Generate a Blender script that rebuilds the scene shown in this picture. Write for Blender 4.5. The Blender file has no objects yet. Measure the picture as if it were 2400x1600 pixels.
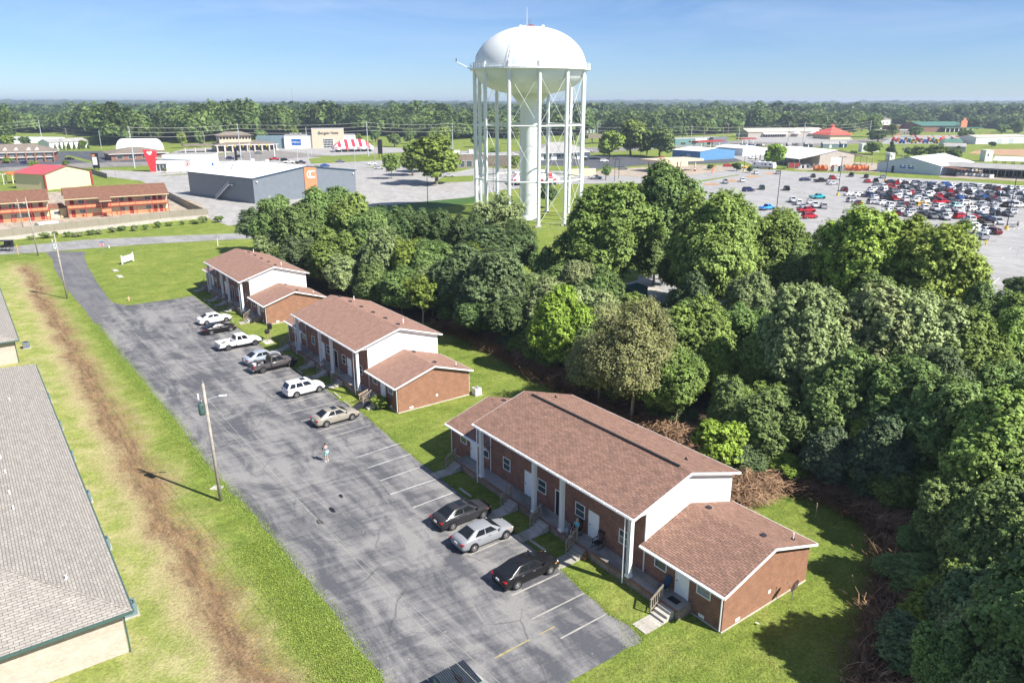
import bpy, math, random
import numpy as np
from mathutils import Vector, Matrix, Quaternion
R = math.radians
rnd = random.Random(7)
SC = bpy.context.scene
COL = SC.collection

# ------------------------------------------------------------------ camera, sky, sun, exposure
FOC, PITCH, CH = 1750.0, math.atan(560/1750), 31.0
cam = bpy.data.objects.new('camera', bpy.data.cameras.new('camera')); COL.objects.link(cam)
cam.location = (0, 0, CH); cam.rotation_euler = (math.pi/2-PITCH, 0, 0)
cam.data.sensor_width = 36; cam.data.lens = FOC/2400*36; cam.data.clip_end = 30000
SC.camera = cam
SUN_EL, SUN_AZ = R(43.8), R(-31.0)           # azimuth measured from +X towards +Y
w = bpy.data.worlds.new('World'); SC.world = w; w.use_nodes = True
nt = w.node_tree; nt.nodes.clear()
wo = nt.nodes.new('ShaderNodeOutputWorld'); bg = nt.nodes.new('ShaderNodeBackground')
sky = nt.nodes.new('ShaderNodeTexSky'); sky.sky_type = 'NISHITA'; sky.sun_disc = False
sky.sun_elevation = SUN_EL; sky.sun_rotation = math.pi/2-SUN_AZ
sky.air_density = 0.8; sky.dust_density = 0.1; sky.ozone_density = 4.0; sky.altitude = 0
bg.inputs['Strength'].default_value = 0.058
# thin cirrus streaks high up, mixed into the sky
tc = nt.nodes.new('ShaderNodeTexCoord'); mp = nt.nodes.new('ShaderNodeMapping'); mp.inputs['Scale'].default_value = (2.2, 2.2, 14)
mp.inputs['Rotation'].default_value = (0.05, 0.10, 0)
cn = nt.nodes.new('ShaderNodeTexNoise'); cn.inputs['Scale'].default_value = 1.6; cn.inputs['Detail'].default_value = 7; cn.inputs['Roughness'].default_value = 0.62; cn.inputs['Distortion'].default_value = 0.6
cr = nt.nodes.new('ShaderNodeValToRGB'); cr.color_ramp.elements[0].position = 0.40; cr.color_ramp.elements[1].position = 0.85
cr.color_ramp.elements[1].color = (0.55, 0.55, 0.55, 1)
cm = nt.nodes.new('ShaderNodeMix'); cm.data_type = 'RGBA'; cm.inputs['B'].default_value = (7.5, 8.2, 9.2, 1)
sep = nt.nodes.new('ShaderNodeSeparateXYZ'); mr = nt.nodes.new('ShaderNodeMapRange'); mr.inputs['From Min'].default_value = 0.03; mr.inputs['From Max'].default_value = 0.17
mu = nt.nodes.new('ShaderNodeMath'); mu.operation = 'MULTIPLY'
L = nt.links.new
L(tc.outputs['Generated'], mp.inputs['Vector']); L(mp.outputs[0], cn.inputs['Vector']); L(cn.outputs['Fac'], cr.inputs[0])
L(tc.outputs['Generated'], sep.inputs[0]); L(sep.outputs['Z'], mr.inputs['Value']); L(cr.outputs[0], mu.inputs[0]); L(mr.outputs[0], mu.inputs[1])
hs = nt.nodes.new('ShaderNodeMix'); hs.data_type = 'RGBA'; hs.blend_type = 'MULTIPLY'; hs.inputs['Factor'].default_value = 1; hs.inputs['B'].default_value = (0.70, 0.81, 1.0, 1)
L(sky.outputs[0], hs.inputs['A']); L(hs.outputs['Result'], cm.inputs['A']); L(mu.outputs[0], cm.inputs['Factor']); L(cm.outputs['Result'], bg.inputs['Color']); L(bg.outputs[0], wo.inputs['Surface'])
sl = bpy.data.lights.new('sun', 'SUN'); sl.energy = 4.2; sl.angle = R(0.5); sl.color = (1.0, 0.95, 0.87)
so = bpy.data.objects.new('sun', sl); COL.objects.link(so)
sd = Vector((math.cos(SUN_AZ)*math.cos(SUN_EL), math.sin(SUN_AZ)*math.cos(SUN_EL), math.sin(SUN_EL)))
so.rotation_euler = sd.to_track_quat('Z', 'Y').to_euler(); so.location = (60, -40, 120)
SC.view_settings.view_transform = 'Standard'; SC.view_settings.look = 'None'
SC.view_settings.exposure = 1.2; SC.view_settings.gamma = 1
SC.cycles.max_bounces = 6; SC.cycles.diffuse_bounces = 4; SC.cycles.transparent_max_bounces = 4; SC.cycles.volume_bounces = 0
SC.cycles.use_denoising = True

# ------------------------------------------------------------------ measuring: photo pixel -> point of the place
def G(x, y, z=0.0):
    u = (x-1200)/FOC; v = (800-y)/FOC
    r = Vector((u, math.cos(PITCH)+v*math.sin(PITCH), -math.sin(PITCH)+v*math.cos(PITCH)))
    t = (z-CH)/r.z
    return Vector((r.x*t, r.y*t, z))
def proj(p):
    d = Vector(p)-Vector((0, 0, CH)); cy = d.y*math.cos(PITCH)-d.z*math.sin(PITCH); cz = d.y*math.sin(PITCH)+d.z*math.cos(PITCH)
    return 1200+FOC*d.x/cy, 800-FOC*cz/cy
def HT(x, y, ty, z0=0.0):
    b = G(x, y, z0); lo, hi = z0, 120
    for _ in range(40):
        m = (lo+hi)/2
        if proj((b.x, b.y, m))[1] > ty: lo = m
        else: hi = m
    return lo
ANG = R(-53.5)                                  # the street of apartments: u runs towards the camera, v towards the wood
UV_, VV_ = Vector((math.cos(ANG), math.sin(ANG), 0)), Vector((-math.sin(ANG), math.cos(ANG), 0))
def W(u, v, z=0.0): return UV_*u+VV_*v+Vector((0, 0, z))

# ------------------------------------------------------------------ materials
MATS = {}
def _nodes(name):
    m = bpy.data.materials.new(name); m.use_nodes = True; MATS[name] = m
    return m, m.node_tree, m.node_tree.nodes['Principled BSDF']
def rgb(c): return (c[0], c[1], c[2], 1)
def mat(name, c, rough=0.7, var=0.12, scale=3.0, metal=0.0, bump=0.0, spec=0.3, tint=False):
    """plain paint / metal / wood: base colour with a little procedural mottling"""
    if name in MATS: return MATS[name]
    m, t, b = _nodes(name); N = t.nodes; K = t.links.new
    co = N.new('ShaderNodeTexCoord'); n = N.new('ShaderNodeTexNoise'); n.inputs['Scale'].default_value = scale; n.inputs['Detail'].default_value = 5
    K(co.outputs['Object'], n.inputs['Vector'])
    mr = N.new('ShaderNodeMapRange'); mr.inputs['From Min'].default_value = .3; mr.inputs['From Max'].default_value = .7
    mr.inputs['To Min'].default_value = 1-var; mr.inputs['To Max'].default_value = 1+var
    K(n.outputs['Fac'], mr.inputs['Value'])
    mx = N.new('ShaderNodeMix'); mx.data_type = 'RGBA'; mx.blend_type = 'MULTIPLY'; mx.inputs['Factor'].default_value = 1
    if tint:
        oi = N.new('ShaderNodeObjectInfo'); K(oi.outputs['Color'], mx.inputs['A'])
    else: mx.inputs['A'].default_value = rgb(c)
    K(mr.outputs[0], mx.inputs['B']); K(mx.outputs['Result'], b.inputs['Base Color'])
    b.inputs['Roughness'].default_value = rough; b.inputs['Metallic'].default_value = metal; b.inputs['Specular IOR Level'].default_value = spec
    if bump:
        bp = N.new('ShaderNodeBump'); bp.inputs['Distance'].default_value = bump; K(n.outputs['Fac'], bp.inputs['Height']); K(bp.outputs[0], b.inputs['Normal'])
    return m
def ramp(N, stops):
    r = N.new('ShaderNodeValToRGB'); e = r.color_ramp.elements
    while len(e) < len(stops): e.new(0.5)
    for i, (p, c) in enumerate(stops): e[i].position = p; e[i].color = rgb(c)
    return r
def noise(t, vec, scale, detail=5, rough=.55, dist=0.0, stretch=None, rot=0.0):
    n = t.nodes.new('ShaderNodeTexNoise'); n.inputs['Scale'].default_value = scale; n.inputs['Detail'].default_value = detail
    n.inputs['Roughness'].default_value = rough; n.inputs['Distortion'].default_value = dist
    if stretch or rot:
        m = t.nodes.new('ShaderNodeMapping'); m.inputs['Scale'].default_value = stretch or (1, 1, 1)
        # rotate first, then stretch, so two mapping nodes
        m0 = t.nodes.new('ShaderNodeMapping'); m0.inputs['Rotation'].default_value = (0, 0, rot)
        t.links.new(vec, m0.inputs['Vector']); t.links.new(m0.outputs[0], m.inputs['Vector']); vec = m.outputs[0]
    t.links.new(vec, n.inputs['Vector']); return n.outputs['Fac']
def mixc(t, a, b, fac, mode='MIX'):
    m = t.nodes.new('ShaderNodeMix'); m.data_type = 'RGBA'; m.blend_type = mode
    for s, v in (('A', a), ('B', b), ('Factor', fac)):
        if isinstance(v, (tuple, list)): m.inputs[s].default_value = rgb(v)
        elif isinstance(v, (int, float)): m.inputs[s].default_value = v
        else: t.links.new(v, m.inputs[s])
    return m.outputs['Result']
def rng(t, v, a, b, c=0.0, d=1.0):
    m = t.nodes.new('ShaderNodeMapRange'); t.links.new(v, m.inputs['Value'])
    for k, x in zip(('From Min', 'From Max', 'To Min', 'To Max'), (a, b, c, d)): m.inputs[k].default_value = x
    return m.outputs[0]
def pmath(t, op, a, b=0.0):
    m = t.nodes.new('ShaderNodeMath'); m.operation = op
    for i, v in enumerate((a, b)):
        if isinstance(v, (int, float)): m.inputs[i].default_value = v
        else: t.links.new(v, m.inputs[i])
    return m.outputs[0]
def bumpn(t, b, h, dist):
    bp = t.nodes.new('ShaderNodeBump'); bp.inputs['Distance'].default_value = dist; t.links.new(h, bp.inputs['Height']); t.links.new(bp.outputs[0], b.inputs['Normal'])

def brick_mat(name, cols, mortar, bw=.21, bh=.075, rough=.85, offset=.5, patch=.25, msize=.008, bump=.004):
    m, t, b = _nodes(name); N = t.nodes
    uv = N.new('ShaderNodeUVMap').outputs[0]
    br = N.new('ShaderNodeTexBrick'); br.inputs['Scale'].default_value = 1; br.inputs['Brick Width'].default_value = bw; br.inputs['Row Height'].default_value = bh
    br.inputs['Mortar Size'].default_value = msize; br.offset = offset; br.inputs['Bias'].default_value = 0
    br.inputs['Color1'].default_value = rgb(cols[0]); br.inputs['Color2'].default_value = rgb(cols[1]); br.inputs['Mortar'].default_value = rgb(mortar)
    t.links.new(uv, br.inputs['Vector'])
    n1 = noise(t, uv, 1.3, 6, .6); n2 = noise(t, uv, 7, 3)
    c = mixc(t, br.outputs['Color'], cols[2], rng(t, n2, .55, .68, 0, .6))
    k = rng(t, n1, .3, .7, 1-patch, 1+patch); c = mixc(t, c, k, 1.0, 'MULTIPLY')
    t.links.new(c, b.inputs['Base Color']); b.inputs['Roughness'].default_value = rough; b.inputs['Specular IOR Level'].default_value = .2
    bumpn(t, b, br.outputs['Fac'], -bump) if bump else None
    return m
brick_mat('red_brick', [(.25, .10, .065), (.16, .062, .045), (.34, .16, .10)], (.30, .25, .21), patch=.2)
brick_mat('orange_brick', [(.30, .135, .075), (.235, .10, .06), (.36, .20, .13)], (.32, .24, .18), patch=.16)
brick_mat('pale_brick', [(.52, .43, .36), (.42, .34, .28), (.58, .50, .43)], (.55, .50, .44), patch=.1)
brick_mat('brown_shingle', [(.315, .185, .138), (.205, .122, .095), (.41, .25, .175)], (.11, .07, .055), bw=.42, bh=.17, patch=.14, msize=.02, bump=.012)
brick_mat('plain_shingle', [(.335, .20, .15), (.275, .165, .127), (.38, .235, .175)], (.15, .09, .075), bw=.33, bh=.15, patch=.16, msize=.01, bump=.008)
brick_mat('grey_shingle', [(.35, .325, .29), (.275, .257, .232), (.42, .39, .35)], (.15, .14, .13), bw=.5, bh=.19, patch=.1, msize=.02, bump=.012)
brick_mat('motel_shingle', [(.20, .10, .066), (.15, .078, .054), (.25, .14, .09)], (.12, .06, .045), bw=.9, bh=.3, patch=.25)
brick_mat('block_wall', [(.45, .42, .38), (.40, .37, .33), (.5, .47, .42)], (.3, .28, .25), bw=.4, bh=.2, patch=.15)
brick_mat('step_brick', [(.34, .27, .22), (.22, .11, .08), (.45, .40, .35)], (.35, .31, .27), patch=.3)

def siding_mat(name, c, pitch=.18, rough=.5, vertical=False, metal=0.0, depth=.55):
    m, t, b = _nodes(name); N = t.nodes
    uv = N.new('ShaderNodeUVMap').outputs[0]; s = N.new('ShaderNodeSeparateXYZ'); t.links.new(uv, s.inputs[0])
    v = pmath(t, 'FRACT', pmath(t, 'DIVIDE', s.outputs['X' if vertical else 'Y'], pitch))
    line = rng(t, v, 0.0, .12, depth, 1.0)
    n = noise(t, uv, .6, 4); c1 = mixc(t, c, rng(t, n, .3, .7, .92, 1.05), 1.0, 'MULTIPLY')
    t.links.new(mixc(t, c1, line, 1.0, 'MULTIPLY'), b.inputs['Base Color']); b.inputs['Roughness'].default_value = rough; b.inputs['Metallic'].default_value = metal
    bumpn(t, b, v, .012)
    return m
siding_mat('white_siding', (.80, .80, .78), .13, depth=.86)
siding_mat('grey_corrugated', (.155, .18, .21), .45, vertical=True, depth=.72)
siding_mat('white_corrugated', (.74, .75, .76), .6, vertical=True, depth=.88)
siding_mat('blue_corrugated', (.10, .25, .45), .6, vertical=True, depth=.82)
siding_mat('tan_corrugated', (.42, .38, .33), .6, vertical=True, depth=.85)
siding_mat('blue_white_corrugated', (.50, .57, .68), .6, vertical=True, depth=.9)
siding_mat('green_corrugated', (.12, .24, .22), .6, vertical=True, depth=.85)
siding_mat('teal_grey_corrugated', (.15, .22, .25), .6, vertical=True, depth=.85)
siding_mat('red_metal_roof', (.50, .085, .09), .5, vertical=True, depth=.75, rough=.45)
siding_mat('orange_boards', (.52, .21, .10), .3, depth=.8)
siding_mat('fence_boards', (.27, .24, .19), .15, vertical=True, depth=.6, rough=.9)
siding_mat('deck_boards', (.33, .26, .18), .14, depth=.6, rough=.9)

# grass: mown lawn with mottling; worn strip of bare brown turf beside the drive
def grass_material():
    m, t, b = _nodes('lawn_grass'); N = t.nodes
    geo = N.new('ShaderNodeNewGeometry').outputs['Position']
    big = noise(t, geo, .035, 5, .6); mid = noise(t, geo, .35, 6, .65, .3); fine = noise(t, geo, 5.0, 5, .75)
    strk = noise(t, geo, 1.2, 4, .6, 0, (1, .18, 1), -ANG)
    r = ramp(N, [(.28, (.105, .160, .030)), (.5, (.175, .225, .045)), (.72, (.290, .295, .085))])
    t.links.new(pmath(t, 'ADD', pmath(t, 'MULTIPLY', mid, .65), pmath(t, 'MULTIPLY', big, .35)), r.inputs[0])
    c = mixc(t, r.outputs[0], rng(t, fine, .3, .72, .6, 1.45), 1.0, 'MULTIPLY')
    c = mixc(t, c, rng(t, strk, .3, .7, .85, 1.15), 1.0, 'MULTIPLY'); c = mixc(t, c, rng(t, noise(t, geo, 1.7, 5, .7), .35, .65, .80, 1.18), 1.0, 'MULTIPLY')
    # position along / across the street
    vr = N.new('ShaderNodeVectorRotate'); vr.rotation_type = 'Z_AXIS'; vr.inputs['Angle'].default_value = -ANG; t.links.new(geo, vr.inputs['Vector'])
    s = N.new('ShaderNodeSeparateXYZ'); t.links.new(vr.outputs[0], s.inputs[0]); u, v = s.outputs['X'], s.outputs['Y']
    wob = noise(t, geo, .16, 5, .6); wobf = noise(t, geo, 1.3, 5, .7)
    vv = pmath(t, 'ADD', v, pmath(t, 'ADD', rng(t, wob, .2, .8, -1.3, 1.3), rng(t, wobf, .2, .8, -.8, .8)))
    inu = pmath(t, 'MULTIPLY', rng(t, u, -182, -172), rng(t, v, 28, 20))
    # straw-yellow verge between the grey roofs and the drive
    st = pmath(t, 'MULTIPLY', rng(t, vv, 12.5, 10.0), inu); st = pmath(t, 'MULTIPLY', st, rng(t, noise(t, geo, .5, 6, .7), .32, .62, .25, 1))
    straw = mixc(t, (.33, .36, .11), (.47, .42, .22), rng(t, mid, .42, .62)); straw = mixc(t, straw, rng(t, fine, .3, .7, .72, 1.3), 1.0, 'MULTIPLY')
    c = mixc(t, c, straw, pmath(t, 'MULTIPLY', st, .85))
    # bare strip
    d = pmath(t, 'MULTIPLY', pmath(t, 'MULTIPLY', rng(t, vv, 5.7, 7.6), rng(t, vv, 11.6, 9.2)), inu)
    d = pmath(t, 'MULTIPLY', d, rng(t, noise(t, geo, .7, 6, .75), .25, .45, .55, 1))
    bare = mixc(t, (.115, .078, .048), (.31, .21, .115), rng(t, noise(t, geo, 1.1, 7, .8, 0, (.35, 1.5, 1), -ANG), .35, .62))
    bare = mixc(t, (.40, .33, .18), bare, rng(t, vv, 7.0, 8.4)); bare = mixc(t, bare, (.42, .155, .055), pmath(t, 'MULTIPLY', rng(t, wobf, .56, .66), rng(t, vv, 8.8, 10.2)))
    bare = mixc(t, bare, rng(t, fine, .3, .7, .6, 1.4), 1.0, 'MULTIPLY')
    c = mixc(t, c, bare, d)
    # scattered thin yellowish and clay patches on the lawns
    p = rng(t, noise(t, geo, .6, 4, .5), .70, .80); c = mixc(t, c, (.30, .22, .10), pmath(t, 'MULTIPLY', p, .5))
    t.links.new(c, b.inputs['Base Color']); b.inputs['Roughness'].default_value = .95; b.inputs['Specular IOR Level'].default_value = .05
    bumpn(t, b, pmath(t, 'ADD', fine, noise(t, geo, 1.8, 4, .6)), .12)
grass_material()
def asphalt_material(name, dark, light, streak=True, amt=1.0, oil=True):
    m, t, b = _nodes(name); N = t.nodes
    geo = N.new('ShaderNodeNewGeometry').outputs['Position']
    a = noise(t, geo, .26, 8, .66, .9, (.55, 1.35, 1), -ANG); f = noise(t, geo, 6.0, 4, .8)
    if streak:
        s1 = noise(t, geo, .8, 6, .7, .5, (1.9, .22, 1), -ANG+.12); s2 = noise(t, geo, .5, 5, .6, .4, (.10, 1.7, 1), -ANG)
        k = pmath(t, 'ADD', pmath(t, 'MULTIPLY', a, .52), pmath(t, 'ADD', pmath(t, 'MULTIPLY', s1, .24), pmath(t, 'MULTIPLY', s2, .24)))
    else: k = a
    c = mixc(t, dark, light, rng(t, k, .5-.075*amt, .5+.075*amt))
    c = mixc(t, c, rng(t, f, .3, .7, .84, 1.16), 1.0, 'MULTIPLY')
    if oil:
        wv_ = N.new('ShaderNodeVectorMath'); wv_.operation = 'ADD'; t.links.new(geo, wv_.inputs[0]); wn = N.new('ShaderNodeTexNoise'); wn.inputs['Scale'].default_value = .5; t.links.new(geo, wn.inputs['Vector']); t.links.new(wn.outputs['Color'], wv_.inputs[1])
        vo = N.new('ShaderNodeTexVoronoi'); vo.feature = 'DISTANCE_TO_EDGE'; vo.inputs['Scale'].default_value = .15; t.links.new(wv_.outputs[0], vo.inputs['Vector'])
        c = mixc(t, c, (.05, .05, .055), pmath(t, 'MULTIPLY', rng(t, vo.outputs['Distance'], .012, .003), pmath(t, 'MULTIPLY', rng(t, noise(t, geo, .2, 3), .42, .6), .5)))
        c = mixc(t, c, (.03, .03, .032), pmath(t, 'MULTIPLY', rng(t, noise(t, geo, .55, 5, .7), .70, .76), .7))
        sp = noise(t, geo, 2.6, 2, .5); c = mixc(t, c, (.36, .34, .31), pmath(t, 'MULTIPLY', rng(t, sp, .735, .76), .75))
    t.links.new(c, b.inputs['Base Color']); b.inputs['Roughness'].default_value = .85; b.inputs['Specular IOR Level'].default_value = .25
    bumpn(t, b, f, .01)
asphalt_material('lot_asphalt', (.088, .089, .100), (.235, .229, .223), amt=.8)
asphalt_material('drive_asphalt', (.11, .11, .122), (.17, .167, .168))
asphalt_material('road_asphalt', (.235, .23, .225), (.30, .295, .285), streak=False)
asphalt_material('pale_asphalt', (.30, .29, .28), (.37, .36, .345), streak=False)
asphalt_material('store_asphalt', (.285, .28, .278), (.355, .348, .34), streak=False)
asphalt_material('dark_asphalt', (.07, .075, .085), (.10, .105, .115), streak=False, oil=False)
asphalt_material('highway_asphalt', (.20, .185, .17), (.26, .24, .22), streak=False, oil=False)
asphalt_material('concrete', (.34, .32, .28), (.50, .47, .42), streak=False, oil=False)
asphalt_material('porch_concrete', (.20, .20, .19), (.38, .37, .35), streak=False, oil=False)
asphalt_material('tan_yard', (.30, .25, .19), (.42, .36, .29), streak=False, oil=False)
asphalt_material('bare_clay', (.34, .20, .11), (.46, .30, .18), streak=False, oil=False)

def leaf_material(name, hue=(1, 1, 1)):
    m, t, b = _nodes(name); N = t.nodes
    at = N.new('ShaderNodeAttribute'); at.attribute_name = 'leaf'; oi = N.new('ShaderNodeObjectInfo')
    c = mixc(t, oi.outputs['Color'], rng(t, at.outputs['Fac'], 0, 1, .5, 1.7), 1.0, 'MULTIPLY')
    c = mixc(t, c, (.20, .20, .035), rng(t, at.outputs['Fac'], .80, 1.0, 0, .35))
    t.links.new(c, b.inputs['Base Color']); b.inputs['Roughness'].default_value = .55; b.inputs['Specular IOR Level'].default_value = .22
    tr = N.new('ShaderNodeBsdfTranslucent'); t.links.new(c, tr.inputs['Color']); mx = N.new('ShaderNodeMixShader'); mx.inputs[0].default_value = .30
    t.links.new(b.outputs[0], mx.inputs[1]); t.links.new(tr.outputs[0], mx.inputs[2]); t.links.new(mx.outputs[0], N['Material Output'].inputs['Surface'])
leaf_material('leaves')
mat('bark', (.16, .13, .10), .9, .3, 4); mat('pale_bark', (.34, .31, .26), .9, .3, 4)
mat('white_paint', (.80, .80, .80), .45, .05); mat('tower_paint', (.70, .725, .735), .4, .06, .25, spec=.3)
mat('tower_red', (.22, .03, .06), .5); mat('tower_navy', (.06, .07, .14), .5)
mat('black_paint', (.015, .015, .017), .5, .2); mat('dark_rubber', (.018, .018, .018), .8, .2)
mat('alloy', (.45, .45, .46), .3, .05, 3, .8); mat('grey_metal', (.32, .33, .34), .45, .1, 2, .4); mat('steel_pole', (.42, .47, .50), .5, .1)
mat('wood_pole', (.34, .31, .27), .9, .25, 2.5); mat('weathered_wood', (.30, .25, .19), .9, .25, 5); mat('pale_wood', (.44, .35, .24), .85, .2, 5)
mat('car_paint', (1, 1, 1), .2, .02, 1, spec=.35, tint=True); mat('any_paint', (1, 1, 1), .55, .08, 1.2, tint=True)
mat('glass', (.012, .015, .018), .06, .05, 1, spec=.45); mat('window_glass', (.05, .07, .08), .12, .3, 1.5, spec=.6)
mat('curtained_glass', (.16, .20, .22), .25, .2, 3, spec=.6)
mat('rear_light', (.35, .01, .015), .3); mat('front_light', (.6, .6, .58), .2); mat('amber_light', (.7, .25, .03), .3); mat('plate', (.6, .6, .62), .5)
mat('cream_stucco', (.66, .55, .35), .85, .08); mat('coral_paint', (.66, .24, .12), .8, .08); mat('dark_red_paint', (.30, .045, .04), .6, .1)
mat('sign_red', (.62, .04, .05), .5, .05); mat('sign_white', (.8, .8, .8), .5, .03); mat('sign_blue', (.03, .13, .42), .5, .05); mat('sign_black', (.02, .02, .03), .5, .1)
mat('letter_green', (.03, .22, .14), .5); mat('letter_dark', (.05, .07, .07), .5); mat('yellow_paint', (.72, .46, .03), .6, .08); mat('orange_paint', (.66, .18, .04), .6, .1)
mat('beige_stucco', (.58, .47, .35), .85, .06); mat('white_wall', (.74, .73, .70), .8, .06); mat('white_roof', (.78, .78, .77), .6, .04, .2); mat('grey_roof', (.33, .32, .31), .8, .1, .3)
mat('brown_roof', (.20, .165, .135), .9, .15, .8); mat('tan_roof', (.50, .45, .38), .7, .08, .3); mat('red_roof', (.60, .10, .07), .7, .12, .5); mat('green_roof', (.07, .17, .13), .6, .1, .3)
mat('dumpster_green', (.16, .25, .19), .6, .2, 2); mat('lid_black', (.035, .045, .06), .5, .2, 2); mat('teal_bin', (.02, .16, .14), .5, .2)
mat('skin', (.55, .32, .22), .6, .08, 8, spec=.2); mat('hair', (.06, .035, .02), .8, .3, 20); mat('pale_hair', (.45, .38, .28), .8, .2, 20)
mat('grey_shirt', (.22, .24, .28), .9, .15, 6); mat('mint_shorts', (.30, .62, .58), .9, .1, 6); mat('aqua_shirt', (.10, .52, .60), .9, .1, 6); mat('dark_cloth', (.03, .03, .04), .9, .2, 6)
mat('tent_white', (.80, .80, .80), .7, .04); mat('tent_red', (.62, .035, .06), .7, .05)
mat('blue_cloth', (.02, .06, .12), .8, .2); mat('propane_grey', (.35, .40, .43), .4); mat('sky_blue_plastic', (.10, .32, .52), .5)
mat('gutter_green', (.06, .11, .10), .5, .1); mat('greenhouse_film', (.62, .66, .70), .35, .06, .4)
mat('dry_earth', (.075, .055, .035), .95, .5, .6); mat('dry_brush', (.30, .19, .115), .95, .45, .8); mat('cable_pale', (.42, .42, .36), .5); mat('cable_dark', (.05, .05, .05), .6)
mat('terracotta', (.45, .15, .06), .7); mat('sand_line', (.36, .345, .31), .8, .2, 2); mat('faded_yellow', (.34, .29, .14), .8, .3, 2); mat('white_line', (.46, .46, .44), .8, .12, 2)
mat('block_cap', (.5, .47, .42), .9, .15, 1); mat('crop_field', (.12, .20, .06), .95, .25, .01); mat('pale_field', (.30, .33, .14), .95, .2, .01)
mat('retention_grass', (.05, .11, .02), .95, .2, .5); mat('hydrant_orange', (.62, .30, .16), .6)

m, t, b = _nodes('tank_paint'); N = t.nodes; oc = N.new('ShaderNodeTexCoord').outputs['Object']; sx = N.new('ShaderNodeSeparateXYZ'); t.links.new(oc, sx.inputs[0])
an = pmath(t, 'MULTIPLY', pmath(t, 'ARCTAN2', sx.outputs['Y'], sx.outputs['X']), 16/math.pi/2); s1 = rng(t, pmath(t, 'FRACT', an), 0, .012, .86, 1); s2 = rng(t, pmath(t, 'FRACT', pmath(t, 'DIVIDE', sx.outputs['Z'], 2.6)), 0, .03, .86, 1)
stn = rng(t, noise(t, oc, .9, 6, .7, 0, (1, 1, .10)), .5, .75, 1, .80); c = mixc(t, mixc(t, (.71, .735, .745), s1, 1.0, 'MULTIPLY'), s2, 1.0, 'MULTIPLY'); c = mixc(t, c, mixc(t, (.62, .52, .42), (1, 1, 1), stn), .55, 'MULTIPLY')
t.links.new(c, b.inputs['Base Color']); b.inputs['Roughness'].default_value = .42; b.inputs['Specular IOR Level'].default_value = .3
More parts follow.
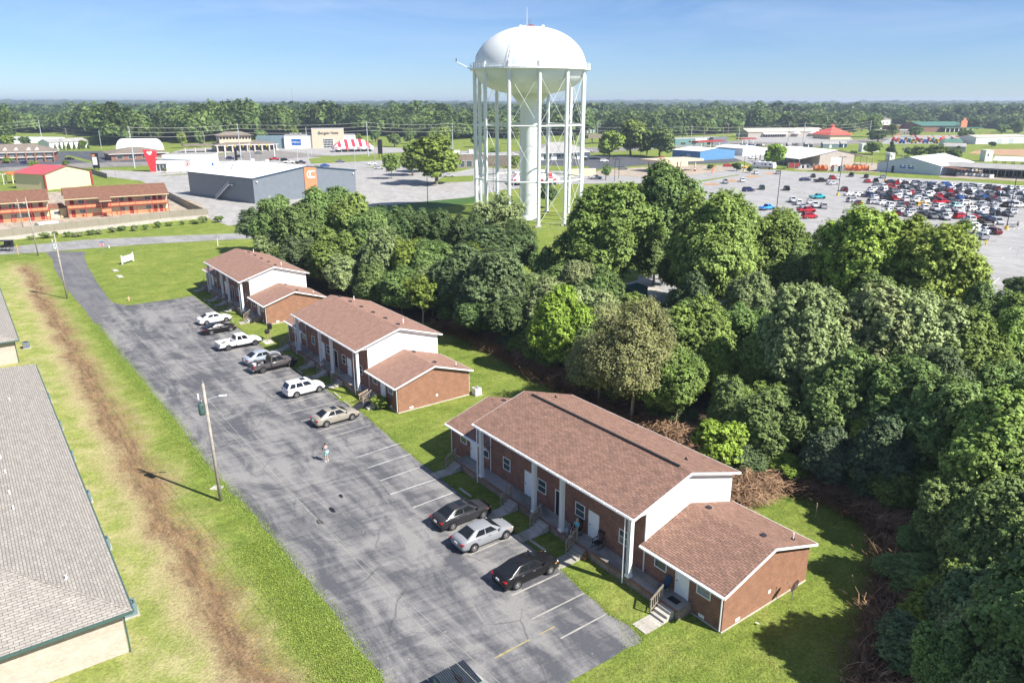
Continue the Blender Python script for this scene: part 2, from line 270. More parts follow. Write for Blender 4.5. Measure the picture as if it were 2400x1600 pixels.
# ------------------------------------------------------------------ mesh building
class MB:
    def __init__(s): s.v = []; s.f = []; s.m = []; s.mats = []
    def _mi(s, m):
        if m not in s.mats: s.mats.append(m)
        return s.mats.index(m)
    def poly(s, pts, m):
        n = len(s.v); s.v += [tuple(p) for p in pts]; s.f.append(tuple(range(n, n+len(pts)))); s.m.append(s._mi(m)); return s
    def faces(s, vs, fs, m):
        n = len(s.v); s.v += [tuple(p) for p in vs]; k = s._mi(m)
        for f in fs: s.f.append(tuple(i+n for i in f)); s.m.append(k)
        return s
    def box(s, x0, x1, y0, y1, z0, z1, m):
        v = [(x, y, z) for z in (z0, z1) for x, y in ((x0, y0), (x1, y0), (x1, y1), (x0, y1))]
        return s.faces(v, [(3, 2, 1, 0), (4, 5, 6, 7), (0, 1, 5, 4), (1, 2, 6, 5), (2, 3, 7, 6), (3, 0, 4, 7)], m)
    def prism(s, pts, d, m):
        """closed polygon (3-D points) pushed along vector d"""
        n = len(pts); a = [Vector(p) for p in pts]; d = Vector(d); b = [p+d for p in a]
        nn = (a[1]-a[0]).cross(a[2]-a[1])
        fl = nn.dot(d) > 0
        f = [tuple(range(n))[::-1] if fl else tuple(range(n)), tuple(range(n, 2*n)) if fl else tuple(range(n, 2*n))[::-1]]
        for i in range(n):
            j = (i+1) % n; q = (i, j, j+n, i+n); f.append(q if fl else q[::-1])
        return s.faces(a+b, f, m)
    def tube(s, p, q, r, m, n=8, r2=None, cap=True):
        p = Vector(p); q = Vector(q); r2 = r if r2 is None else r2; d = (q-p)
        if d.length < 1e-6: return s
        d.normalize(); a = d.orthogonal().normalized(); b = d.cross(a)
        vs = []
        for c, rr in ((p, r), (q, r2)):
            for i in range(n):
                t = 2*math.pi*i/n; vs.append(c+a*math.cos(t)*rr+b*math.sin(t)*rr)
        fs = [(i, (i+1) % n, (i+1) % n+n, i+n) for i in range(n)]
        if cap: fs += [tuple(range(n))[::-1], tuple(range(n, 2*n))]
        return s.faces(vs, fs, m)
    def path(s, pts, r, m, n=5):
        for a, b in zip(pts[:-1], pts[1:]): s.tube(a, b, r, m, n, cap=False)
        return s
    def lathe(s, prof, m, n=24, c=(0, 0, 0), a0=0, a1=2*math.pi):
        full = abs(a1-a0-2*math.pi) < 1e-6; k = n if full else n+1; vs = []
        for r, z in prof:
            for i in range(k):
                t = a0+(a1-a0)*i/n; vs.append((c[0]+r*math.cos(t), c[1]+r*math.sin(t), c[2]+z))
        fs = []
        for j in range(len(prof)-1):
            for i in range(n):
                i2 = (i+1) % k; fs.append((j*k+i, j*k+i2, (j+1)*k+i2, (j+1)*k+i))
        return s.faces(vs, fs, m)
    def build(s, name, parent=None, smooth=False, bevel=0.0, subsurf=0, loc=None, angle=None):
        me = bpy.data.meshes.new(name); me.from_pydata(s.v, [], s.f); me.validate()
        for m in s.mats: me.materials.append(MATS[m])
        if len(me.polygons) == len(s.m): me.polygons.foreach_set('material_index', s.m)
        # uv in metres: u along the face's level direction, v up the face
        uvl = me.uv_layers.new(name='UVMap'); vs = me.vertices
        for p in me.polygons:
            nrm = p.normal; t = Vector((-nrm.y, nrm.x, 0))
            t = t.normalized() if t.length > .02 else Vector((1, 0, 0)); b = nrm.cross(t)
            for li in p.loop_indices:
                co = vs[me.loops[li].vertex_index].co; uvl.data[li].uv = (co.dot(t), co.dot(b))
        if smooth: me.shade_smooth() if hasattr(me, 'shade_smooth') else me.polygons.foreach_set('use_smooth', [True]*len(me.polygons))
        o = bpy.data.objects.new(name, me); COL.objects.link(o)
        if parent: o.parent = parent
        if loc: o.location = loc
        if bevel:
            md = o.modifiers.new('b', 'BEVEL'); md.width = bevel; md.segments = 2; md.limit_method = 'ANGLE'; md.angle_limit = R(35)
        if subsurf:
            md = o.modifiers.new('s', 'SUBSURF'); md.levels = subsurf; md.render_levels = subsurf
        return o
def tag(o, label, cat, group=None):
    o['label'] = label; o['category'] = cat
    if group: o['group'] = group
    return o
def thing(name, label, cat, loc=(0, 0, 0), rz=0.0, group=None):
    o = bpy.data.objects.new(name, None); COL.objects.link(o); o.location = loc; o.rotation_euler = (0, 0, rz); o.empty_display_size = .3
    return tag(o, label, cat, group)
def copy_tree(root, parent=None):
    c = root.copy(); COL.objects.link(c)
    if parent: c.parent = parent
    for ch in root.children: copy_tree(ch, c)
    return c
def sheet(name, pts, m, z, kind='structure'):
    """flat ground sheet from (x, y) points"""
    b = MB(); P = [Vector((p[0], p[1], z)) for p in pts]
    a = sum(P[i].x*P[(i+1) % len(P)].y-P[(i+1) % len(P)].x*P[i].y for i in range(len(P)))
    if a < 0: P = P[::-1]
    b.poly(P, m); o = b.build(name); o['kind'] = kind; return o
def psheet(name, px, m, z): return sheet(name, [G(*p) for p in px], m, z)
def text(body, size, m, name='lettering', parent=None, M=None, ext=.02, bold=0.0):
    cu = bpy.data.curves.new(name, 'FONT'); cu.body = body; cu.size = size; cu.extrude = ext; cu.offset = bold; cu.align_x = 'CENTER'; cu.align_y = 'CENTER'
    tmp = bpy.data.objects.new(name, cu); COL.objects.link(tmp)
    me = bpy.data.meshes.new_from_object(tmp); bpy.data.objects.remove(tmp); me.materials.clear(); me.materials.append(MATS[m])
    if M is not None: me.transform(M)
    o = bpy.data.objects.new(name, me); COL.objects.link(o)
    if parent: o.parent = parent
    return o
def text_front(x, y, z): # text standing upright on a wall that faces local -Y
    return Matrix.Translation((x, y, z)) @ Matrix.Rotation(math.pi/2, 4, 'X')

# ------------------------------------------------------------------ the setting: ground, roads, lots
def ground():
    b = MB(); xs = [-9000, -4500, -2500, -1400, -800, -500, -350, -250, -150, -50, 50, 150, 250, 350, 500, 800, 1400, 2500, 4500, 9000]
    ys = [-200, -50, 30, 100, 200, 350, 500, 800, 1200, 1800, 2500, 3500, 4500, 6000, 8000, 11000]
    def z(x, y):
        d = math.hypot(x, y)
        return 0 if d < 2300 else min(1, (d-2300)/3500)**1.3*(17+5*math.sin(x/900.0)+4*math.sin(x/370.0+y/1500))
    idx = {}; vs = []
    for j, y in enumerate(ys):
        for i, x in enumerate(xs): idx[i, j] = len(vs); vs.append((x, y, z(x, y)))
    b.faces(vs, [(idx[i, j], idx[i+1, j], idx[i+1, j+1], idx[i, j+1]) for j in range(len(ys)-1) for i in range(len(xs)-1)], 'lawn_grass')
    o = b.build('ground'); o['kind'] = 'structure'; return z
GZ = ground()
# apartment car park, its drive, the street beyond
LOT_R = [(453.6, 693), (502, 726), (563, 772), (619, 815), (681, 859), (709.7, 879.6), (771, 915), (799, 941), (840, 961), (896, 1007), (931.6, 1040), (956, 1060.5), (1019, 1109.6), (1145, 1204), (1277, 1302), (1317, 1341), (1372, 1387), (1398, 1408), (1422, 1437), (1478, 1467), (1502, 1492), (1500, 1503), (1391, 1565), (1335, 1600), (1270, 1660), (1180, 1800)]
LOT_L = [(223, 759), (229.6, 762), (280.6, 830.6), (331.6, 889), (380, 950), (406, 976), (451, 1043), (500, 1105), (540, 1150), (598, 1212), (690, 1325), (775, 1430), (898, 1600), (1010, 1780)]
DRV_R = [(200, 590), (197.5, 602), (205, 625), (223, 654), (245, 687), (263, 709), (279, 715), (300, 716), (400, 702)]
DRV_L = [(106, 590), (122, 605), (127, 627), (143, 656), (170, 694), (201, 730)]
def jag(px, amp=.10, step=1.2):
    """an edge of old asphalt: points about a metre apart, each pushed a little off the line"""
    P = [G(*p) for p in px]; out = []
    for a, b in zip(P[:-1], P[1:]):
        n = max(1, int((b-a).length/step))
        for i in range(n):
            q = a.lerp(b, i/n); out.append((q.x+rnd.uniform(-amp, amp), q.y+rnd.uniform(-amp, amp)))
    out.append((P[-1].x, P[-1].y)); return out
sheet('parking_lot', jag(LOT_R, .13)+jag(LOT_L[::-1], .13)+jag([(223, 759), (263, 709), (300, 716), (400, 702), (453.6, 693)]), 'lot_asphalt', .012)
sheet('driveway', jag(DRV_L+[(223, 759)])+jag([(263, 709)]+DRV_R[5::-1]), 'drive_asphalt', .016)
psheet('road', [(-250, 612), (0, 597), (89, 592), (201, 583), (330, 573), (551, 561), (660, 556), (800, 550), (800, 538), (660, 542), (579, 546), (400, 553), (201, 562), (36, 577), (0, 582), (-250, 598)], 'road_asphalt', .022)
# stall lines of the apartment car park
def line_strip(name, segs, m, w, z, kind='structure'):
    b = MB()
    for a, c in segs:
        a = Vector((a[0], a[1], 0)); c = Vector((c[0], c[1], 0)); d = (c-a); n = max(1, int(d.length/.5)); d.normalize(); s = Vector((-d.y, d.x, 0))
        ww = [w/2*rnd.uniform(.6, 1.15) for _ in range(n+1)]
        for i in range(n):
            p = a.lerp(c, i/n); q = a.lerp(c, (i+1)/n)
            b.poly([p-s*ww[i]+Vector((0, 0, z)), q-s*ww[i+1]+Vector((0, 0, z)), q+s*ww[i+1]+Vector((0, 0, z)), p+s*ww[i]+Vector((0, 0, z))], m)
    o = b.build(name); o['kind'] = kind; return o
def uvs(l): return [(W(*a)[:2], W(*c)[:2]) for a, c in l]
line_strip('parking_lines', uvs([((-28.55, 24.8), (-28.57, 28.7)), ((-31, 24.5), (-31, 28.9)), ((-33.65, 24.9), (-33.65, 29)), ((-36.5, 25.1), (-36.5, 28.9)), ((-39.2, 25.2), (-39.3, 29.3)), ((-42, 25), (-42, 29)), ((-44.7, 25), (-44.8, 29.2)),
    ((-63.8, 24.8), (-64.1, 29.7)), ((-66.0+.2, 24.9), (-66.1, 29.8)), ((-69.2, 24.4), (-69.4, 29.9)), ((-71.9, 24), (-72.05, 29.9)), ((-74.5, 24.5), (-74.9, 29.8)), ((-77.5, 24.5), (-77.8, 29.8)), ((-80.1, 24.2), (-80.3, 29.7)), ((-82.5, 24.4), (-82.8, 29.6)), ((-85.2, 24.4), (-85.6, 29.6)),
    ((-87.8, 24.4), (-88.2, 29.6)), ((-90.4, 24.3), (-90.9, 29.6)), ((-93, 24.0), (-93.5, 29.6)), ((-96.2, 24), (-96.5, 28.9)), ((-101, 24.3), (-101.4, 29)), ((-103.7, 24.4), (-104.4, 28.9)), ((-108.5, 24.3), (-109, 29.2)), ((-113, 24), (-113.8, 29.3)), ((-117.8, 24.5), (-118.8, 29.5)), ((-120.8, 24.5), (-121.6, 29.5)), ((-123.5, 24.8), (-124.3, 29.6)), ((-126.3, 25), (-127.3, 29.6)), ((-115.5, 24.4), (-116.3, 29.4))]), 'sand_line', .13, .020)
line_strip('fresh_parking_lines', uvs([((-47.4, 25.2), (-47.55, 29.3)), ((-50.4, 24.7), (-50.4, 29.5)), ((-53, 25.1), (-53.2, 29.5)), ((-55.8, 25.3), (-56, 29.8)), ((-58.3, 25.3), (-58.6, 30.2))]), 'white_line', .13, .021)
line_strip('faded_yellow_line', uvs([((-29.55, 20.6), (-29.6, 23.2)), ((-29.6, 24.0), (-29.6, 25.2))]), 'faded_yellow', .12, .021)
sheet('concrete_pad', [tuple(W(u, v)[:2]) for u, v in ((-30.4, 17.6), (-30.2, 18.9), (-26.0, 19.6), (-22.5, 19.8), (-22.5, 15.3), (-27, 15.6), (-28.6, 16.0))], 'porch_concrete', .024)
# patches of newer asphalt and crack filler
for i, (u, v, a, c) in enumerate([(-52.6, 21.3, .45, .18), (-50.9, 19.8, .6, .25), (-49.8, 18.3, .6, .25)]):
    q = [W(u+a*math.cos(t)*rnd.uniform(.6, 1), v+c*math.sin(t)*rnd.uniform(.6, 1)) for t in np.linspace(0, 2*math.pi, 12)[:-1]]
    sheet('tar_patch', [(p.x, p.y) for p in q], 'black_paint', .018)
# the big pale lots behind and the store lot on the right
psheet('church_lot', [(488, 512), (535, 529), (600, 524), (700, 510), (882, 484), (1000, 472), (1099, 463), (1175, 446), (1230, 432), (1400, 428), (1500, 425), (1540, 412), (1420, 404), (1250, 399), (1120, 392), (1060, 405), (960, 395), (880, 380), (700, 366), (545, 380), (430, 398), (340, 403), (240, 398), (215, 410), (330, 424), (395, 455), (430, 487)], 'pale_asphalt', .03)
psheet('motel_yard', [(-150, 560), (0, 545), (250, 522), (480, 497), (478, 478), (395, 455), (300, 440), (100, 452), (-100, 470)], 'tan_yard', .04)
psheet('highway', [(-200, 412), (0, 402), (200, 394), (420, 386), (620, 376), (760, 366), (900, 359), (1060, 352), (1060, 345), (900, 351), (760, 356), (600, 362), (420, 372), (200, 381), (0, 388), (-200, 398)], 'highway_asphalt', .05)
psheet('junction_road', [(470, 392), (600, 378), (700, 366), (690, 350), (640, 345), (600, 352), (540, 360), (440, 372)], 'highway_asphalt', .056)
psheet('bank_yard', [(480, 362), (660, 352), (690, 344), (640, 338), (430, 350), (400, 358)], 'pale_asphalt', .06)
psheet('lodge_yard', [(-60, 397), (60, 390), (200, 382), (375, 379), (240, 354), (140, 355), (100, 378), (-60, 380)], 'dark_asphalt', .062)
psheet('discount_store_yard', [(640, 352), (780, 366), (900, 360), (1060, 350), (900, 346), (800, 341), (700, 345)], 'pale_asphalt', .064)
psheet('lane_loop', [(850, 400), (960, 395), (1060, 392), (1080, 372), (1060, 368), (940, 380), (900, 371), (805, 377)], 'store_asphalt', .066)
psheet('store_parking_lot', [(1575, 430), (1640, 411), (1700, 399), (1740, 393), (1860, 402), (1990, 407), (2100, 416), (2250, 424), (2400, 436), (2500, 445), (2700, 620), (2600, 800), (2330, 790), (2250, 770), (1900, 765), (1560, 715), (1480, 690), (1500, 640), (1560, 560), (1560, 480)], 'store_asphalt', .03)
psheet('store_road', [(1180, 446), (1300, 432), (1450, 430), (1575, 430), (1640, 411), (1700, 399), (1750, 392), (1720, 386), (1660, 389), (1600, 400), (1500, 412), (1360, 412), (1230, 420)], 'store_asphalt', .045)
psheet('fuel_station_yard', [(1420, 412), (1560, 418), (1690, 402), (1735, 391), (1640, 386), (1560, 388), (1420, 398), (1370, 408)], 'tan_yard', .055)
psheet('yard_by_the_blue_shed', [(1250, 392), (1400, 397), (1520, 386), (1700, 383), (1780, 372), (1700, 362), (1560, 372), (1400, 364), (1260, 366)], 'dark_asphalt', .05)
psheet('boulevard', [(1100, 372), (1400, 358), (1700, 340), (1900, 345), (2100, 330), (2500, 318), (2500, 312), (2100, 321), (1900, 334), (1700, 330), (1400, 345), (1100, 360)], 'highway_asphalt', .07)
psheet('barn_sales_yard', [(1770, 388), (1940, 378), (1950, 358), (1900, 350), (1790, 352), (1690, 360)], 'pale_asphalt', .075)
psheet('market_yard', [(1740, 332), (1960, 338), (2000, 328), (1990, 318), (1850, 320), (1740, 322)], 'pale_asphalt', .076)
psheet('equipment_yard', [(2060, 338), (2400, 336), (2500, 330), (2400, 316), (2100, 318)], 'pale_asphalt', .078)
psheet('bare_earth_field', [(2270, 360), (2500, 372), (2500, 352), (2400, 350), (2330, 350), (2285, 354)], 'bare_clay', .08)
psheet('shed_yard', [(1860, 398), (2060, 405), (2080, 394), (2050, 382), (1990, 380), (1890, 384)], 'tan_yard', .05)
psheet('long_shed_yard', [(2200, 416), (2500, 430), (2500, 395), (2230, 392)], 'tan_yard', .052)
for n, px, m in (('field', [(1480, 263), (1640, 258), (2030, 254), (2050, 249), (1760, 247), (1500, 252)], 'crop_field'), ('field', [(1690, 252), (1900, 250), (2050, 247), (1880, 246), (1700, 247)], 'pale_field'),
                 ('field', [(2110, 262), (2200, 257), (2150, 251), (2070, 252)], 'pale_field')):
    P = [G(*p) for p in px]; psheet(n, px, m, .5 if max(p.y for p in P) < 2300 else 6)
psheet('retention_lawn', [(882, 484), (1000, 470), (1099, 463), (1130, 456), (1120, 475), (1000, 490), (900, 500)], 'retention_grass', .02)
# verges and islands
for px in ([(850, 395), (1000, 385), (1050, 372), (1000, 378), (930, 382)], [(730, 384), (905, 376), (905, 367), (850, 366), (722, 372)], [(1010, 430), (1110, 425), (1110, 412), (1040, 415)], [(1250, 400), (1380, 399), (1380, 391), (1260, 388)],
           [(1640, 427), (1730, 411), (1735, 409), (1645, 423)], [(368, 413), (500, 402), (520, 400), (520, 403), (400, 412)], [(150, 368), (220, 384), (226, 381), (160, 364)]):
    psheet('grass_verge', px, 'lawn_grass', .09)
# white bay lines on the pale lots
segs = []
def bays(a, b, n, dx, dy, out):
    for i in range(n):
        t = i/(n-1); x = a[0]+(b[0]-a[0])*t; y = a[1]+(b[1]-a[1])*t; p = G(x, y); q = G(x+dx, y+dy); out.append(((p.x, p.y), (q.x, q.y)))
bays((495, 500), (535, 518), 6, 28, -8, segs); bays((478, 470), (520, 500), 8, 26, -6, segs); bays((845, 461), (885, 482), 6, 20, -8, segs); bays((985, 447), (1080, 461), 9, 12, -7, segs); bays((895, 480), (1090, 462), 12, -10, -7, segs)
bays((430, 440), (500, 470), 8, 22, -4, segs)
line_strip('church_lot_lines', segs, 'white_line', .22, .045)
A80, SA = R(50.5), Vector((math.cos(R(50.5)), math.sin(R(50.5)), 0)); TA = Vector((-SA.y, SA.x, 0))
def ST(s, t, z=0): return SA*s+TA*t+Vector((0, 0, z))
ROWS = [184.5, 202.8, 221.1, 239.4, 257.7, 276, 294.3, 312.6, 330.9]
segs = []
for s in ROWS:
    for k in range(0, 44):
        t = 27+k*3.1
        for sg, a in ((1, R(20)), (-1, R(80))):
            p = ST(s, t); q = p+Vector((math.cos(a), math.sin(a), 0))*5.4*sg
            px = proj(q)
            if -100 < px[0] < 2500 and G(1640, 411).x < q.x: segs.append(((p.x, p.y), (q.x, q.y)))
line_strip('store_lot_lines', segs, 'sand_line', .11, .05)
segs = []
for i in range(9):
    x = 2235+i*11; p = G(x, 680-i*1.5); q = G(x+20, 655-i*.5); segs.append(((p.x, p.y), (q.x, q.y)))
for a, b in (((2365, 585), (2371, 581)), ((2348, 607), (2353, 603)), ((2320, 631), (2326, 627)), ((2296, 652), (2303, 647))):
    p = G(*a); q = G(*b); segs.append(((p.x, p.y), (q.x, q.y)))
for i in range(7):
    p = G(2352+i*11, 540-i*.5); q = G(2376+i*11, 521); segs.append(((p.x, p.y), (q.x, q.y)))
line_strip('crossing_lines', segs, 'white_line', .3, .055)
# clay patches in the worn end of the store lot
for x, y, a, c in ((1665, 432, 22, 3), (1712, 424, 18, 4), (1765, 414, 20, 3), (1805, 407, 14, 3)):
    psheet('clay_patch', [(x+a*math.cos(t)*rnd.uniform(.7, 1.1), y+c*math.sin(t)*rnd.uniform(.6, 1)) for t in np.linspace(0, 2*math.pi, 14)[:-1]], 'bare_clay', .048)

NR = np.random.default_rng(5)
def mesh_np(name, verts, faces4, mats, leaf=None, midx=None, smooth=False):
    me = bpy.data.meshes.new(name); n = len(verts); f = len(faces4); k = faces4.shape[1]
    me.vertices.add(n); me.vertices.foreach_set('co', verts.astype(np.float32).ravel()); me.loops.add(f*k); me.loops.foreach_set('vertex_index', faces4.astype(np.int32).ravel())
    me.polygons.add(f); me.polygons.foreach_set('loop_start', np.arange(0, f*k, k, dtype=np.int32)); me.polygons.foreach_set('loop_total', np.full(f, k, dtype=np.int32))
    if smooth: me.polygons.foreach_set('use_smooth', np.ones(f, dtype=bool))
    for m in mats: me.materials.append(MATS[m])
    me.update(calc_edges=True)
    if leaf is not None: a = me.attributes.new('leaf', 'FLOAT', 'FACE'); a.data.foreach_set('value', leaf.astype(np.float32))
    return me
def leaf_quads(c, nrm, size, asp=.55, rs=None):
    """rhombic leaves at points c facing nrm"""
    rs = rs or NR; n = len(c); h = rs.normal(size=(n, 3)); t = np.cross(nrm, h); t /= np.linalg.norm(t, axis=1)[:, None]+1e-9; b = np.cross(nrm, t)
    s = (size*rs.uniform(.6, 1.35, n))[:, None]
    v = np.stack([c+t*s*.62, c+b*s*asp*.6, c-t*s*.62, c-b*s*asp*.6], 1); v[:, 0] -= nrm*s*.15; v[:, 2] -= nrm*s*.15
    return v.reshape(-1, 3)
def tufts(name, pts, n, seed, w0, size, col, bias=0.0):
    rs = np.random.default_rng(seed); P = np.array([[p.x, p.y] for p in pts]); sg = np.diff(P, axis=0); ln = np.linalg.norm(sg, axis=1); cum = np.concatenate([[0], np.cumsum(ln)])
    t = rs.uniform(0, cum[-1], n); i = np.clip(np.searchsorted(cum, t)-1, 0, len(ln)-1); c = P[i]+sg[i]*((t-cum[i])/ln[i])[:, None]; d = sg[i]/ln[i][:, None]; q = np.stack([-d[:, 1], d[:, 0]], 1)
    c = c+q*(rs.normal(size=(n, 1))*w0+bias)+rs.normal(size=(n, 2))*.05; c = np.concatenate([c, rs.uniform(.01, .09, (n, 1))], 1)
    nr = rs.normal(size=(n, 3))*.6+np.array([0, 0, .7]); nr /= np.linalg.norm(nr, axis=1)[:, None]
    V = leaf_quads(c, nr, size, .6, rs); V[:, 2] = np.maximum(V[:, 2], .016); me = mesh_np(name, V, np.arange(len(V)).reshape(-1, 4), ['leaves'], rs.uniform(.1, .9, n)); o = bpy.data.objects.new(name, me); COL.objects.link(o); o.color = (*col, 1); o['kind'] = 'stuff'; return o
# ------------------------------------------------------------------ apartment houses
def shift(b, dx, dy, dz=0): b.v = [(x+dx, y+dy, z+dz) for x, y, z in b.v]; return b
def gable_roof(b, x0, x1, y0, y1, ze, zr, m, th=.14, ridge='x'):
    """two roof slabs; eaves along y0/y1 (ridge 'x') or along x0/x1 (ridge 'y')"""
    if ridge == 'x':
        ym = (y0+y1)/2
        b.poly([(x0, y0, ze), (x1, y0, ze), (x1, ym, zr), (x0, ym, zr)], m); b.poly([(x0, ym, zr), (x1, ym, zr), (x1, y1, ze), (x0, y1, ze)], m)
    else:
        xm = (x0+x1)/2
        b.poly([(x0, y1, ze), (x0, y0, ze), (xm, y0, zr), (xm, y1, zr)], m); b.poly([(xm, y1, zr), (xm, y0, zr), (x1, y0, ze), (x1, y1, ze)], m)
def window_part(root, x0, x1, z0, z1, y, off, glass='window_glass', lite=True):
    f = MB(); t = .06
    f.box(x0, x1, y-.05, y+.03, z1-t, z1, 'white_paint').box(x0, x1, y-.06, y+.03, z0, z0+t, 'white_paint')
    f.box(x0, x0+t, y-.048, y+.03, z0+t, z1-t, 'white_paint').box(x1-t, x1, y-.048, y+.03, z0+t, z1-t, 'white_paint')
    if lite: f.box(x0+t, x1-t, y-.04, y+.03, (z0+z1)/2-.025, (z0+z1)/2+.025, 'white_paint')
    o = shift(f, *off).build('window', root)
    g = MB(); g.box(x0+.03, x1-.03, y-.02, y+.02, z0+.03, z1-.03, glass); shift(g, *off).build('pane', o); return o
def door_part(root, x0, x1, z0, z1, y, off, open_=False):
    f = MB(); t = .08
    f.box(x0-t, x0, y-.05, y+.03, z0, z1+t, 'white_paint').box(x1, x1+t, y-.05, y+.03, z0, z1+t, 'white_paint').box(x0, x1, y-.052, y+.03, z1, z1+t, 'white_paint')
    o = shift(f, *off).build('door_frame', root); d = MB()
    if open_:
        d.box(x0, x1, y-.012, y+.02, z0, z1, 'black_paint'); shift(d, *off).build('dark_doorway', o)  # black panel paints the darkness inside the open doorway
    else:
        d.box(x0+.01, x1-.01, y-.03, y+.02, z0+.02, z1-.01, 'white_paint')
        for k in range(2):
            for r_, (a, c) in enumerate(((.12, .42), (.5, .9))):
                wv = (x1-x0); d.box(x0+wv*(.14+.4*k), x0+wv*(.46+.4*k), y-.036, y, z0+(z1-z0)*a, z0+(z1-z0)*c, 'white_paint')
        dd = shift(d, *off).build('door', o); h = MB(); h.box(x0+.07, x0+.12, y-.075, y-.02, z0+.95, z0+1.03, 'black_paint'); shift(h, *off).build('handle', dd)
    return o
def apartment(label, du, dv, near=False, roofm='brown_shingle'):
    U0, V0 = -38.6, 37.0; off = (-U0, -V0)
    root = thing('apartment_house', label, 'apartment house', W(U0+du, V0+dv), ANG, 'brick apartment houses beside the car park')
    def B(b, n, p=root, **k): return shift(b, *off).build(n, p, **k)
    y0, y1 = 33.0, 41.9; br = 'orange_brick'; rb = 'red_brick'
    # main block walls with gables
    b = MB(); b.box(-47.6, -29.7, y0, y1, -.3, 5.35, rb)
    B(b, 'brick_wall')
    ym = 36.85
    for x, s in ((-29.7, 1), (-47.6, -1)):
        b = MB(); b.prism([(x, y0, 2.0), (x, y1, 2.0), (x, y1, 5.38), (x, ym, 6.98), (x, y0, 5.86)], (.05*s, 0, 0), 'white_siding')
        B(b, 'gable_siding')
        b = MB(); b.box(x+.0*s-.0, x+.09*s, y0-.03, y0+.09, .6, 5.4, 'white_paint') if s > 0 else b.box(x-.09, x, y0-.03, y0+.09, .6, 5.4, 'white_paint')
        B(b, 'corner_trim')
    b = MB(); gable_roof(b, -48.0, -29.3, 31.45, 42.3, 5.5, 7.15, roofm)
    rf = B(b, 'roof')
    # soffit, fascia, rakes, gutter
    b = MB(); b.poly([(-48.0, 31.45, 5.44), (-48.0, y0, 5.44), (-29.3, y0, 5.44), (-29.3, 31.45, 5.44)], 'white_paint')
    b.box(-48.02, -29.28, 31.36, 31.45, 5.34, 5.47, 'white_paint'); b.box(-48.02, -29.28, 42.3, 42.38, 5.34, 5.47, 'white_paint')
    for x in (-29.3, -48.0-.06):
        b.prism([(x, 31.40, 5.46), (x, 31.40, 5.30), (x, ym+.03, 6.97), (x, ym+.03, 7.13)], (.06, 0, 0), 'white_paint'); b.prism([(x, ym+.03, 6.97), (x, 42.34, 5.30), (x, 42.34, 5.46), (x, ym+.03, 7.13)], (.06, 0, 0), 'white_paint')
    for x in (-29.3,):
        b.poly([(x, 31.45, 5.44), (x, ym, 7.08), (x-.42, ym, 7.08), (x-.42, 31.45, 5.44)], 'white_paint')
    B(b, 'eaves_trim')
    b = MB(); b.box(-48.0, -29.3, 31.24, 31.358, 5.36, 5.46, 'white_paint'); b.box(-48.0, -29.3, 31.26, 31.34, 5.458, 5.465, 'grey_metal')
    for k in range(16): b.box(-47.8+k*1.22, -47.76+k*1.22, 31.22, 31.40, 5.462, 5.475, 'white_paint')
    B(b, 'gutter')
    # square posts
    for x in (-47.3, -40.1, -36.8, -29.85):
        b = MB(); b.box(x-.15, x+.15, 31.64, 31.94, .93, 5.30, 'white_paint'); b.box(x-.2, x+.2, 31.59, 31.99, .75, .93, 'white_paint'); b.box(x-.19, x+.19, 31.60, 31.98, 5.30, 5.435, 'white_paint')
        for e in (-.07, .07): b.box(x+e-.015, x+e+.015, 31.625, 31.64, 1.0, 5.25, 'grey_metal')
        B(b, 'post')
    for x in (-47.52, -30.12):
        b = MB(); b.tube((x, 31.5, 5.36), (x, 31.5, .2), .045, 'white_paint', 6); B(b, 'downspout')
    # wings
    for x0, x1, rx0, rx1, tag_ in ((-29.7, -23.1, -29.7, -22.75, 'r'), (-54.0, -47.6, -54.3, -47.6, 'l')):
        b = MB(); b.box(x0, x1, y0+.02, y1-.02, .1, 2.86, rb)
        B(b, 'brick_wall')
        xe = x1 if tag_ == 'r' else x0; s = 1 if tag_ == 'r' else -1
        b = MB(); b.prism([(xe, y0+.02, .1), (xe, y1-.02, .1), (xe, y1-.02, 2.86), (xe, 37.4, 4.34), (xe, y0+.02, 2.95)], (.04*s, 0, 0), br)
        B(b, 'gable_wall')
        b = MB(); b.box(x0+.02, x1+.0, y0-.01, y1+.01, -.4, .1, 'block_cap'); b.box(xe-.02, xe+.05*s+.02, y0-.015, y1+.015, -.4, .098, 'block_cap')
        B(b, 'foundation')
        b = MB(); gable_roof(b, rx0, rx1, 32.6, 42.2, 2.98, 4.47, roofm)
        r2 = B(b, 'wing_roof')
        b = MB(); b.poly([(rx0, 32.6, 2.92), (rx0, y0, 2.92), (rx1, y0, 2.92), (rx1, 32.6, 2.92)], 'white_paint')
        b.box(rx0, rx1+.01, 32.5, 32.6, 2.82, 2.95, 'white_paint'); b.box(rx0, rx1+.01, 42.2, 42.28, 2.82, 2.95, 'white_paint')
        x = rx1 if s > 0 else rx0-.06
        b.prism([(x, 32.55, 2.94), (x, 32.55, 2.78), (x, 37.4, 4.29), (x, 37.4, 4.45)], (.06, 0, 0), 'white_paint'); b.prism([(x, 37.4, 4.29), (x, 42.24, 2.78), (x, 42.24, 2.94), (x, 37.4, 4.45)], (.06, 0, 0), 'white_paint')
        xi = rx1 if s > 0 else rx0
        b.poly([(xi, 32.6, 2.93), (xi, 37.4, 4.42), (xi-.3*s, 37.4, 4.42), (xi-.3*s, 32.6, 2.93)], 'white_paint'); b.poly([(xi, 37.4, 4.42), (xi, 42.2, 2.93), (xi-.3*s, 42.2, 2.93), (xi-.3*s, 37.4, 4.42)], 'white_paint')
        B(b, 'eaves_trim')
        b = MB(); b.box(rx0+.05, rx1, 32.40, 32.498, 2.84, 2.94, 'white_paint'); B(b, 'gutter')
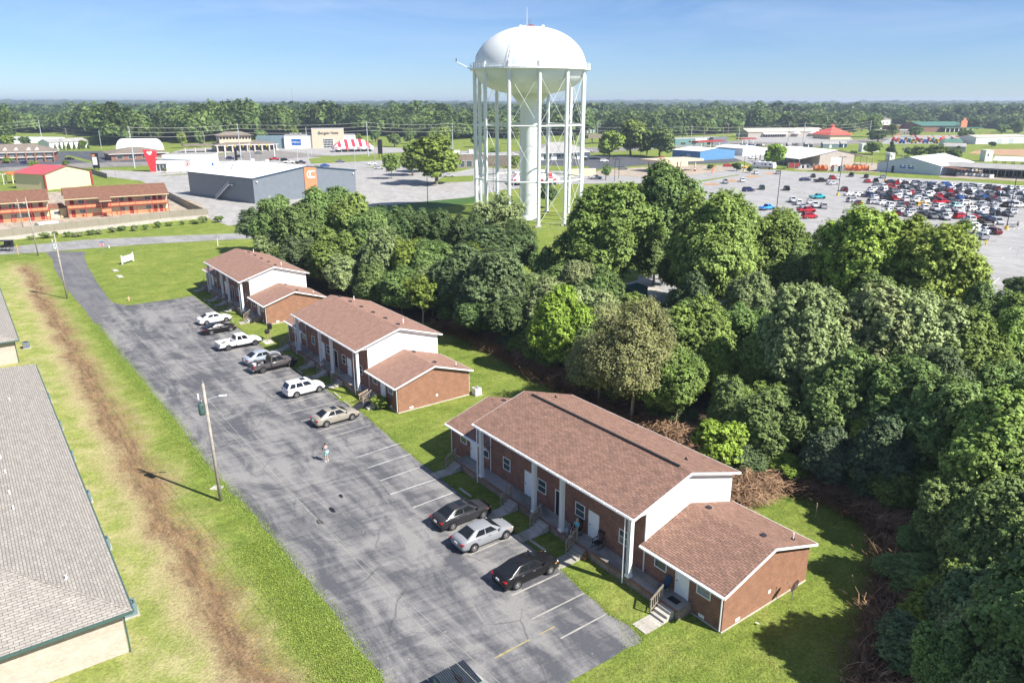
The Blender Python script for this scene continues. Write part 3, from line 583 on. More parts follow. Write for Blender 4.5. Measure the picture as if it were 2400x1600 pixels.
        for yy in (y0-.03, y1+.03):
            b = MB(); b.tube((xe-.08*s, yy, 2.85), (xe-.08*s, yy, .1), .05, 'white_paint', 6); B(b, 'downspout')
        b = MB()
        for xx, yy in (((-28.7, 38.16), (-24.35, 38.27)) if s > 0 else ((-50.5, 38.2), (-53, 38.2))):
            zz = 4.47-(yy-37.4)*.31; b.box(xx-.16, xx+.16, yy-.16, yy+.2, zz-.02, zz+.12, 'dark_cloth')
        B(b, 'roof_vent', r2)
        if s > 0:
            b = MB(); b.tube((-23.54, 40.52, 3.3), (-23.54, 40.52, 4.0), .05, 'white_paint', 8); b.tube((-23.54, 40.52, 3.5), (-23.54, 40.52, 3.58), .14, 'black_paint', 8); B(b, 'vent_pipe', r2)
    if near:
        b = MB(); zz = 7.16; b.box(-46.9, -30.4, ym-.11, ym+.11, zz-.015, zz+.05, 'black_paint'); B(b, 'ridge_vent', rf)
        for xx, yy in ((-47.05+.6, 39.1), (-31.65, 39)):
            b = MB(); z = 7.15-(yy-ym)*.304; b.tube((xx, yy, z-.05), (xx, yy, z+.2), .06, 'black_paint', 8); b.tube((xx, yy, z-.02), (xx, yy, z+.03), .16, 'dark_cloth', 8); B(b, 'vent_pipe', rf)
    else:
        for xx in (-47.4, -44.2, -41.0, -37.8, -34.6, -31.5):
            yy = 37.8; z = 7.15-(yy-ym)*.304; b = MB(); b.box(xx-.2, xx+.2, yy-.18, yy+.2, z-.05, z+.13, 'dark_cloth'); B(b, 'roof_vent', rf)
        for xx in (-46.3, -33):
            yy = 39.3; z = 7.15-(yy-ym)*.304; b = MB(); b.tube((xx, yy, z-.1), (xx, yy, z+.55), .06, 'white_paint', 8); B(b, 'vent_pipe', rf)
    # porch slab on a brick edge
    b = MB(); b.box(-51.3, -25.5, 31.75, y0, .66, .75, 'porch_concrete'); B(b, 'porch_floor')
    b = MB(); b.box(-51.3, -25.5, 31.80, 31.95, -.1, .655, 'step_brick'); b.box(-51.3, -25.5, 31.72, 31.80, .56, .745, 'red_brick')
    b.box(-25.52, -25.42, 31.8, y0, -.1, .74, 'step_brick'); b.box(-51.4, -51.3, 31.8, y0, -.1, .74, 'step_brick'); B(b, 'porch_edge')
    # steps and their wooden rails
    for x in (-26.3, -34.55, -38.75, -42.6, -50.9):
        b = MB()
        for k in range(3): b.box(x-.55, x+.55, 30.82+k*.3, 31.72, -.05+.0*k, .2+.18*k, 'concrete') if k == 0 else b.box(x-.55, x+.55, 30.82+k*.3, 31.718-k*.001, .2+.18*(k-1)+.001, .2+.18*k, 'concrete')
        B(b, 'steps')
        b = MB(); xr = x-.62
        for q in range(6):
            yy = 30.9+q*.18; zz = .2+q*.11; b.box(xr-.02, xr+.02, yy-.02, yy+.02, zz-.1, zz+.85, 'weathered_wood')
        b.box(xr-.045, xr+.045, 30.82, 30.9, -.05, 1.05, 'weathered_wood'); b.box(xr-.045, xr+.045, 31.86, 31.94, .7, 1.75, 'weathered_wood')
        b.prism([(xr-.05, 30.82, 1.0), (xr-.05, 31.94, 1.68), (xr-.05, 31.94, 1.76), (xr-.05, 30.82, 1.08)], (.1, 0, 0), 'weathered_wood')
        b.prism([(xr-.025, 30.9, .28), (xr-.025, 31.86, .86), (xr-.025, 31.86, .93), (xr-.025, 30.9, .35)], (.05, 0, 0), 'weathered_wood')
        B(b, 'step_rail')
    # openings
    y = y0
    for x0, x1 in ((-45.8, -44.8), (-41.15, -40.1), (-36.65, -35.6), (-32.05, -31.2)): window_part(root, x0, x1, 1.82, 2.92, y, off)
    for i, x0 in enumerate((-42.75, -38.9, -35.1)): door_part(root, x0, x0+.95, .76, 2.82, y, off, open_=(i == 1))
    for x0, x1 in ((-52.4, -51.4), (-48.95, -47.95), (-28.7, -27.65), (-25.15, -24.05)): window_part(root, x0, x1, 1.75, 2.45, y+.02, off, lite=False, glass='curtained_glass' if x0 > -26 else 'window_glass')
    for x0 in (-50.7, -26.8): door_part(root, x0, x0+.98, .76, 2.76, y+.02, off)
    b = MB(); b.box(-24.85, -24.4, y-.01, y+.01, .18, .42, 'white_paint'); B(b, 'crawl_vent')
    b = MB(); b.box(-23.07, -23.045, 34.35, 34.8, .2, .42, 'white_paint'); b.box(-23.07, -23.04, 37.6, 37.85, .85, 1.1, 'white_paint'); B(b, 'wall_plates')
    return root
apartment('nearest of the three brick apartment houses, with people on its porch', 0, 0, True)
apartment('middle of the three brick apartment houses, a ramp at its near wing', -42.0, .35, False, 'plain_shingle')
apartment('farthest of the three brick apartment houses, next to the big lawn', -82.4, .55, False, 'plain_shingle')
def walk(u, v0, v1, w=1.15):
    b = MB(); b.box(-w/2, w/2, -(v1-v0)/2, (v1-v0)/2, -.03, .06, 'concrete'); o = b.build('path'); p = W(u, (v0+v1)/2); o.location = p; o.rotation_euler.z = ANG; o['kind'] = 'structure'
for d, e in ((0, 0), (-42.0, .35), (-82.4, .55)):
    for u in (-34.55, -38.75, -42.6, -50.9, -26.3):
        if d == -42.0 and u == -26.3: continue
        walk(u+d, 29.2 if d == 0 else 29.9+e, 30.8+e)
# flower tub, ramp, wheel stops
t = thing('wooden_ramp', 'black ramp with a wooden rail at the near end of the middle house', 'ramp', W(-68.9, 31.4), ANG)
b = MB(); b.prism([(-.6, -1.3, .05), (.6, -1.3, .05), (.6, .7, .74), (-.6, .7, .74)], (0, 0, -.06), 'dark_cloth'); b.build('ramp_deck', t)
b = MB()
for q in range(7): b.box(-.67, -.63, -.3+q*.16, -.26+q*.16, .35+q*.05, 1.2+q*.05, 'pale_wood')
b.prism([(-.7, -.4, 1.15), (-.7, .75, 1.52), (-.7, .75, 1.6), (-.7, -.4, 1.23)], (.1, 0, 0), 'pale_wood'); b.prism([(-.68, -.4, .4), (-.68, .75, .77), (-.68, .75, .83), (-.68, -.4, .46)], (.05, 0, 0), 'pale_wood'); b.build('ramp_rail', t)
stops = [(-46.9, 29.85, 'beside the dark grey sedan'), (-37.2, 29.85, 'between the silver and the black sedan'), (-73.5, 30.25, 'in front of the white estate car'), (-70.6, 30.1, 'between the white estate car and the tan sedan'), (-80.6, 29.9, 'right of the dark pickup'), (-83.4, 29.85, 'touching the nose of the dark pickup'), (-110.8, 30.0, 'in front of the white sedan'),
         (-119.5, 30.1, 'by the first walk of the farthest house'), (-122.6, 30.1, 'by the second walk of the farthest house'), (-125.6, 30.2, 'at the lawn corner of the car park')]
for u, v, l in stops:
    b = MB(); b.prism([(-.9, -.1, 0), (.9, -.1, 0), (.9, .1, 0), (-.9, .1, 0)], (0, 0, .06), 'concrete'); b.prism([(-.88, -.07, .06), (.88, -.07, .06), (.88, .07, .06), (-.88, .07, .06)], (0, 0, .06), 'concrete')
    o = b.build('wheel_stop', bevel=.015); o.location = W(u, v, .015); o.rotation_euler.z = ANG+rnd.uniform(-.06, .06); tag(o, 'concrete wheel stop '+l, 'wheel stop', 'wheel stops along the car park')

tufts('verge_grass', [G(*p) for p in LOT_L], 46000, 31, .42, .065, (.25, .34, .07), -.35)
tufts('verge_grass', [G(*p) for p in LOT_R[:-4]], 15000, 32, .12, .055, (.23, .31, .06), .12)
tufts('lawn_tufts', [W(-50, 13.0), W(-20, 12.0)], 22000, 33, .8, .07, (.24, .31, .06)); tufts('lawn_tufts', [W(-24, 26), W(-14, 40)], 24000, 34, 3.6, .05, (.24, .32, .07))
# two grey-roofed buildings on the left
def hip_house(label, u0, u1, v0, v1, ze, slope, acs, pipes):
    uc, vc = (u0+u1)/2, (v0+v1)/2; off = (-uc, -vc)
    root = thing('low_brick_building', label, 'building', W(uc, vc), ANG, 'grey-roofed brick buildings')
    def B(b, n, p=root, **k): return shift(b, *off).build(n, p, **k)
    b = MB(); b.box(u0+.5, u1-.5, v0+.5, v1-.5, -.2, ze-.2, 'pale_brick'); B(b, 'brick_wall')
    h = (v1-v0)/2*slope; vm = (v0+v1)/2; e = (v1-v0)/2
    b = MB(); a, c, d, f = (u0, v0, ze), (u1, v0, ze), (u1, v1, ze), (u0, v1, ze); r0, r1 = (u0+e, vm, ze+h), (u1-e, vm, ze+h)
    b.poly([a, c, r1, r0], 'grey_shingle'); b.poly([d, f, r0, r1], 'grey_shingle'); b.poly([c, d, r1], 'grey_shingle'); b.poly([f, a, r0], 'grey_shingle'); rf = B(b, 'roof')
    b = MB()
    for p, q in ((c, r1), (d, r1), (a, r0), (f, r0), (r0, r1)): b.tube(Vector(p)+Vector((0, 0, -.03)), Vector(q)+Vector((0, 0, -.03)), .09, 'grey_shingle', 6)
    B(b, 'ridge_caps', rf)
    b = MB(); b.box(u0, u1, v1-.02, v1+.1, ze-.16, ze-.01, 'gutter_green'); b.box(u1-.02, u1+.1, v0, v1, ze-.16, ze-.01, 'gutter_green'); b.poly([(u0, v0, ze-.14), (u0, v1, ze-.14), (u1, v1, ze-.14), (u1, v0, ze-.14)], 'dark_cloth'); B(b, 'eaves')
    b = MB(); b.tube((u1-.45, v1-.45, ze-.2), (u1-.42, v1-.42, .05), .05, 'gutter_green', 6); B(b, 'downspout')
    for u, v in pipes:
        z = ze+(v1-v)*slope; b = MB(); b.tube((u, v, z-.05), (u, v, z+.28), .055, 'white_paint', 8); B(b, 'vent_pipe', rf)
    return root
hip_house('big grey-shingled brick building filling the left edge', -95.3, -42.4, -15.5, 4.0, 3.0, .36, [], [(-81,.8),(-65.8,-.7),(-62.8,-.6),(-58.9,-.6),(-56.3,-.55),(-46.4,1.3)])
hip_house('smaller grey-shingled brick building cut by the left edge beyond the big one', -150, -107.2, -15.5, 3.3, 3.0, .36, [], [])

# ------------------------------------------------------------------ cars
def loft(b, st, m, ys=None):
    """st: (x, ztop, halfwidth, zlow) from tail to nose"""
    rows = []
    for x, zt, w_, zl in st:
        zm = zl+(zt-zl)*.55
        half = [(0, zl), (w_*.86, zl), (w_*.985, zl+.07), (w_, zm), (w_*.965, zt-.10), (w_*.84, zt-.005), (w_*.4, zt+.02), (0, zt+.025)]
        rows.append([(x, -y, z) for y, z in half]+[(x, y, z) for y, z in half[-2:0:-1]])
    n = len(rows[0]); vs = [p for r_ in rows for p in r_]
    fs = [(i*n+j, i*n+(j+1) % n, (i+1)*n+(j+1) % n, (i+1)*n+j) for i in range(len(rows)-1) for j in range(n)]
    fs += [tuple(range(n))[::-1], tuple(range((len(rows)-1)*n, len(rows)*n))]
    fs = [f[::-1] for f in fs]
    b.faces(vs, fs, m)
CARK = {
 'sedan': dict(L=4.85, st=[(-2.42, .66, .66, .40), (-2.38, .90, .80, .28), (-2.15, 1.04, .88, .22), (-1.6, 1.06, .915, .20), (-.6, .98, .925, .19), (.7, .95, .92, .19), (1.15, .96, .915, .20), (1.7, .87, .90, .20), (2.15, .76, .84, .24), (2.37, .62, .70, .32), (2.42, .50, .55, .38)],
    gh=(-1.95, 1.18, -1.0, .35, .98, 1.45, .80, .58), wx=(-1.42, 1.42), wr=.33),
 'coupe': dict(L=4.7, st=[(-2.35, .66, .66, .40), (-2.3, .92, .80, .28), (-2.05, 1.04, .87, .22), (-1.5, 1.05, .91, .20), (-.6, .97, .915, .19), (.7, .94, .91, .19), (1.15, .95, .905, .20), (1.7, .85, .89, .20), (2.1, .74, .83, .24), (2.3, .60, .70, .32), (2.35, .50, .55, .38)],
    gh=(-2.0, 1.12, -.75, .15, .97, 1.37, .78, .54), wx=(-1.35, 1.38), wr=.34),
 'suv': dict(L=4.6, st=[(-2.28, .75, .80, .42), (-2.27, 1.02, .88, .32), (-2.1, 1.12, .90, .26), (-1.5, 1.12, .915, .25), (-.6, 1.08, .92, .24), (.7, 1.05, .92, .24), (1.1, 1.06, .91, .25), (1.6, 1.0, .90, .26), (2.0, .90, .84, .28), (2.22, .74, .74, .34), (2.28, .56, .60, .40)],
    gh=(-2.24, 1.2, -1.85, .45, 1.08, 1.68, .82, .64), wx=(-1.32, 1.38), wr=.36),
 'pickup': dict(L=5.6, st=[(-.72, 1.06, .90, .42), (-.6, 1.12, .94, .40), (.6, 1.12, .95, .40), (1.3, 1.12, .94, .42), (1.6, 1.10, .93, .44), (2.2, 1.04, .91, .46), (2.6, .95, .86, .46), (2.78, .74, .80, .44), (2.80, .56, .7, .46)],
    gh=(-.68, 1.45, -.48, .72, 1.1, 1.76, .82, .66), wx=(-1.75, 1.8), wr=.38, bed=(-2.8, -.76)),
}
def gpanel(b, q, u0, u1, v0, v1, m, off=.012):
    a, c, d, e = [Vector(p) for p in q]         # bottom-left, bottom-right, top-right, top-left seen from outside
    f = lambda u, v: (a.lerp(c, u)).lerp(e.lerp(d, u), v)
    n = (c-a).cross(e-a).normalized()*off
    b.poly([f(u0, v0)+n, f(u1, v0)+n, f(u1, v1)+n, f(u0, v1)+n], m)
def gh_faces(g):
    x0, x1, x2, x3, zb, zr, wb, wr = g
    A = [(x0, -wb, zb), (x1, -wb, zb), (x1, wb, zb), (x0, wb, zb)]; T = [(x2, -wr, zr), (x3, -wr, zr), (x3, wr, zr), (x2, wr, zr)]
    return A, T
def cabin(b, g, m):
    A, T = gh_faces(g); xm = (g[2]+g[3])/2
    vs = A+T+[(g[2]+.05, 0, g[5]+.035), (g[3]-.05, 0, g[5]+.035)]
    b.faces(vs, [(0, 1, 5, 4), (1, 2, 6, 9, 5), (2, 3, 7, 6), (3, 0, 4, 8, 7), (4, 5, 9, 8), (8, 9, 6, 7)], m)
def car_bits(kind, b_of):
    """b_of(part) -> mesh builder for that part"""
    k = CARK[kind]; g = k['gh']; A, T = gh_faces(g)
    loft(b_of('body'), k['st'], 'car_paint'); cabin(b_of('cabin'), g, 'car_paint')
    gpanel(b_of('windshield'), (A[1], A[2], T[2], T[1]), .05, .95, .06, .93, 'glass', .022)
    gpanel(b_of('rear_window'), (A[3], A[0], T[0], T[3]), .07, .93, .12, .90, 'glass', .022)
    cuts = {'sedan': [(.20, .50), (.53, .86)], 'coupe': [(.28, .52), (.55, .86)], 'suv': [(.06, .27), (.30, .55), (.58, .86)], 'pickup': [(.10, .42), (.46, .84)]}[kind]
    for s in (0, 1):
        q = (A[0], A[1], T[1], T[0]) if s == 0 else (A[2], A[3], T[3], T[2])
        for i, (a, c) in enumerate(cuts):
            if s: a, c = 1-c, 1-a
            gpanel(b_of('side_window'), q, a, c, .10, .86, 'glass', .014)
    st = k['st']; xf = st[-3][0]; zf = st[-3][1]; wf = st[-3][2]
    for s in (-1, 1):
        b = b_of('headlight'); b.box(xf-.05, xf+.11, s*(wf*.72)-.15, s*(wf*.72)+.13, zf-.20, zf-.08, 'front_light')
        b.box(xf-.30, xf-.12, s*(wf+.02)-.02, s*(wf+.02)+.02, zf-.14, zf-.06, 'amber_light')
        if 'bed' not in k:
            xr = st[1][0]; b = b_of('taillight'); b.box(xr-.035, xr+.16, s*.70-.17, s*.70+.15, st[1][1]-.15, st[1][1]-.045, 'rear_light')
        b = b_of('mirror'); b.box(g[1]-.35, g[1]-.23, s*.93-.09, s*.93+.09, g[4]+.02, g[4]+.15, 'car_paint')
    if 'bed' in k:
        x0, x1 = k['bed']; b = b_of('bed')
        b.box(x0, x1, -.93, -.80, .55, 1.12, 'car_paint'); b.box(x0, x1, .80, .93, .55, 1.12, 'car_paint'); b.box(x0-.05, x0+.05, -.93, .93, .55, 1.10, 'car_paint')
        b.box(x1-.08, x1, -.80, .80, .6, 1.12, 'car_paint'); b.box(x0+.05, x1-.08, -.80, .80, .55, .66, 'dark_cloth'); b.box(x0-.16, x0-.05, -.9, .9, .45, .62, 'alloy')
        for s in (-1, 1): b_of('taillight').box(x0-.07, x0+.08, s*.87-.07, s*.87+.075, .80, 1.06, 'rear_light')
    b = b_of('underbody'); L0, L1 = st[0][0]+.1, st[-1][0]-.15
    if 'bed' in k: L0 = k['bed'][0]+.2
    b.box(L0, L1, -.78, .78, .17 if 'bed' not in k else .3, .5, 'black_paint')
    for wx in k['wx']:
        for s in (-1, 1):
            b = b_of('arch'); b.tube((wx, s*.80, k['wr']+.02), (wx, s*(.935 if kind != 'pickup' else .955), k['wr']+.02), k['wr']+.055, 'black_paint', 20)
    return k
def wheel(b, bt, x, s, r, far=False):
    y = s*.84
    prof = [(r*.62, -.11), (r*.93, -.11), (r, -.07), (r, .07), (r*.93, .11), (r*.62, .11)]
    n = 12 if far else 24
    for mb, pr, m in ((bt, prof, 'dark_rubber'),):
        vs = []; 
        for rr, yy in pr:
            for i in range(n):
                t = 2*math.pi*i/n; vs.append((x+rr*math.cos(t), y+yy, r+rr*math.sin(t)))
        mb.faces(vs, [(j*n+i, j*n+(i+1) % n, (j+1)*n+(i+1) % n, (j+1)*n+i) for j in range(len(pr)-1) for i in range(n)], m)
    if far: b.tube((x, y-.05, r), (x, y+s*.115, r), r*.6, 'alloy', 8); return
    b.tube((x, y-s*.09, r), (x, y+s*.06, r), r*.62, 'black_paint', 24)
    b.tube((x, y+s*.06, r), (x, y+s*.125, r), r*.16, 'alloy', 10)
    for i in range(5):
        t = 2*math.pi*i/5+.3; d = Vector((math.cos(t), 0, math.sin(t))); q = Vector((-math.sin(t), 0, math.cos(t)))
        c = Vector((x, y+s*.06, r)); b.prism([c+d*.03-q*.035, c+d*r*.62-q*.05, c+d*r*.62+q*.05, c+d*.03+q*.035], (0, s*.05, 0), 'alloy')
    vs = []
    for rr, yy in ((r*.64, .06), (r*.64, .12), (r*.55, .12), (r*.55, .06)):
        for i in range(24):
            t = 2*math.pi*i/24; vs.append((x+rr*math.cos(t), y+s*yy, r+rr*math.sin(t)))
    b.faces(vs, [(j*24+i, j*24+(i+1) % 24, (j+1)*24+(i+1) % 24, (j+1)*24+i) for j in range(3) for i in range(24)], 'alloy')
def car(name, kind, label, cat, u, v, rot, color, group='cars parked in front of the apartments', roofdark=None, sun=False):
    root = thing(name, label, cat, W(u, v, .014), ANG+math.pi/2+rot, group)
    parts = {}
    def bo(n):
        b = MB(); parts.setdefault(n, []).append(b); return b
    k = car_bits(kind, bo)
    nm = {'body': dict(smooth=True, subsurf=1), 'cabin': dict(bevel=.07, smooth=True), 'bed': dict(bevel=.015), 'mirror': dict(bevel=.03), 'headlight': dict(bevel=.03), 'taillight': dict(bevel=.03)}
    body = None
    for n, bs in parts.items():
        for b in bs:
            if n == 'arch': o = b.build('wheel_arch', root)
            else: o = b.build(n, root, **nm.get(n, {}))
            o.color = (*color, 1)
            if n == 'body': body = o
    for wx in k['wx']:
        for s in (-1, 1):
            bt, br_ = MB(), MB(); wheel(br_, bt, wx, s, k['wr'])
            o = bt.build('wheel', root, smooth=False); br_.build('rim', o)
    x0 = k['st'][0][0] if 'bed' not in k else k['bed'][0]-.05
    b = MB(); b.box(x0-.03, x0+.02, -.17, .17, .62, .78, 'plate'); b.build('number_plate', root)
    b = MB(); xf = k['st'][-1][0]; b.box(xf-.1, xf+.012, -.42, .42, k['st'][-1][3]+.05, k['st'][-1][3]+.2, 'black_paint'); b.build('grille', root)
    for s in (-1, 1):
        b = MB(); g = k['gh']; zz = (g[4]+.38*0)-.12
        for xx in ((.0, -.95) if kind != 'pickup' else (.25,)): b.box(xx-.1, xx+.1, s*.905-.02, s*.905+.03, zz-.015, zz+.015, 'alloy' if kind != 'coupe' else 'car_paint')
        o = b.build('door_handle', root); o.color = (*color, 1)
    if sun:
        b = MB(); g = k['gh']; b.box(-.45, .10, -.38, .38, g[5]+.018, g[5]+.036, 'glass'); b.build('sunroof', root)
    return root, parts
BLK, DGR, SIL, TAN, WHT = (.012, .012, .014), (.030, .030, .035), (.24, .25, .27), (.27, .25, .21), (.78, .78, .78)
car('parked_car', 'sedan', 'black sedan nearest the camera, parked before the walk of the nearest house', 'car', -34.85, 27.0, R(0), BLK)
car('parked_car', 'sedan', 'silver sedan parked between the black and the dark grey sedan', 'car', -40.2, 27.1, R(.5), SIL)
car('parked_car', 'sedan', 'dark grey sedan with a sunroof and a sunlit pale rear window', 'car', -43.6, 27.4, R(1), DGR, sun=True)
car('parked_car', 'sedan', 'tan gold sedan with a sunroof parked by the ramp', 'car', -67.2, 27.3, R(2.5), TAN, sun=True)
car('parked_car', 'suv', 'white estate car with a roof opening before the middle house', 'car', -76.5, 27.7, R(3), WHT, sun=True)
r_, _ = car('pickup_truck', 'pickup', 'dark grey pickup with a loaded open bed, red rear lights', 'pickup truck', -86.6, 27.8, R(5), (.075, .068, .07), 'pickups in front of the apartments')
for i in range(7):
    b = MB(); a = rnd.uniform(0, 3); x = -1.2-rnd.random()*1.1; y = rnd.uniform(-.5, .5)
    b.box(-.22, .22, -.14, .14, 0, .2, ['white_paint', 'grey_metal', 'dark_cloth'][i % 3]); o = b.build('cargo_bag', bevel=.05); o.location = r_.matrix_basis @ Vector((x, y, .66+.15*(i > 3))); o.rotation_euler.z = a
    tag(o, 'small bag or box of junk heaped in the bed of the dark pickup', 'cargo', 'junk in the dark pickup bed')
car('parked_car', 'sedan', 'silver blue sedan half hidden behind the dark pickup', 'car', -89.9, 27.6, R(7), (.30, .34, .40))
car('pickup_truck', 'pickup', 'white pickup with an empty dark bed beside the letter boxes', 'pickup truck', -97.7, 27.1, R(3), WHT, 'pickups in front of the apartments')
car('parked_car', 'coupe', 'black coupe between the white pickup and the white sedan', 'car', -106.2, 26.9, R(3), BLK)
car('parked_car', 'sedan', 'white sedan farthest along the apartment car park', 'car', -111.6, 27.8, R(3), WHT)

# one-piece cars for the far lots
FAR = {}
def far_mesh(kind):
    if kind in FAR: return FAR[kind]
    b = MB()
    k = car_bits(kind, lambda n: b)
    for wx in k['wx']:
        for s in (-1, 1): wheel(b, b, wx, s, k['wr'], True)
    o = b.build('parked_car'); FAR[kind] = o.data; bpy.data.objects.remove(o); return FAR[kind]
CN = {'white': (.80, .80, .80), 'silver': (.42, .43, .45), 'grey': (.16, .17, .18), 'dark grey': (.05, .05, .055), 'black': (.014, .014, .016), 'red': (.42, .02, .03), 'dark red': (.13, .015, .02), 'blue': (.03, .10, .32), 'navy': (.02, .03, .09), 'tan': (.38, .33, .26), 'sky blue': (.05, .32, .80), 'turquoise': (.03, .36, .42), 'yellow': (.70, .42, .03), 'pale mint': (.38, .68, .66), 'green': (.03, .08, .06)}
KN = {'sedan': ('parked_car', 'sedan', 'car'), 'suv': ('parked_car', 'sports utility car', 'car'), 'pickup': ('pickup_truck', 'pickup', 'pickup truck'), 'coupe': ('parked_car', 'coupe', 'car')}
def farcar(p, rz, kind, col, label, group, z=.03):
    o = bpy.data.objects.new(KN[kind][0], far_mesh(kind)); COL.objects.link(o); o.location = (p.x, p.y, z); o.rotation_euler.z = rz; o.color = (*CN[col], 1)
    tag(o, label, KN[kind][2], group); return o
SG = 'cars in the big store car park'
manual = [(1858, 474, 80, 'pickup', 'white', 'white pickup just behind the blue one in the store lot'), (1797, 492, 35, 'pickup', 'sky blue', 'bright sky blue pickup standing apart by the tree tops'), (1754, 449, 15, 'suv', 'navy', 'dark blue sports utility car alone in the empty end of the lot'), (1785, 444, 80, 'suv', 'green', 'dark green sports utility car alone left of the lamp post'),
 (1843, 446, 80, 'suv', 'black', 'small black car alone right of the lamp post'), (1700, 430, 80, 'pickup', 'silver', 'silver pickup beside the first clay patch'), (1740, 426, 80, 'suv', 'white', 'white hatchback beside the second clay patch'), (1772, 408, 80, 'suv', 'white', 'white sports utility car below the motor home'), (1823, 408, 75, 'suv', 'silver', 'silver sports utility car at the last clay patch'),
 (1887, 424, 10, 'sedan', 'navy', 'dark sedan seen side on near the grass verge'), (1905, 416, 75, 'suv', 'dark grey', 'dark sports utility car right behind the side-on dark sedan'), (1923, 427, 15, 'pickup', 'black', 'long black pickup seen side on'), (1949, 420, 80, 'suv', 'red', 'red sports utility car beside the long black pickup'), (1963, 420, 75, 'sedan', 'white', 'white sedan between the red car and the lamp post'),
 (1951, 433, 15, 'sedan', 'silver', 'low silver car seen side on at the lamp post'), (1916, 466, 15, 'pickup', 'turquoise', 'turquoise pickup carrying a dark load'), (1978, 448, 80, 'suv', 'dark red', 'small dark red car right of the yellow lamp base'), (1995, 414, 60, 'pickup', 'black', 'black pickup against the grass verge'), (2030, 417, 60, 'suv', 'dark grey', 'dark grey car against the grass verge, left of the red sedan'), (2032, 428, 80, 'sedan', 'red', 'red sedan left of the black pair by the verge'), (2052, 428, 70, 'pickup', 'black', 'black pickup touching the red sedan by the verge'), (2068, 418, 70, 'suv', 'silver', 'silver car at the third lamp post'),
 (1890, 498, 15, 'pickup', 'red', 'red pickup left end of the row above the trees'), (1897, 512, 15, 'suv', 'red', 'small red car right below the red pickup, above the trees'), (1872, 480, 75, 'suv', 'white', 'first white car of the cluster left of the turquoise pickup'), (1898, 478, 75, 'sedan', 'white', 'white sedan right below the turquoise pickup'), (1910, 486, 78, 'pickup', 'white', 'white pickup in the cluster above the two red cars'), (1929, 488, 78, 'suv', 'silver', 'silver car at the right of the cluster above the two red cars'), (1882, 488, 75, 'sedan', 'silver', 'silver sedan between the white cars of the left cluster'),
 (2160, 486, 15, 'suv', 'yellow', 'yellow sports utility car in the middle of the crowded lot'), (2205, 478, 15, 'pickup', 'red', 'bright red pickup right of the yellow car'), (2236, 488, 15, 'pickup', 'pale mint', 'pale mint pickup below the bright red one'), (2262, 480, 20, 'suv', 'white', 'big white sports utility car above the near lamp post')]
MP = []
for x, y, a, k, c, l in manual:
    p = G(x, y); MP.append(p); farcar(p, R(a), k, c, l, SG)
r3 = random.Random(11); cols = ['white']*30+['silver']*22+['grey']*10+['dark grey']*9+['black']*12+['red']*6+['dark red']*4+['navy']*4+['blue']*3+['tan']*3
ordn = ['1st', '2nd', '3rd']+['%dth' % i for i in range(4, 21)]+['%d%s' % (i, {1: 'st', 2: 'nd', 3: 'rd'}.get(i % 10, 'th')) for i in range(21, 120)]
allst = []
for ri, s in enumerate(ROWS):
    for sg in (1, -1):
        row = []
        for k in range(0, 44):
            t = 27+(k+.5)*3.1; a = R(20) if sg > 0 else R(80)
            p = ST(s, t)+Vector((math.cos(a), math.sin(a), 0))*2.8*sg
            x, y = proj(p)
            if x > 2425 or y > 560 or y < 419: continue
            left = 2065-(y-425)*2.8 if y < 470 else (1973 if y < 480 else 2040)
            if y > 520 and x < 2260: continue
            if y > 545 and not 2290 < x < 2345: continue
            dens = .90 if x > left+20 else 0
            if any((p-q).length < 3.6 for q in MP): continue
            if r3.random() > dens: continue
            row.append((x, p, a+(math.pi if r3.random() < .35 else 0)))
        row.sort(key=lambda q: q[0]); allst.append((s, sg, row))
rows_sorted = sorted([a for a in allst if a[2]], key=lambda a: -a[0]-.1*a[1])
cnt = 0
for i, (s, sg, row) in enumerate(rows_sorted):
    for j, (x, p, a) in enumerate(row):
        k = r3.choices(['sedan', 'suv', 'pickup'], [5, 6, 3])[0]; c = r3.choice(cols)
        farcar(p+Vector((r3.uniform(-.2, .2), r3.uniform(-.3, .3), 0)), a+r3.uniform(-.03, .03), k, c, '%s %s, %s from left in %s row behind the verge' % (c, KN[k][1], ordn[j], ordn[i]), SG); cnt += 1
print('store cars', cnt+len(manual))
near = [(2283, 545, 20, 'sedan', 'white', 'white sedan behind the trees, left of the silver one at the crossing'), (2325, 548, 100, 'suv', 'dark red', 'dark red sports utility car last before the store lane'), (2300, 560, 80, 'suv', 'silver', 'silver sports utility car beside the trees at the store lane')]
for x, y, a, k, c, l in near: farcar(G(x, y), R(a), k, c, l, SG)
TG = 'cars on the streets and yards behind'
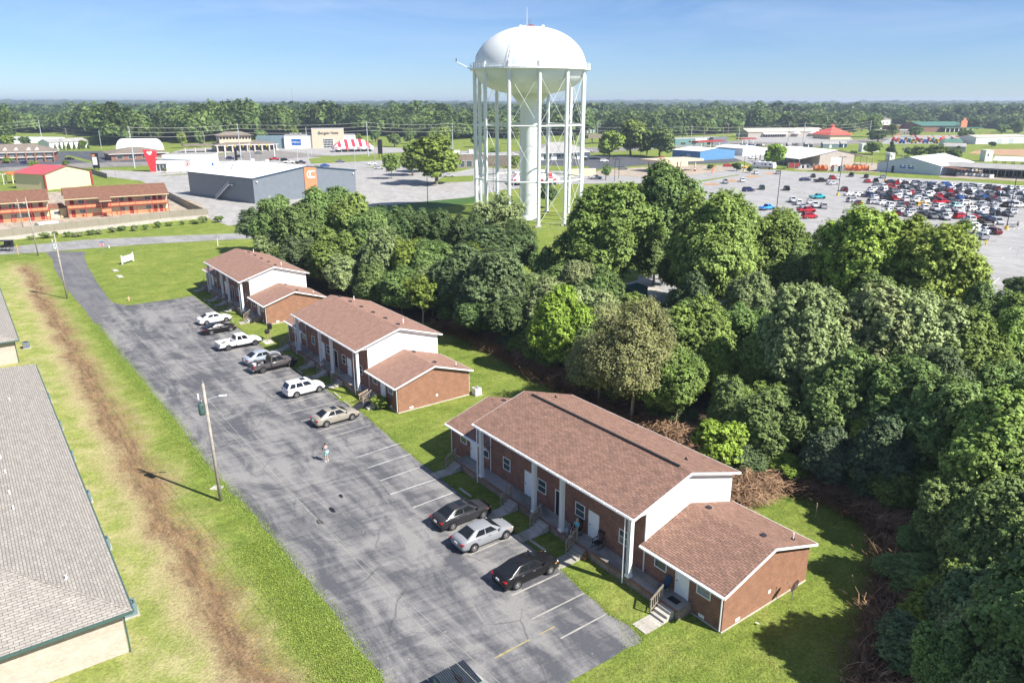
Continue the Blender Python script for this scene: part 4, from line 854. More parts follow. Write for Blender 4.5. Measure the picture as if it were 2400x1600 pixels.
for x, y, a, k, c, l in [(41, 381, 10, 'sedan', 'grey', 'grey car under the balcony of the dormered lodge'), (60, 385, 10, 'suv', 'navy', 'blue sports utility car before the dormered lodge'), (164, 375, 10, 'sedan', 'black', 'black sedan alone in the lodge car park'), (50, 429, 8, 'sedan', 'black', 'dark sedan under the orange awning'), (540, 374, 5, 'suv', 'navy', 'dark blue minibus at the traffic lights'), (561, 369, 80, 'sedan', 'black', 'black car right behind the dark blue minibus'), (606, 361, 5, 'sedan', 'grey', 'grey sedan before the bank canopy'), (645, 353, 5, 'suv', 'white', 'white car beside the bank'),
  (643, 376, 5, 'pickup', 'red', 'red pickup at the crossroads'), (668, 378, 5, 'suv', 'black', 'black car waiting behind the red pickup'), (678, 383, 5, 'pickup', 'white', 'white pickup in the queue behind the grey hall'), (705, 384, 5, 'pickup', 'dark grey', 'large dark pickup at the end of the queue'), (762, 391, 8, 'sedan', 'blue', 'blue sedan passing behind the roof of the grey hall'), (798, 381, 5, 'sedan', 'grey', 'grey car by the shrub on the green'), (873, 387, 5, 'sedan', 'white', 'white sedan in the lane car park, left one'), (888, 397, 15, 'suv', 'silver', 'silver car next to the white sedan in the lane car park'), (955, 393, 80, 'suv', 'black', 'black car in the shade of the park trees'), (1052, 415, 10, 'sedan', 'silver', 'silver car half behind the biggest park tree'),
  (1292, 374, 10, 'pickup', 'dark red', 'dark red pickup below the grey roofed shop'), (1312, 373, 60, 'sedan', 'black', 'black car below the grey roofed shop'), (1345, 374, 60, 'suv', 'silver', 'silver car seen between the tower legs'), (1370, 376, 60, 'suv', 'black', 'black car right of the tower legs'), (1416, 380, 5, 'suv', 'white', 'white car in the lane below the round trees'), (1460, 398, 5, 'suv', 'grey', 'grey sports utility car by the fuel station'), (1383, 358, 30, 'suv', 'white', 'white car behind the round trees'), (1551, 373, 10, 'sedan', 'red', 'red sedan left of the blue shed'), (1706, 391, 5, 'sedan', 'red', 'red sedan between two shrubs'), (1735, 393, 5, 'sedan', 'white', 'white sedan just left of the yellow sports car'), (1750, 395, 8, 'coupe', 'yellow', 'yellow sports car beside the motor home'), (1765, 373, 10, 'pickup', 'white', 'white pickup behind the motor home'), (1395, 420, 10, 'pickup', 'silver', 'silver pickup above the crown of the round tree')]:
    farcar(G(x, y), R(a), k, c, l, TG, .08)
for i in range(12):
    c = ['navy', 'white', 'blue', 'silver', 'black', 'white', 'grey', 'black', 'white', 'silver', 'black', 'grey'][i]
    farcar(G(1738+i*9.5+(14 if i > 5 else 0)+(10 if i > 8 else 0), 343-(i % 2)), R(100), 'suv' if i % 3 else 'sedan', c, '%s car, %s from the left in the dealer row behind the white hall' % (c, ordn[i]), 'cars in the dealer row', .09)

# ------------------------------------------------------------------ people
def person(label, loc, rz, J, shirt, low, hair='hair', longhair=False, seated=False, group=None):
    """J: joints (name -> (x, y, z, r)); one skin surface, clothing as a slightly wider skin"""
    root = thing('person', label, 'person', loc, rz, group)
    def skin(name, nodes, edges, m, parent, sub=1, rootn=0):
        me = bpy.data.meshes.new(name); ks = list(nodes); me.from_pydata([nodes[k][:3] for k in ks], [(ks.index(a), ks.index(b)) for a, b in edges], [])
        o = bpy.data.objects.new(name, me); COL.objects.link(o)
        md = o.modifiers.new('skin', 'SKIN'); md.use_smooth_shade = True; md.branch_smoothing = .4
        for i, k in enumerate(ks):
            sv = me.skin_vertices[0].data[i]; r_ = nodes[k][3]; sv.radius = (r_, r_ if len(nodes[k]) < 5 else nodes[k][4]); sv.use_root = (i == rootn)
        s = o.modifiers.new('sub', 'SUBSURF'); s.levels = sub; s.render_levels = sub
        dg = bpy.context.evaluated_depsgraph_get(); nm = bpy.data.meshes.new_from_object(o.evaluated_get(dg)); bpy.data.objects.remove(o)
        nm.materials.clear(); nm.materials.append(MATS[m]); q = bpy.data.objects.new(name, nm); COL.objects.link(q); q.parent = parent; return q
    E_ = [('pelvis', 'waist'), ('waist', 'chest'), ('chest', 'neck'), ('neck', 'head'), ('head', 'crown')]
    N = {k_: v_ for k_, v_ in J.items() if k_ != 'face'}
    for s in 'LR':
        E_ += [('chest', 'sh'+s), ('sh'+s, 'el'+s), ('el'+s, 'wr'+s), ('wr'+s, 'palm'+s), ('pelvis', 'hip'+s), ('hip'+s, 'kn'+s), ('kn'+s, 'an'+s), ('an'+s, 'toe'+s)]
        wv = Vector(J['wr'+s][:3]); pv = Vector(J['palm'+s][:3]); d = (pv-wv).normalized(); side = d.cross(Vector((0, 0, 1)));
        side = side.normalized() if side.length > .1 else Vector((1, 0, 0)); dn = d.cross(side).normalized()
        if dn.z > 0: dn = -dn
        for i, (off, ln) in enumerate(((-.032, .058), (-.011, .075), (.011, .08), (.032, .07))):
            a = pv+side*off+d*.02; c = a+d*ln*.55+dn*.008; e = c+d*ln*.35+dn*.03
            for q, p, rr in (('a', a, .0105), ('b', c, .009), ('c', e, .0075)): N['f%d%s%s' % (i, q, s)] = (*p, rr)
            E_ += [('palm'+s, 'f%da%s' % (i, s)), ('f%da%s' % (i, s), 'f%db%s' % (i, s)), ('f%db%s' % (i, s), 'f%dc%s' % (i, s))]
        a = wv.lerp(pv, .6)-side*.045; c = a+d*.04-side*.012+dn*.015
        N['t0'+s] = (*a, .012); N['t1'+s] = (*c, .009); E_ += [('wr'+s, 't0'+s), ('t0'+s, 't1'+s)]
    body = skin('body', N, E_, 'skin', root)
    k = 1.22
    sh = {n: (*J[n][:3], J[n][3]*k) for n in ('pelvis', 'waist', 'chest')}
    sh['nk'] = (*Vector(J['chest'][:3]).lerp(Vector(J['neck'][:3]), .55), J['neck'][3]*1.3)
    es = [('pelvis', 'waist'), ('waist', 'chest'), ('chest', 'nk')]
    for s in 'LR':
        sh['sh'+s] = (*J['sh'+s][:3], J['sh'+s][3]*1.28); m = Vector(J['sh'+s][:3]).lerp(Vector(J['el'+s][:3]), .62); sh['m'+s] = (*m, J['el'+s][3]*1.7); es += [('chest', 'sh'+s), ('sh'+s, 'm'+s)]
    skin('shirt', sh, es, shirt, root)
    sh = {'pelvis': (*J['pelvis'][:3], J['pelvis'][3]*1.27)}; es = []
    for s in 'LR':
        sh['hip'+s] = (*J['hip'+s][:3], J['hip'+s][3]*1.25); m = Vector(J['hip'+s][:3]).lerp(Vector(J['kn'+s][:3]), .88); sh['m'+s] = (*m, J['kn'+s][3]*1.55); es += [('pelvis', 'hip'+s), ('hip'+s, 'm'+s)]
    skin('shorts', sh, es, low, root)
    hp = Vector(J['head'][:3]); cp = Vector(J['crown'][:3]); up = (cp-hp).normalized(); fw = Vector(J['face']) if 'face' in J else Vector((0, 1, 0))
    for s in 'LR':
        a = Vector(J['an'+s][:3]); t = Vector(J['toe'+s][:3]); dd = (t-a); dd.z = 0; dd.normalize(); b = MB()
        q = Vector((-dd.y, dd.x, 0)); z0 = t.z-.035
        b.prism([a-dd*.09+q*.045+Vector((0, 0, z0-a.z)), a-dd*.09-q*.045+Vector((0, 0, z0-a.z)), a+dd*.12-q*.055+Vector((0, 0, z0-a.z)), a+dd*.2+Vector((0, 0, z0-a.z)), a+dd*.12+q*.055+Vector((0, 0, z0-a.z))], (0, 0, .085), 'white_paint'); b.build('shoe', root, bevel=.02)
    b = MB(); c = hp+up*.055-fw*.022
    vs = []; n1, n2 = 8, 12
    for i in range(n1+1):
        th = math.pi*(.0+.62*i/n1)
        for j in range(n2):
            ph = 2*math.pi*j/n2; d = Vector((math.sin(th)*math.cos(ph), math.sin(th)*math.sin(ph), math.cos(th))); d = d-fw*.15*(1 if i > 4 else 0); vs.append(c+Vector((d.x*.092, d.y*.108, d.z*.11)))
    b.faces(vs, [(i*n2+j, (i+1)*n2+j, (i+1)*n2+(j+1) % n2, i*n2+(j+1) % n2) for i in range(n1) for j in range(n2)], hair)
    if longhair: b.tube(c-fw*.04+Vector((0, 0, .02)), c-fw*.06-Vector((0, 0, .24)), .085, hair, 10, .05)
    b.build('hair', root, smooth=True)
    ax = fw.cross(up).normalized(); b = MB()
    for s in (-1, 1):
        e = hp+up*.02+fw*.098+ax*.033*s; b.tube(e-ax*.012, e+ax*.012, .008, 'sign_white', 6); b.tube(e+fw*.006-ax*.003, e+fw*.006+ax*.003, .006, 'black_paint', 6)
        er = hp-up*.005+ax*.082*s; b.tube(er-up*.028, er+up*.028, .016, 'skin', 6)
    n = hp-up*.015+fw*.1; b.tube(n+up*.03-fw*.005, n+fw*.018-up*.005, .009, 'skin', 6, .014); m = hp-up*.058+fw*.088; b.tube(m-ax*.022, m+ax*.022, .006, 'rear_light', 6); b.build('face', root)
    return root
# standing: looks down at something held in both hands; faces -x (towards the left of the picture)
S = {'pelvis': (0, 0, .98, .125), 'waist': (0, 0, 1.13, .118), 'chest': (0, .01, 1.36, .135), 'neck': (0, .03, 1.54, .055), 'head': (0, .06, 1.64, .088), 'crown': (0, .08, 1.73, .078), 'face': (0, .94, -.34)}
for s, k in (('L', 1), ('R', -1)):
    S.update({'sh'+s: (k*.19, .0, 1.44, .062), 'el'+s: (k*.25, .04, 1.17, .046), 'wr'+s: (k*.10, .28, 1.16, .030), 'palm'+s: (k*.05, .35, 1.17, .033), 'hip'+s: (k*.10, 0, .92, .10), 'kn'+s: (k*.11, .02, .50, .062), 'an'+s: (k*.13, -.02, .09, .042), 'toe'+s: (k*.15, .13, .045, .035)})
pr = person('standing person in grey t-shirt and mint shorts looking down at a phone in both hands', W(-59.2, 22.9, .016), R(62), S, 'grey_shirt', 'mint_shorts')
b = MB(); b.box(-.075, .075, -.004, .004, -.04, .04, 'black_paint'); o = b.build('phone', bevel=.003); o.matrix_world = Matrix.Translation(W(-59.2, 22.9, .016)) @ Matrix.Rotation(R(62), 4, 'Z') @ Matrix.Translation((0, .40, 1.21)) @ Matrix.Rotation(R(-50), 4, 'X'); tag(o, 'dark phone held by the standing person', 'phone')
Q = {'pelvis': (0, 0, .52, .13), 'waist': (0, -.03, .68, .125), 'chest': (0, -.06, .93, .135), 'neck': (0, -.05, 1.10, .052), 'head': (0, -.02, 1.20, .085), 'crown': (0, -.02, 1.30, .075), 'face': (0, 1, -.1)}
for s, k in (('L', 1), ('R', -1)):
    Q.update({'sh'+s: (k*.18, -.06, 1.0, .06), 'el'+s: (k*.25, .05, .75, .044), 'wr'+s: (k*.14, .26, .70, .029), 'palm'+s: (k*.11, .33, .69, .032), 'hip'+s: (k*.10, .06, .52, .095), 'kn'+s: (k*.12, .46, .50, .060), 'an'+s: (k*.09, .50, .10, .040), 'toe'+s: (k*.09, .64, .05, .033)})
person('seated person in aqua shirt and dark shorts on a rocking chair of the porch', W(-35.75, 32.35, .75), ANG+math.pi, Q, 'aqua_shirt', 'dark_cloth', hair='pale_hair', longhair=True)
def rocking_chair(label, p, rz):
    t = thing('rocking_chair', label, 'chair', p, rz, 'black rocking chairs on the porch')
    b = MB(); b.box(-.27, .27, -.25, .27, .40, .44, 'black_paint'); b.build('seat', t)
    b = MB()
    for i in range(6): b.tube((-.22+i*.088, -.25, .44), (-.22+i*.088, -.42, 1.08), .014, 'black_paint', 6)
    b.box(-.27, .27, -.46, -.40, 1.04, 1.16, 'black_paint'); b.tube((-.27, -.24, .42), (-.27, -.43, 1.14), .022, 'black_paint', 6); b.tube((.27, -.24, .42), (.27, -.43, 1.14), .022, 'black_paint', 6); b.build('backrest', t)
    for s in (-1, 1):
        b = MB(); b.box(s*.29-.035, s*.29+.035, -.34, .28, .64, .67, 'black_paint'); b.tube((s*.29, .24, .06), (s*.29, .24, .64), .02, 'black_paint', 6); b.build('armrest', t)
        b = MB(); b.tube((s*.27, -.22, .05), (s*.27, -.24, .42), .02, 'black_paint', 6); b.build('leg', t)
        b = MB(); b.path([(s*.28, -.55+i*.12, .03+.42*((i-4.6)/9.0)**2) for i in range(10)], .02, 'black_paint', 6); b.build('rocker', t)
    return t
rocking_chair('black rocking chair under the seated person', W(-35.75, 32.3, .75), ANG+math.pi)
rocking_chair('empty black rocking chair right of the white house door', W(-33.6, 32.45, .75), ANG+math.pi+.15)
t = thing('garden_chair', 'dark blue sling chair by the door of the near wing', 'chair', W(-27.3, 32.45, .75), ANG+math.pi-.1)
b = MB(); b.box(-.24, .24, -.2, .26, .40, .43, 'blue_cloth'); b.build('seat', t)
b = MB(); b.prism([(-.24, -.2, .42), (.24, -.2, .42), (.24, -.38, 1.05), (-.24, -.38, 1.05)], (0, .02, .005), 'blue_cloth'); b.build('backrest', t)
for s in (-1, 1):
    b = MB(); b.path([(s*.26, .28, 0), (s*.26, .26, .6), (s*.26, -.24, .62)], .016, 'black_paint', 6); b.build('armrest', t)
    b = MB(); b.path([(s*.25, -.38, 1.05), (s*.25, -.2, .42), (s*.25, -.32, 0)], .016, 'black_paint', 6); b.build('leg', t)
o = MB().box(-.4, .4, -.25, .25, 0, .015, 'black_paint').build('door_mat', bevel=.004); o.location = W(-26.3, 32.35, .752); o.rotation_euler.z = ANG; tag(o, 'black mat before the door of the near wing', 'mat')
t = thing('gas_bottle', 'grey propane bottle standing beside the third porch post', 'gas bottle', W(-36.35, 31.98, .752)); b = MB(); b.lathe([(0, .0), (.11, .0), (.15, .05), (.155, .2), (.14, .32), (.08, .38), (.03, .39)], 'propane_grey', 16); b.build('tank', t, smooth=True); b = MB(); b.lathe([(.09, .36), (.09, .48), (.08, .48), (.08, .36)], 'propane_grey', 12); b.tube((0, 0, .38), (0, 0, .46), .02, 'alloy', 8); b.build('collar', t)
t = thing('side_table', 'small dark table with a blue cup beside the seated person', 'table', W(-36.35, 32.6, .752)); b = MB(); b.tube((0, 0, .42), (0, 0, .45), .2, 'black_paint', 16); b.build('table_top', t)
for a in (0, 2.1, 4.2): b = MB(); b.tube((.05*math.cos(a), .05*math.sin(a), .42), (.17*math.cos(a), .17*math.sin(a), 0), .014, 'black_paint', 6); b.build('leg', t)
o = MB().lathe([(.035, 0), (.045, .12), (.04, .12), (.03, .01)], 'sky_blue_plastic', 12).build('cup'); o.location = W(-36.35, 32.55, 1.203); tag(o, 'blue cup on the small porch table', 'cup')
t = thing('flower_pot', 'terracotta pot with orange flowers beside the porch walk', 'flower pot', W(-33.8, 31.45, .012)); MB().lathe([(0, 0), (.11, 0), (.15, .24), (.17, .25), (.17, .3), (.13, .3), (.12, .2)], 'terracotta', 12).build('pot', t)
b = MB()
for i in range(40): a = rnd.uniform(0, 6.3); r_ = rnd.uniform(0, .17); z = .3+rnd.uniform(0, .16); b.box(r_*math.cos(a)-.025, r_*math.cos(a)+.025, r_*math.sin(a)-.025, r_*math.sin(a)+.025, z, z+.03, 'orange_paint' if i % 2 else 'letter_green')
b.build('flowers', t)
# satellite dish
t = thing('satellite_dish', 'grey satellite dish on a mast behind the near gable wall', 'satellite dish', W(-22.2, 39.0), ANG)
MB().tube((0, 0, 0), (0, 0, 1.15), .025, 'grey_metal', 8).build('mast', t)
b = MB(); M = Matrix.Translation((.12, -.05, 1.45)) @ Matrix.Rotation(R(-58), 4, 'Z') @ Matrix.Rotation(R(62), 4, 'X')
pr_ = [(0.001, -.10), (.2, -.085), (.36, -.04), (.45, 0)]; b.lathe(pr_, 'grey_metal', 28); b.v = [tuple(M @ Vector(p)) for p in b.v]; ds = b.build('reflector', t, smooth=True)
b = MB(); b.tube(M @ Vector((0, -.38, .02)), M @ Vector((0, -.1, .42)), .015, 'grey_metal', 6); b.box(*[0, 0, 0, 0, 0, 0], 'grey_metal') if False else None; b.tube(M @ Vector((0, -.1, .38)), M @ Vector((0, -.06, .47)), .05, 'grey_metal', 8); b.build('arm', t)
text('dish', .3, 'sign_white', parent=ds, M=M @ Matrix.Translation((0, .08, -.055)), ext=.006, bold=.004)
for q, r_ in ((( -114.4, 3.95), 'on the gravel by the smaller grey roof'),): pass
def ac_unit(label, p, m='teal_grey_corrugated'):
    t = thing('air_conditioner', label, 'air conditioner', p, ANG, 'outdoor cooling units'); b = MB(); b.box(-.4, .4, -.4, .4, .08, .85, m); b.build('housing', t, bevel=.03)
    b = MB(); b.lathe([(.31, .852), (.31, .88), (.26, .88), (.26, .852)], 'black_paint', 20); b.lathe([(.16, .856), (.0, .86)], 'black_paint', 12); b.build('fan_grille', t)
    MB().box(-.5, .5, -.5, .5, 0, .08, 'concrete').build('base_slab', t)
for i, (u, v) in enumerate([(-113.8, 4.2), (-90.7, 4.15), (-81.6, 4.15), (-73.2, 4.15), (-64.1, 4.2), (-55.7, 4.2), (-46.6, 4.25)]):
    ac_unit('grey cooling unit beside the smaller grey roof' if i == 0 else 'green cooling unit at the long eaves of the big grey roof, %s from the camera' % ordn[6-i], W(u, v, 0), 'teal_grey_corrugated' if i else 'grey_corrugated')
ac_unit('pale cooling unit behind the near wing of the middle house', W(-64.6, 42.9, 0), 'white_corrugated')

# ------------------------------------------------------------------ street furniture
def pole(label, px, top, lean=0.0, lamp=True, trafo=True, thick=.15):
    h = HT(px[0], px[1], top); p = G(*px); t = thing('utility_pole', label, 'utility pole', p, 0, 'wooden utility poles of the street')
    b = MB(); b.tube((0, 0, -.2), (-lean*h, 0, h), thick, 'wood_pole', 12, thick*.66); b.build('pole', t, smooth=True)
    X = lambda z: -lean*z
    if trafo:
        b = MB(); z = h-2.6; b.lathe([(0, 0), (.22, .02), (.24, .2), (.24, .9), (.2, .98), (0, 1.0)], 'gutter_green' if lamp else 'steel_pole', 16, (X(z)-.36, -.1, z)); b.tube((X(z)-.3, -.1, z+.95), (X(z)-.3, -.1, z+1.25), .04, 'grey_metal', 6); b.build('transformer', t, smooth=True)
    b = MB(); b.tube((X(h)-.55, 0, h-1.1), (X(h)+.1, 0, h-1.1), .03, 'grey_metal', 6); b.tube((X(h)-.5, 0, h-1.35), (X(h)-.5, 0, h-.9), .06, 'white_paint', 8); b.tube((X(h), 0, h), (X(h), 0, h+.22), .05, 'grey_metal', 8)
    for k in range(3): a = k*.7; b.path([(X(h)+.02, 0, h-1.7), (X(h)-.3*math.cos(a), -.3*math.sin(a)-.1, h-1.9), (X(h)-.35, -.1, h-1.7+.1*k)], .015, 'cable_dark', 4)
    b.build('fittings', t)
    if lamp:
        b = MB(); b.path([(X(h), 0, h-1.9), (X(h)+.3, -.02, h-1.35), (X(h)+.8, -.05, h-1.12), (X(h)+1.2, -.08, h-1.05)], .03, 'steel_pole', 8); a = b.build('lamp_arm', t)
        b = MB(); b.prism([(X(h)+1.15, -.15, h-1.08), (X(h)+1.15, .02, h-1.08), (X(h)+1.8, -.04, h-1.0), (X(h)+1.8, -.15, h-1.0)], (0, 0, .12), 'white_paint'); b.build('lamp_head', a, bevel=.03)
    return p, h
P1 = pole('tall grey utility pole with a street lamp at the edge of the car park', (518, 1173), 898, .02)
P2 = pole('wooden utility pole with a transformer beside the narrow drive', (158, 700), 548, .02, lamp=False)
P3 = pole('wooden utility pole at the street corner by the buggy', (90, 600), 463, .03, lamp=False, trafo=False, thick=.14)
P4 = pole('wooden pole behind the fence of the motel yard', (55, 537), 467, .02, lamp=False, trafo=False, thick=.13)
def cable(label, a, c, sag, r=.012, m='cable_pale', group=None, n=16):
    a = Vector(a); c = Vector(c); b = MB(); pts = [a.lerp(c, i/n)-Vector((0, 0, 4*sag*(i/n)*(1-i/n))) for i in range(n+1)]
    pts = [p-a for p in pts]; b.path(pts, r, m, 4); o = b.build('power_cable'); o.location = a; return tag(o, label, 'cable', group)
t1 = P1[0]+Vector((-.25, 0, P1[1]-.1)); t2 = P2[0]+Vector((-.2, 0, P2[1]-.1)); t3 = P3[0]+Vector((-.3, 0, P3[1]))
cable('upper cable from the car park pole to the drive pole', t1, t2, 1.0, .010, 'cable_dark'); cable('lower cable from the car park pole to the drive pole', t1-Vector((0, 0, 1.6)), t2-Vector((0, 0, 1.3)), 1.2, .012, 'cable_dark'); cable('cable from the drive pole to the street corner pole', t2, t3, .5, .012, 'cable_dark')
for i, (dv, l) in enumerate(((2.2, 'left one of the two pale cables crossing low over the car park'), (3.1, 'right one of the two pale cables crossing low over the car park'))):
    e = G(1030+i*60, 1600, 5.0); s_ = t1-Vector((-.3, 0, 1.2+1.2*i)); e2 = e+(e-s_).normalized()*18; e2.z = 7.5; cable(l, s_, e2, .9, .011, 'cable_pale', n=30)
# letter boxes
t = thing('letter_boxes', 'cluster of black letter boxes on posts behind the white pickup', 'letter boxes', W(-98.2, 31.0), ANG)
for i, (x, y, z, w_) in enumerate(((0, .5, 1.55, .55), (.3, .0, 1.2, .42), (.75, -.2, 1.2, .42))):
    b = MB(); b.box(x-w_/2, x+w_/2, y-.25, y+.25, z, z+.42 if i else z+.75, 'black_paint'); b.build('letter_box', t, bevel=.05); b = MB(); b.tube((x, y, 0), (x, y, z), .04, 'weathered_wood', 6); b.build('post', t)
sheet('path', [tuple(W(u, v)[:2]) for u, v in ((-98.6, 30.3), (-96.4, 30.2), (-96.3, 31.4), (-98.5, 31.5))], 'concrete', .02)
# dumpster in the foreground
def dumpster(label, p, rz, m, lid, broken=True):
    t = thing('dumpster', label, 'dumpster', p, rz, 'metal refuse containers'); b = MB()
    b.prism([(-.95, -.85, .12), (.95, -.85, .12), (.95, .85, .12), (-.95, .85, .12)], (0, 0, 1.15), m)
    for x in (-.97, -.32, .32, .95): b.box(x-.03, x+.03, -.9, .9, .12, 1.2, m)
    b.box(-1.0, 1.0, -.92, .92, 1.2, 1.3, m); b.build('container', t, bevel=.01)
    for s in (-1, 1):
        b = MB(); x0, x1 = (-.97, -.02) if s < 0 else (.02, .97)
        b.prism([(x0, -.9, 1.32), (x1, -.9, 1.32), (x1, .9, 1.46), (x0, .9, 1.46)], (0, 0, .02), lid)
        for i in range(8): x = x0+.06+i*.118; b.prism([(x-.025, -.88, 1.342), (x+.025, -.88, 1.342), (x+.025, .88, 1.482), (x-.025, .88, 1.482)], (0, 0, .035), lid)
        o = b.build('lid', t)
    if broken: b = MB(); b.poly([(-.1, -.75, 1.405), (.14, -.2, 1.455), (.02, .45, 1.51), (-.14, -.05, 1.47)], 'black_paint'); b.build('lid_crack', t)
    for s in (-1, 1): b = MB(); b.box(s*1.0-.05, s*1.0+.05, -.3, .3, .7, .85, m); b.build('side_pocket', t)
    return t
dumpster('green dumpster with dark ribbed lids at the lower edge', W(-28.15, 17.2, .03), ANG+math.pi/2+.02, 'dumpster_green', 'lid_black')
# sign, hydrant, stop sign, pads, markers
t = thing('sign_board', 'blank white board on two posts standing in the big lawn', 'sign', (G(290, 620)+G(310, 612))/2, R(82)); L2 = (G(290, 620)-G(310, 612)).length/2+.1
b = MB(); b.box(-L2, L2, -.03, .03, .35, 1.55, 'sign_white'); b.build('board', t)
for s in (-1, 1): MB().box(s*L2-.09, s*L2+.09, -.09, .09, 0, 1.85, 'white_paint').build('post', t)
t = thing('fire_hydrant', 'small faded orange fire hydrant at the lawn edge', 'hydrant', G(302, 704)); b = MB(); b.lathe([(.16, 0), (.16, .05), (.1, .06), (.1, .5), (.13, .52), (.12, .6), (.05, .7), (0, .74)], 'hydrant_orange', 14); b.build('barrel', t, smooth=True)
b = MB(); b.tube((-.2, 0, .42), (.2, 0, .42), .05, 'white_paint', 10); b.tube((0, -.2, .4), (0, .05, .4), .06, 'white_paint', 10); b.build('nozzles', t)
def stop_sign(label, p, h, face, extra=None, size=.38, back=False, pm='grey_metal'):
    t = thing('stop_sign', label, 'road sign', p, face); MB().box(-.03, .03, -.03, .03, 0, h, pm).build('post', t)
    pts = [(size*math.cos(R(22.5+45*i)), size*math.sin(R(22.5+45*i))) for i in range(8)]
    b = MB(); b.prism([(x, -.05, h-size+z) for x, z in pts], (0, .012, 0), 'grey_metal' if back else 'sign_white'); pl = b.build('sign_plate', t)
    if not back:
        b = MB(); b.prism([(x*.92, -.056, h-size+z*.92) for x, z in pts], (0, .004, 0), 'sign_red'); b.build('red_face', pl); text('STOP', size*.72, 'sign_white', parent=pl, M=text_front(0, -.062, h-size), ext=.002, bold=.006)
    if extra:
        b = MB(); b.box(-.4, .4, -.02, .02, h+.08, h+.26, 'sign_blue'); b.build('street_name_plate', t)
    return t
stop_sign('stop sign with a blue street name plate at the drive mouth', G(242, 594), 2.3, R(8), True)
stop_sign('stop sign on a yellow sleeve at the store crossing', G(2362, 690), 2.6, R(5), None, .45, pm='yellow_paint')
t = thing('parking_sign', 'blue and white disabled parking sign behind the store stop sign', 'road sign', G(2371, 700)+Vector((.6, 1.5, 0)), R(5)); MB().box(-.03, .03, -.03, .03, 0, 3.3, 'grey_metal').build('post', t); b = MB(); b.box(-.32, .32, -.05, -.035, 2.4, 3.3, 'sign_white'); pl = b.build('sign_plate', t); b = MB(); b.box(-.26, .26, -.058, -.05, 2.75, 3.24, 'sign_blue'); b.build('blue_field', pl)
stop_sign('back of a round sign at the store exit between the big trees', G(1487, 632), 2.4, R(180), None, .4, back=True)
for i, (x, y) in enumerate(((270, 634), (281, 648))):
    b = MB(); b.box(-.45, .45, -1.0, 1.0, 0, .09, 'concrete'); o = b.build('concrete_slab', bevel=.01); o.location = G(x, y); o.rotation_euler.z = ANG+R(95); tag(o, 'small grey concrete slab in the big lawn, %s of two' % ('upper' if i == 0 else 'lower'), 'slab', 'slabs in the lawn')
def marker(label, px, h, m, r=.05, cat='marker post'):
    b = MB(); b.tube((0, 0, 0), (0, 0, h), r, m, 8); b.tube((0, 0, h), (0, 0, h+.06), r*1.25, m, 8); o = b.build('marker_post'); o.location = G(*px); return tag(o, label, cat)
marker('white marker post with orange top in the lawn by the street', (511, 577), 1.6, 'white_paint', .07); marker('short white utility stub left of the blank board', (256, 582), .6, 'white_paint', .09); marker('yellow marker post beside the buggy', (43, 597), 2.1, 'yellow_paint', .05); marker('thin stake right of the blank board', (320, 602), 1.3, 'weathered_wood', .03)
marker('white stake in the shaded back lawn', (1911, 1212), 1.2, 'pale_wood', .03)
for p, h in (((295, 582), .7), ): marker('low grey pipe stub in the lawn by the street', p, h, 'grey_metal', .05)
o = MB().prism([(-.5, -.3, 0), (.45, -.4, 0), (.55, .3, 0), (-.3, .4, 0)], (0, 0, .06), 'concrete').build('stone_slab'); o.location = G(508, 1143); tag(o, 'flat pale stone slab in the grass behind the pole foot', 'stone')
# amish buggy with its horse shafts
t = thing('buggy', 'black horse buggy on the street at the left edge', 'buggy', G(20, 588), R(8), None)
b = MB(); b.prism([(-.8, -.75, .9), (1.0, -.75, .9), (1.0, -.75, 2.2), (-.2, -.75, 2.2), (-.35, -.75, 1.5), (-.8, -.75, 1.4)], (0, 1.5, 0), 'black_paint'); b.box(-1.9, -.8, -.6, .6, .85, 1.1, 'black_paint'); b.build('body', t, bevel=.03)
b = MB(); b.box(-1.95, 1.1, -.85, .85, 2.22, 2.3, 'dark_cloth'); b.tube((-1.9, -.8, 1.0), (-1.9, -.8, 2.25), .03, 'black_paint', 6); b.tube((-1.9, .8, 1.0), (-1.9, .8, 2.25), .03, 'black_paint', 6); b.build('canopy', t, bevel=.02)
for x, r_ in ((-1.5, .62), (.75, .68)):
    for s in (-1, 1):
        b = MB(); pts = [(x+r_*math.cos(k*math.pi/10), s*.85, r_+r_*math.sin(k*math.pi/10)) for k in range(21)]; b.path(pts, .035, 'black_paint', 5)
        for k in range(6): a = k*math.pi/6; b.tube((x-r_*math.cos(a), s*.85, r_-r_*math.sin(a)), (x+r_*math.cos(a), s*.85, r_+r_*math.sin(a)), .018, 'grey_metal', 4)
        b.tube((x, s*.8, r_), (x, s*.9, r_), .09, 'black_paint', 8); b.build('wheel', t)
b = MB(); b.tube((.9, -.4, .8), (3.0, -.35, .75), .035, 'weathered_wood', 6); b.tube((.9, .4, .8), (3.0, .35, .75), .035, 'weathered_wood', 6); b.build('shafts', t)
# white litter along the wood's edge
for i, (x, y) in enumerate([(1870, 1093), (1871, 1120), (1905, 1124), (1930, 1127), (1832, 1120), (2083, 1197), (2118, 1208), (1230, 865), (1222, 824), (1016, 753), (2110, 1378), (1700+76, 1465)]):
    b = MB(); vs = [(rnd.uniform(-.2, .2), rnd.uniform(-.15, .15), rnd.uniform(0, .16)) for _ in range(6)]; b.faces(vs, [(0, 1, 2), (1, 3, 2), (2, 3, 4), (3, 5, 4), (0, 2, 4)], 'sign_white'); o = b.build('litter'); o.location = G(x, y)+Vector((0, 0, .1)); tag(o, 'scrap of white litter lying at the foot of the wood', 'litter', 'litter along the wood')

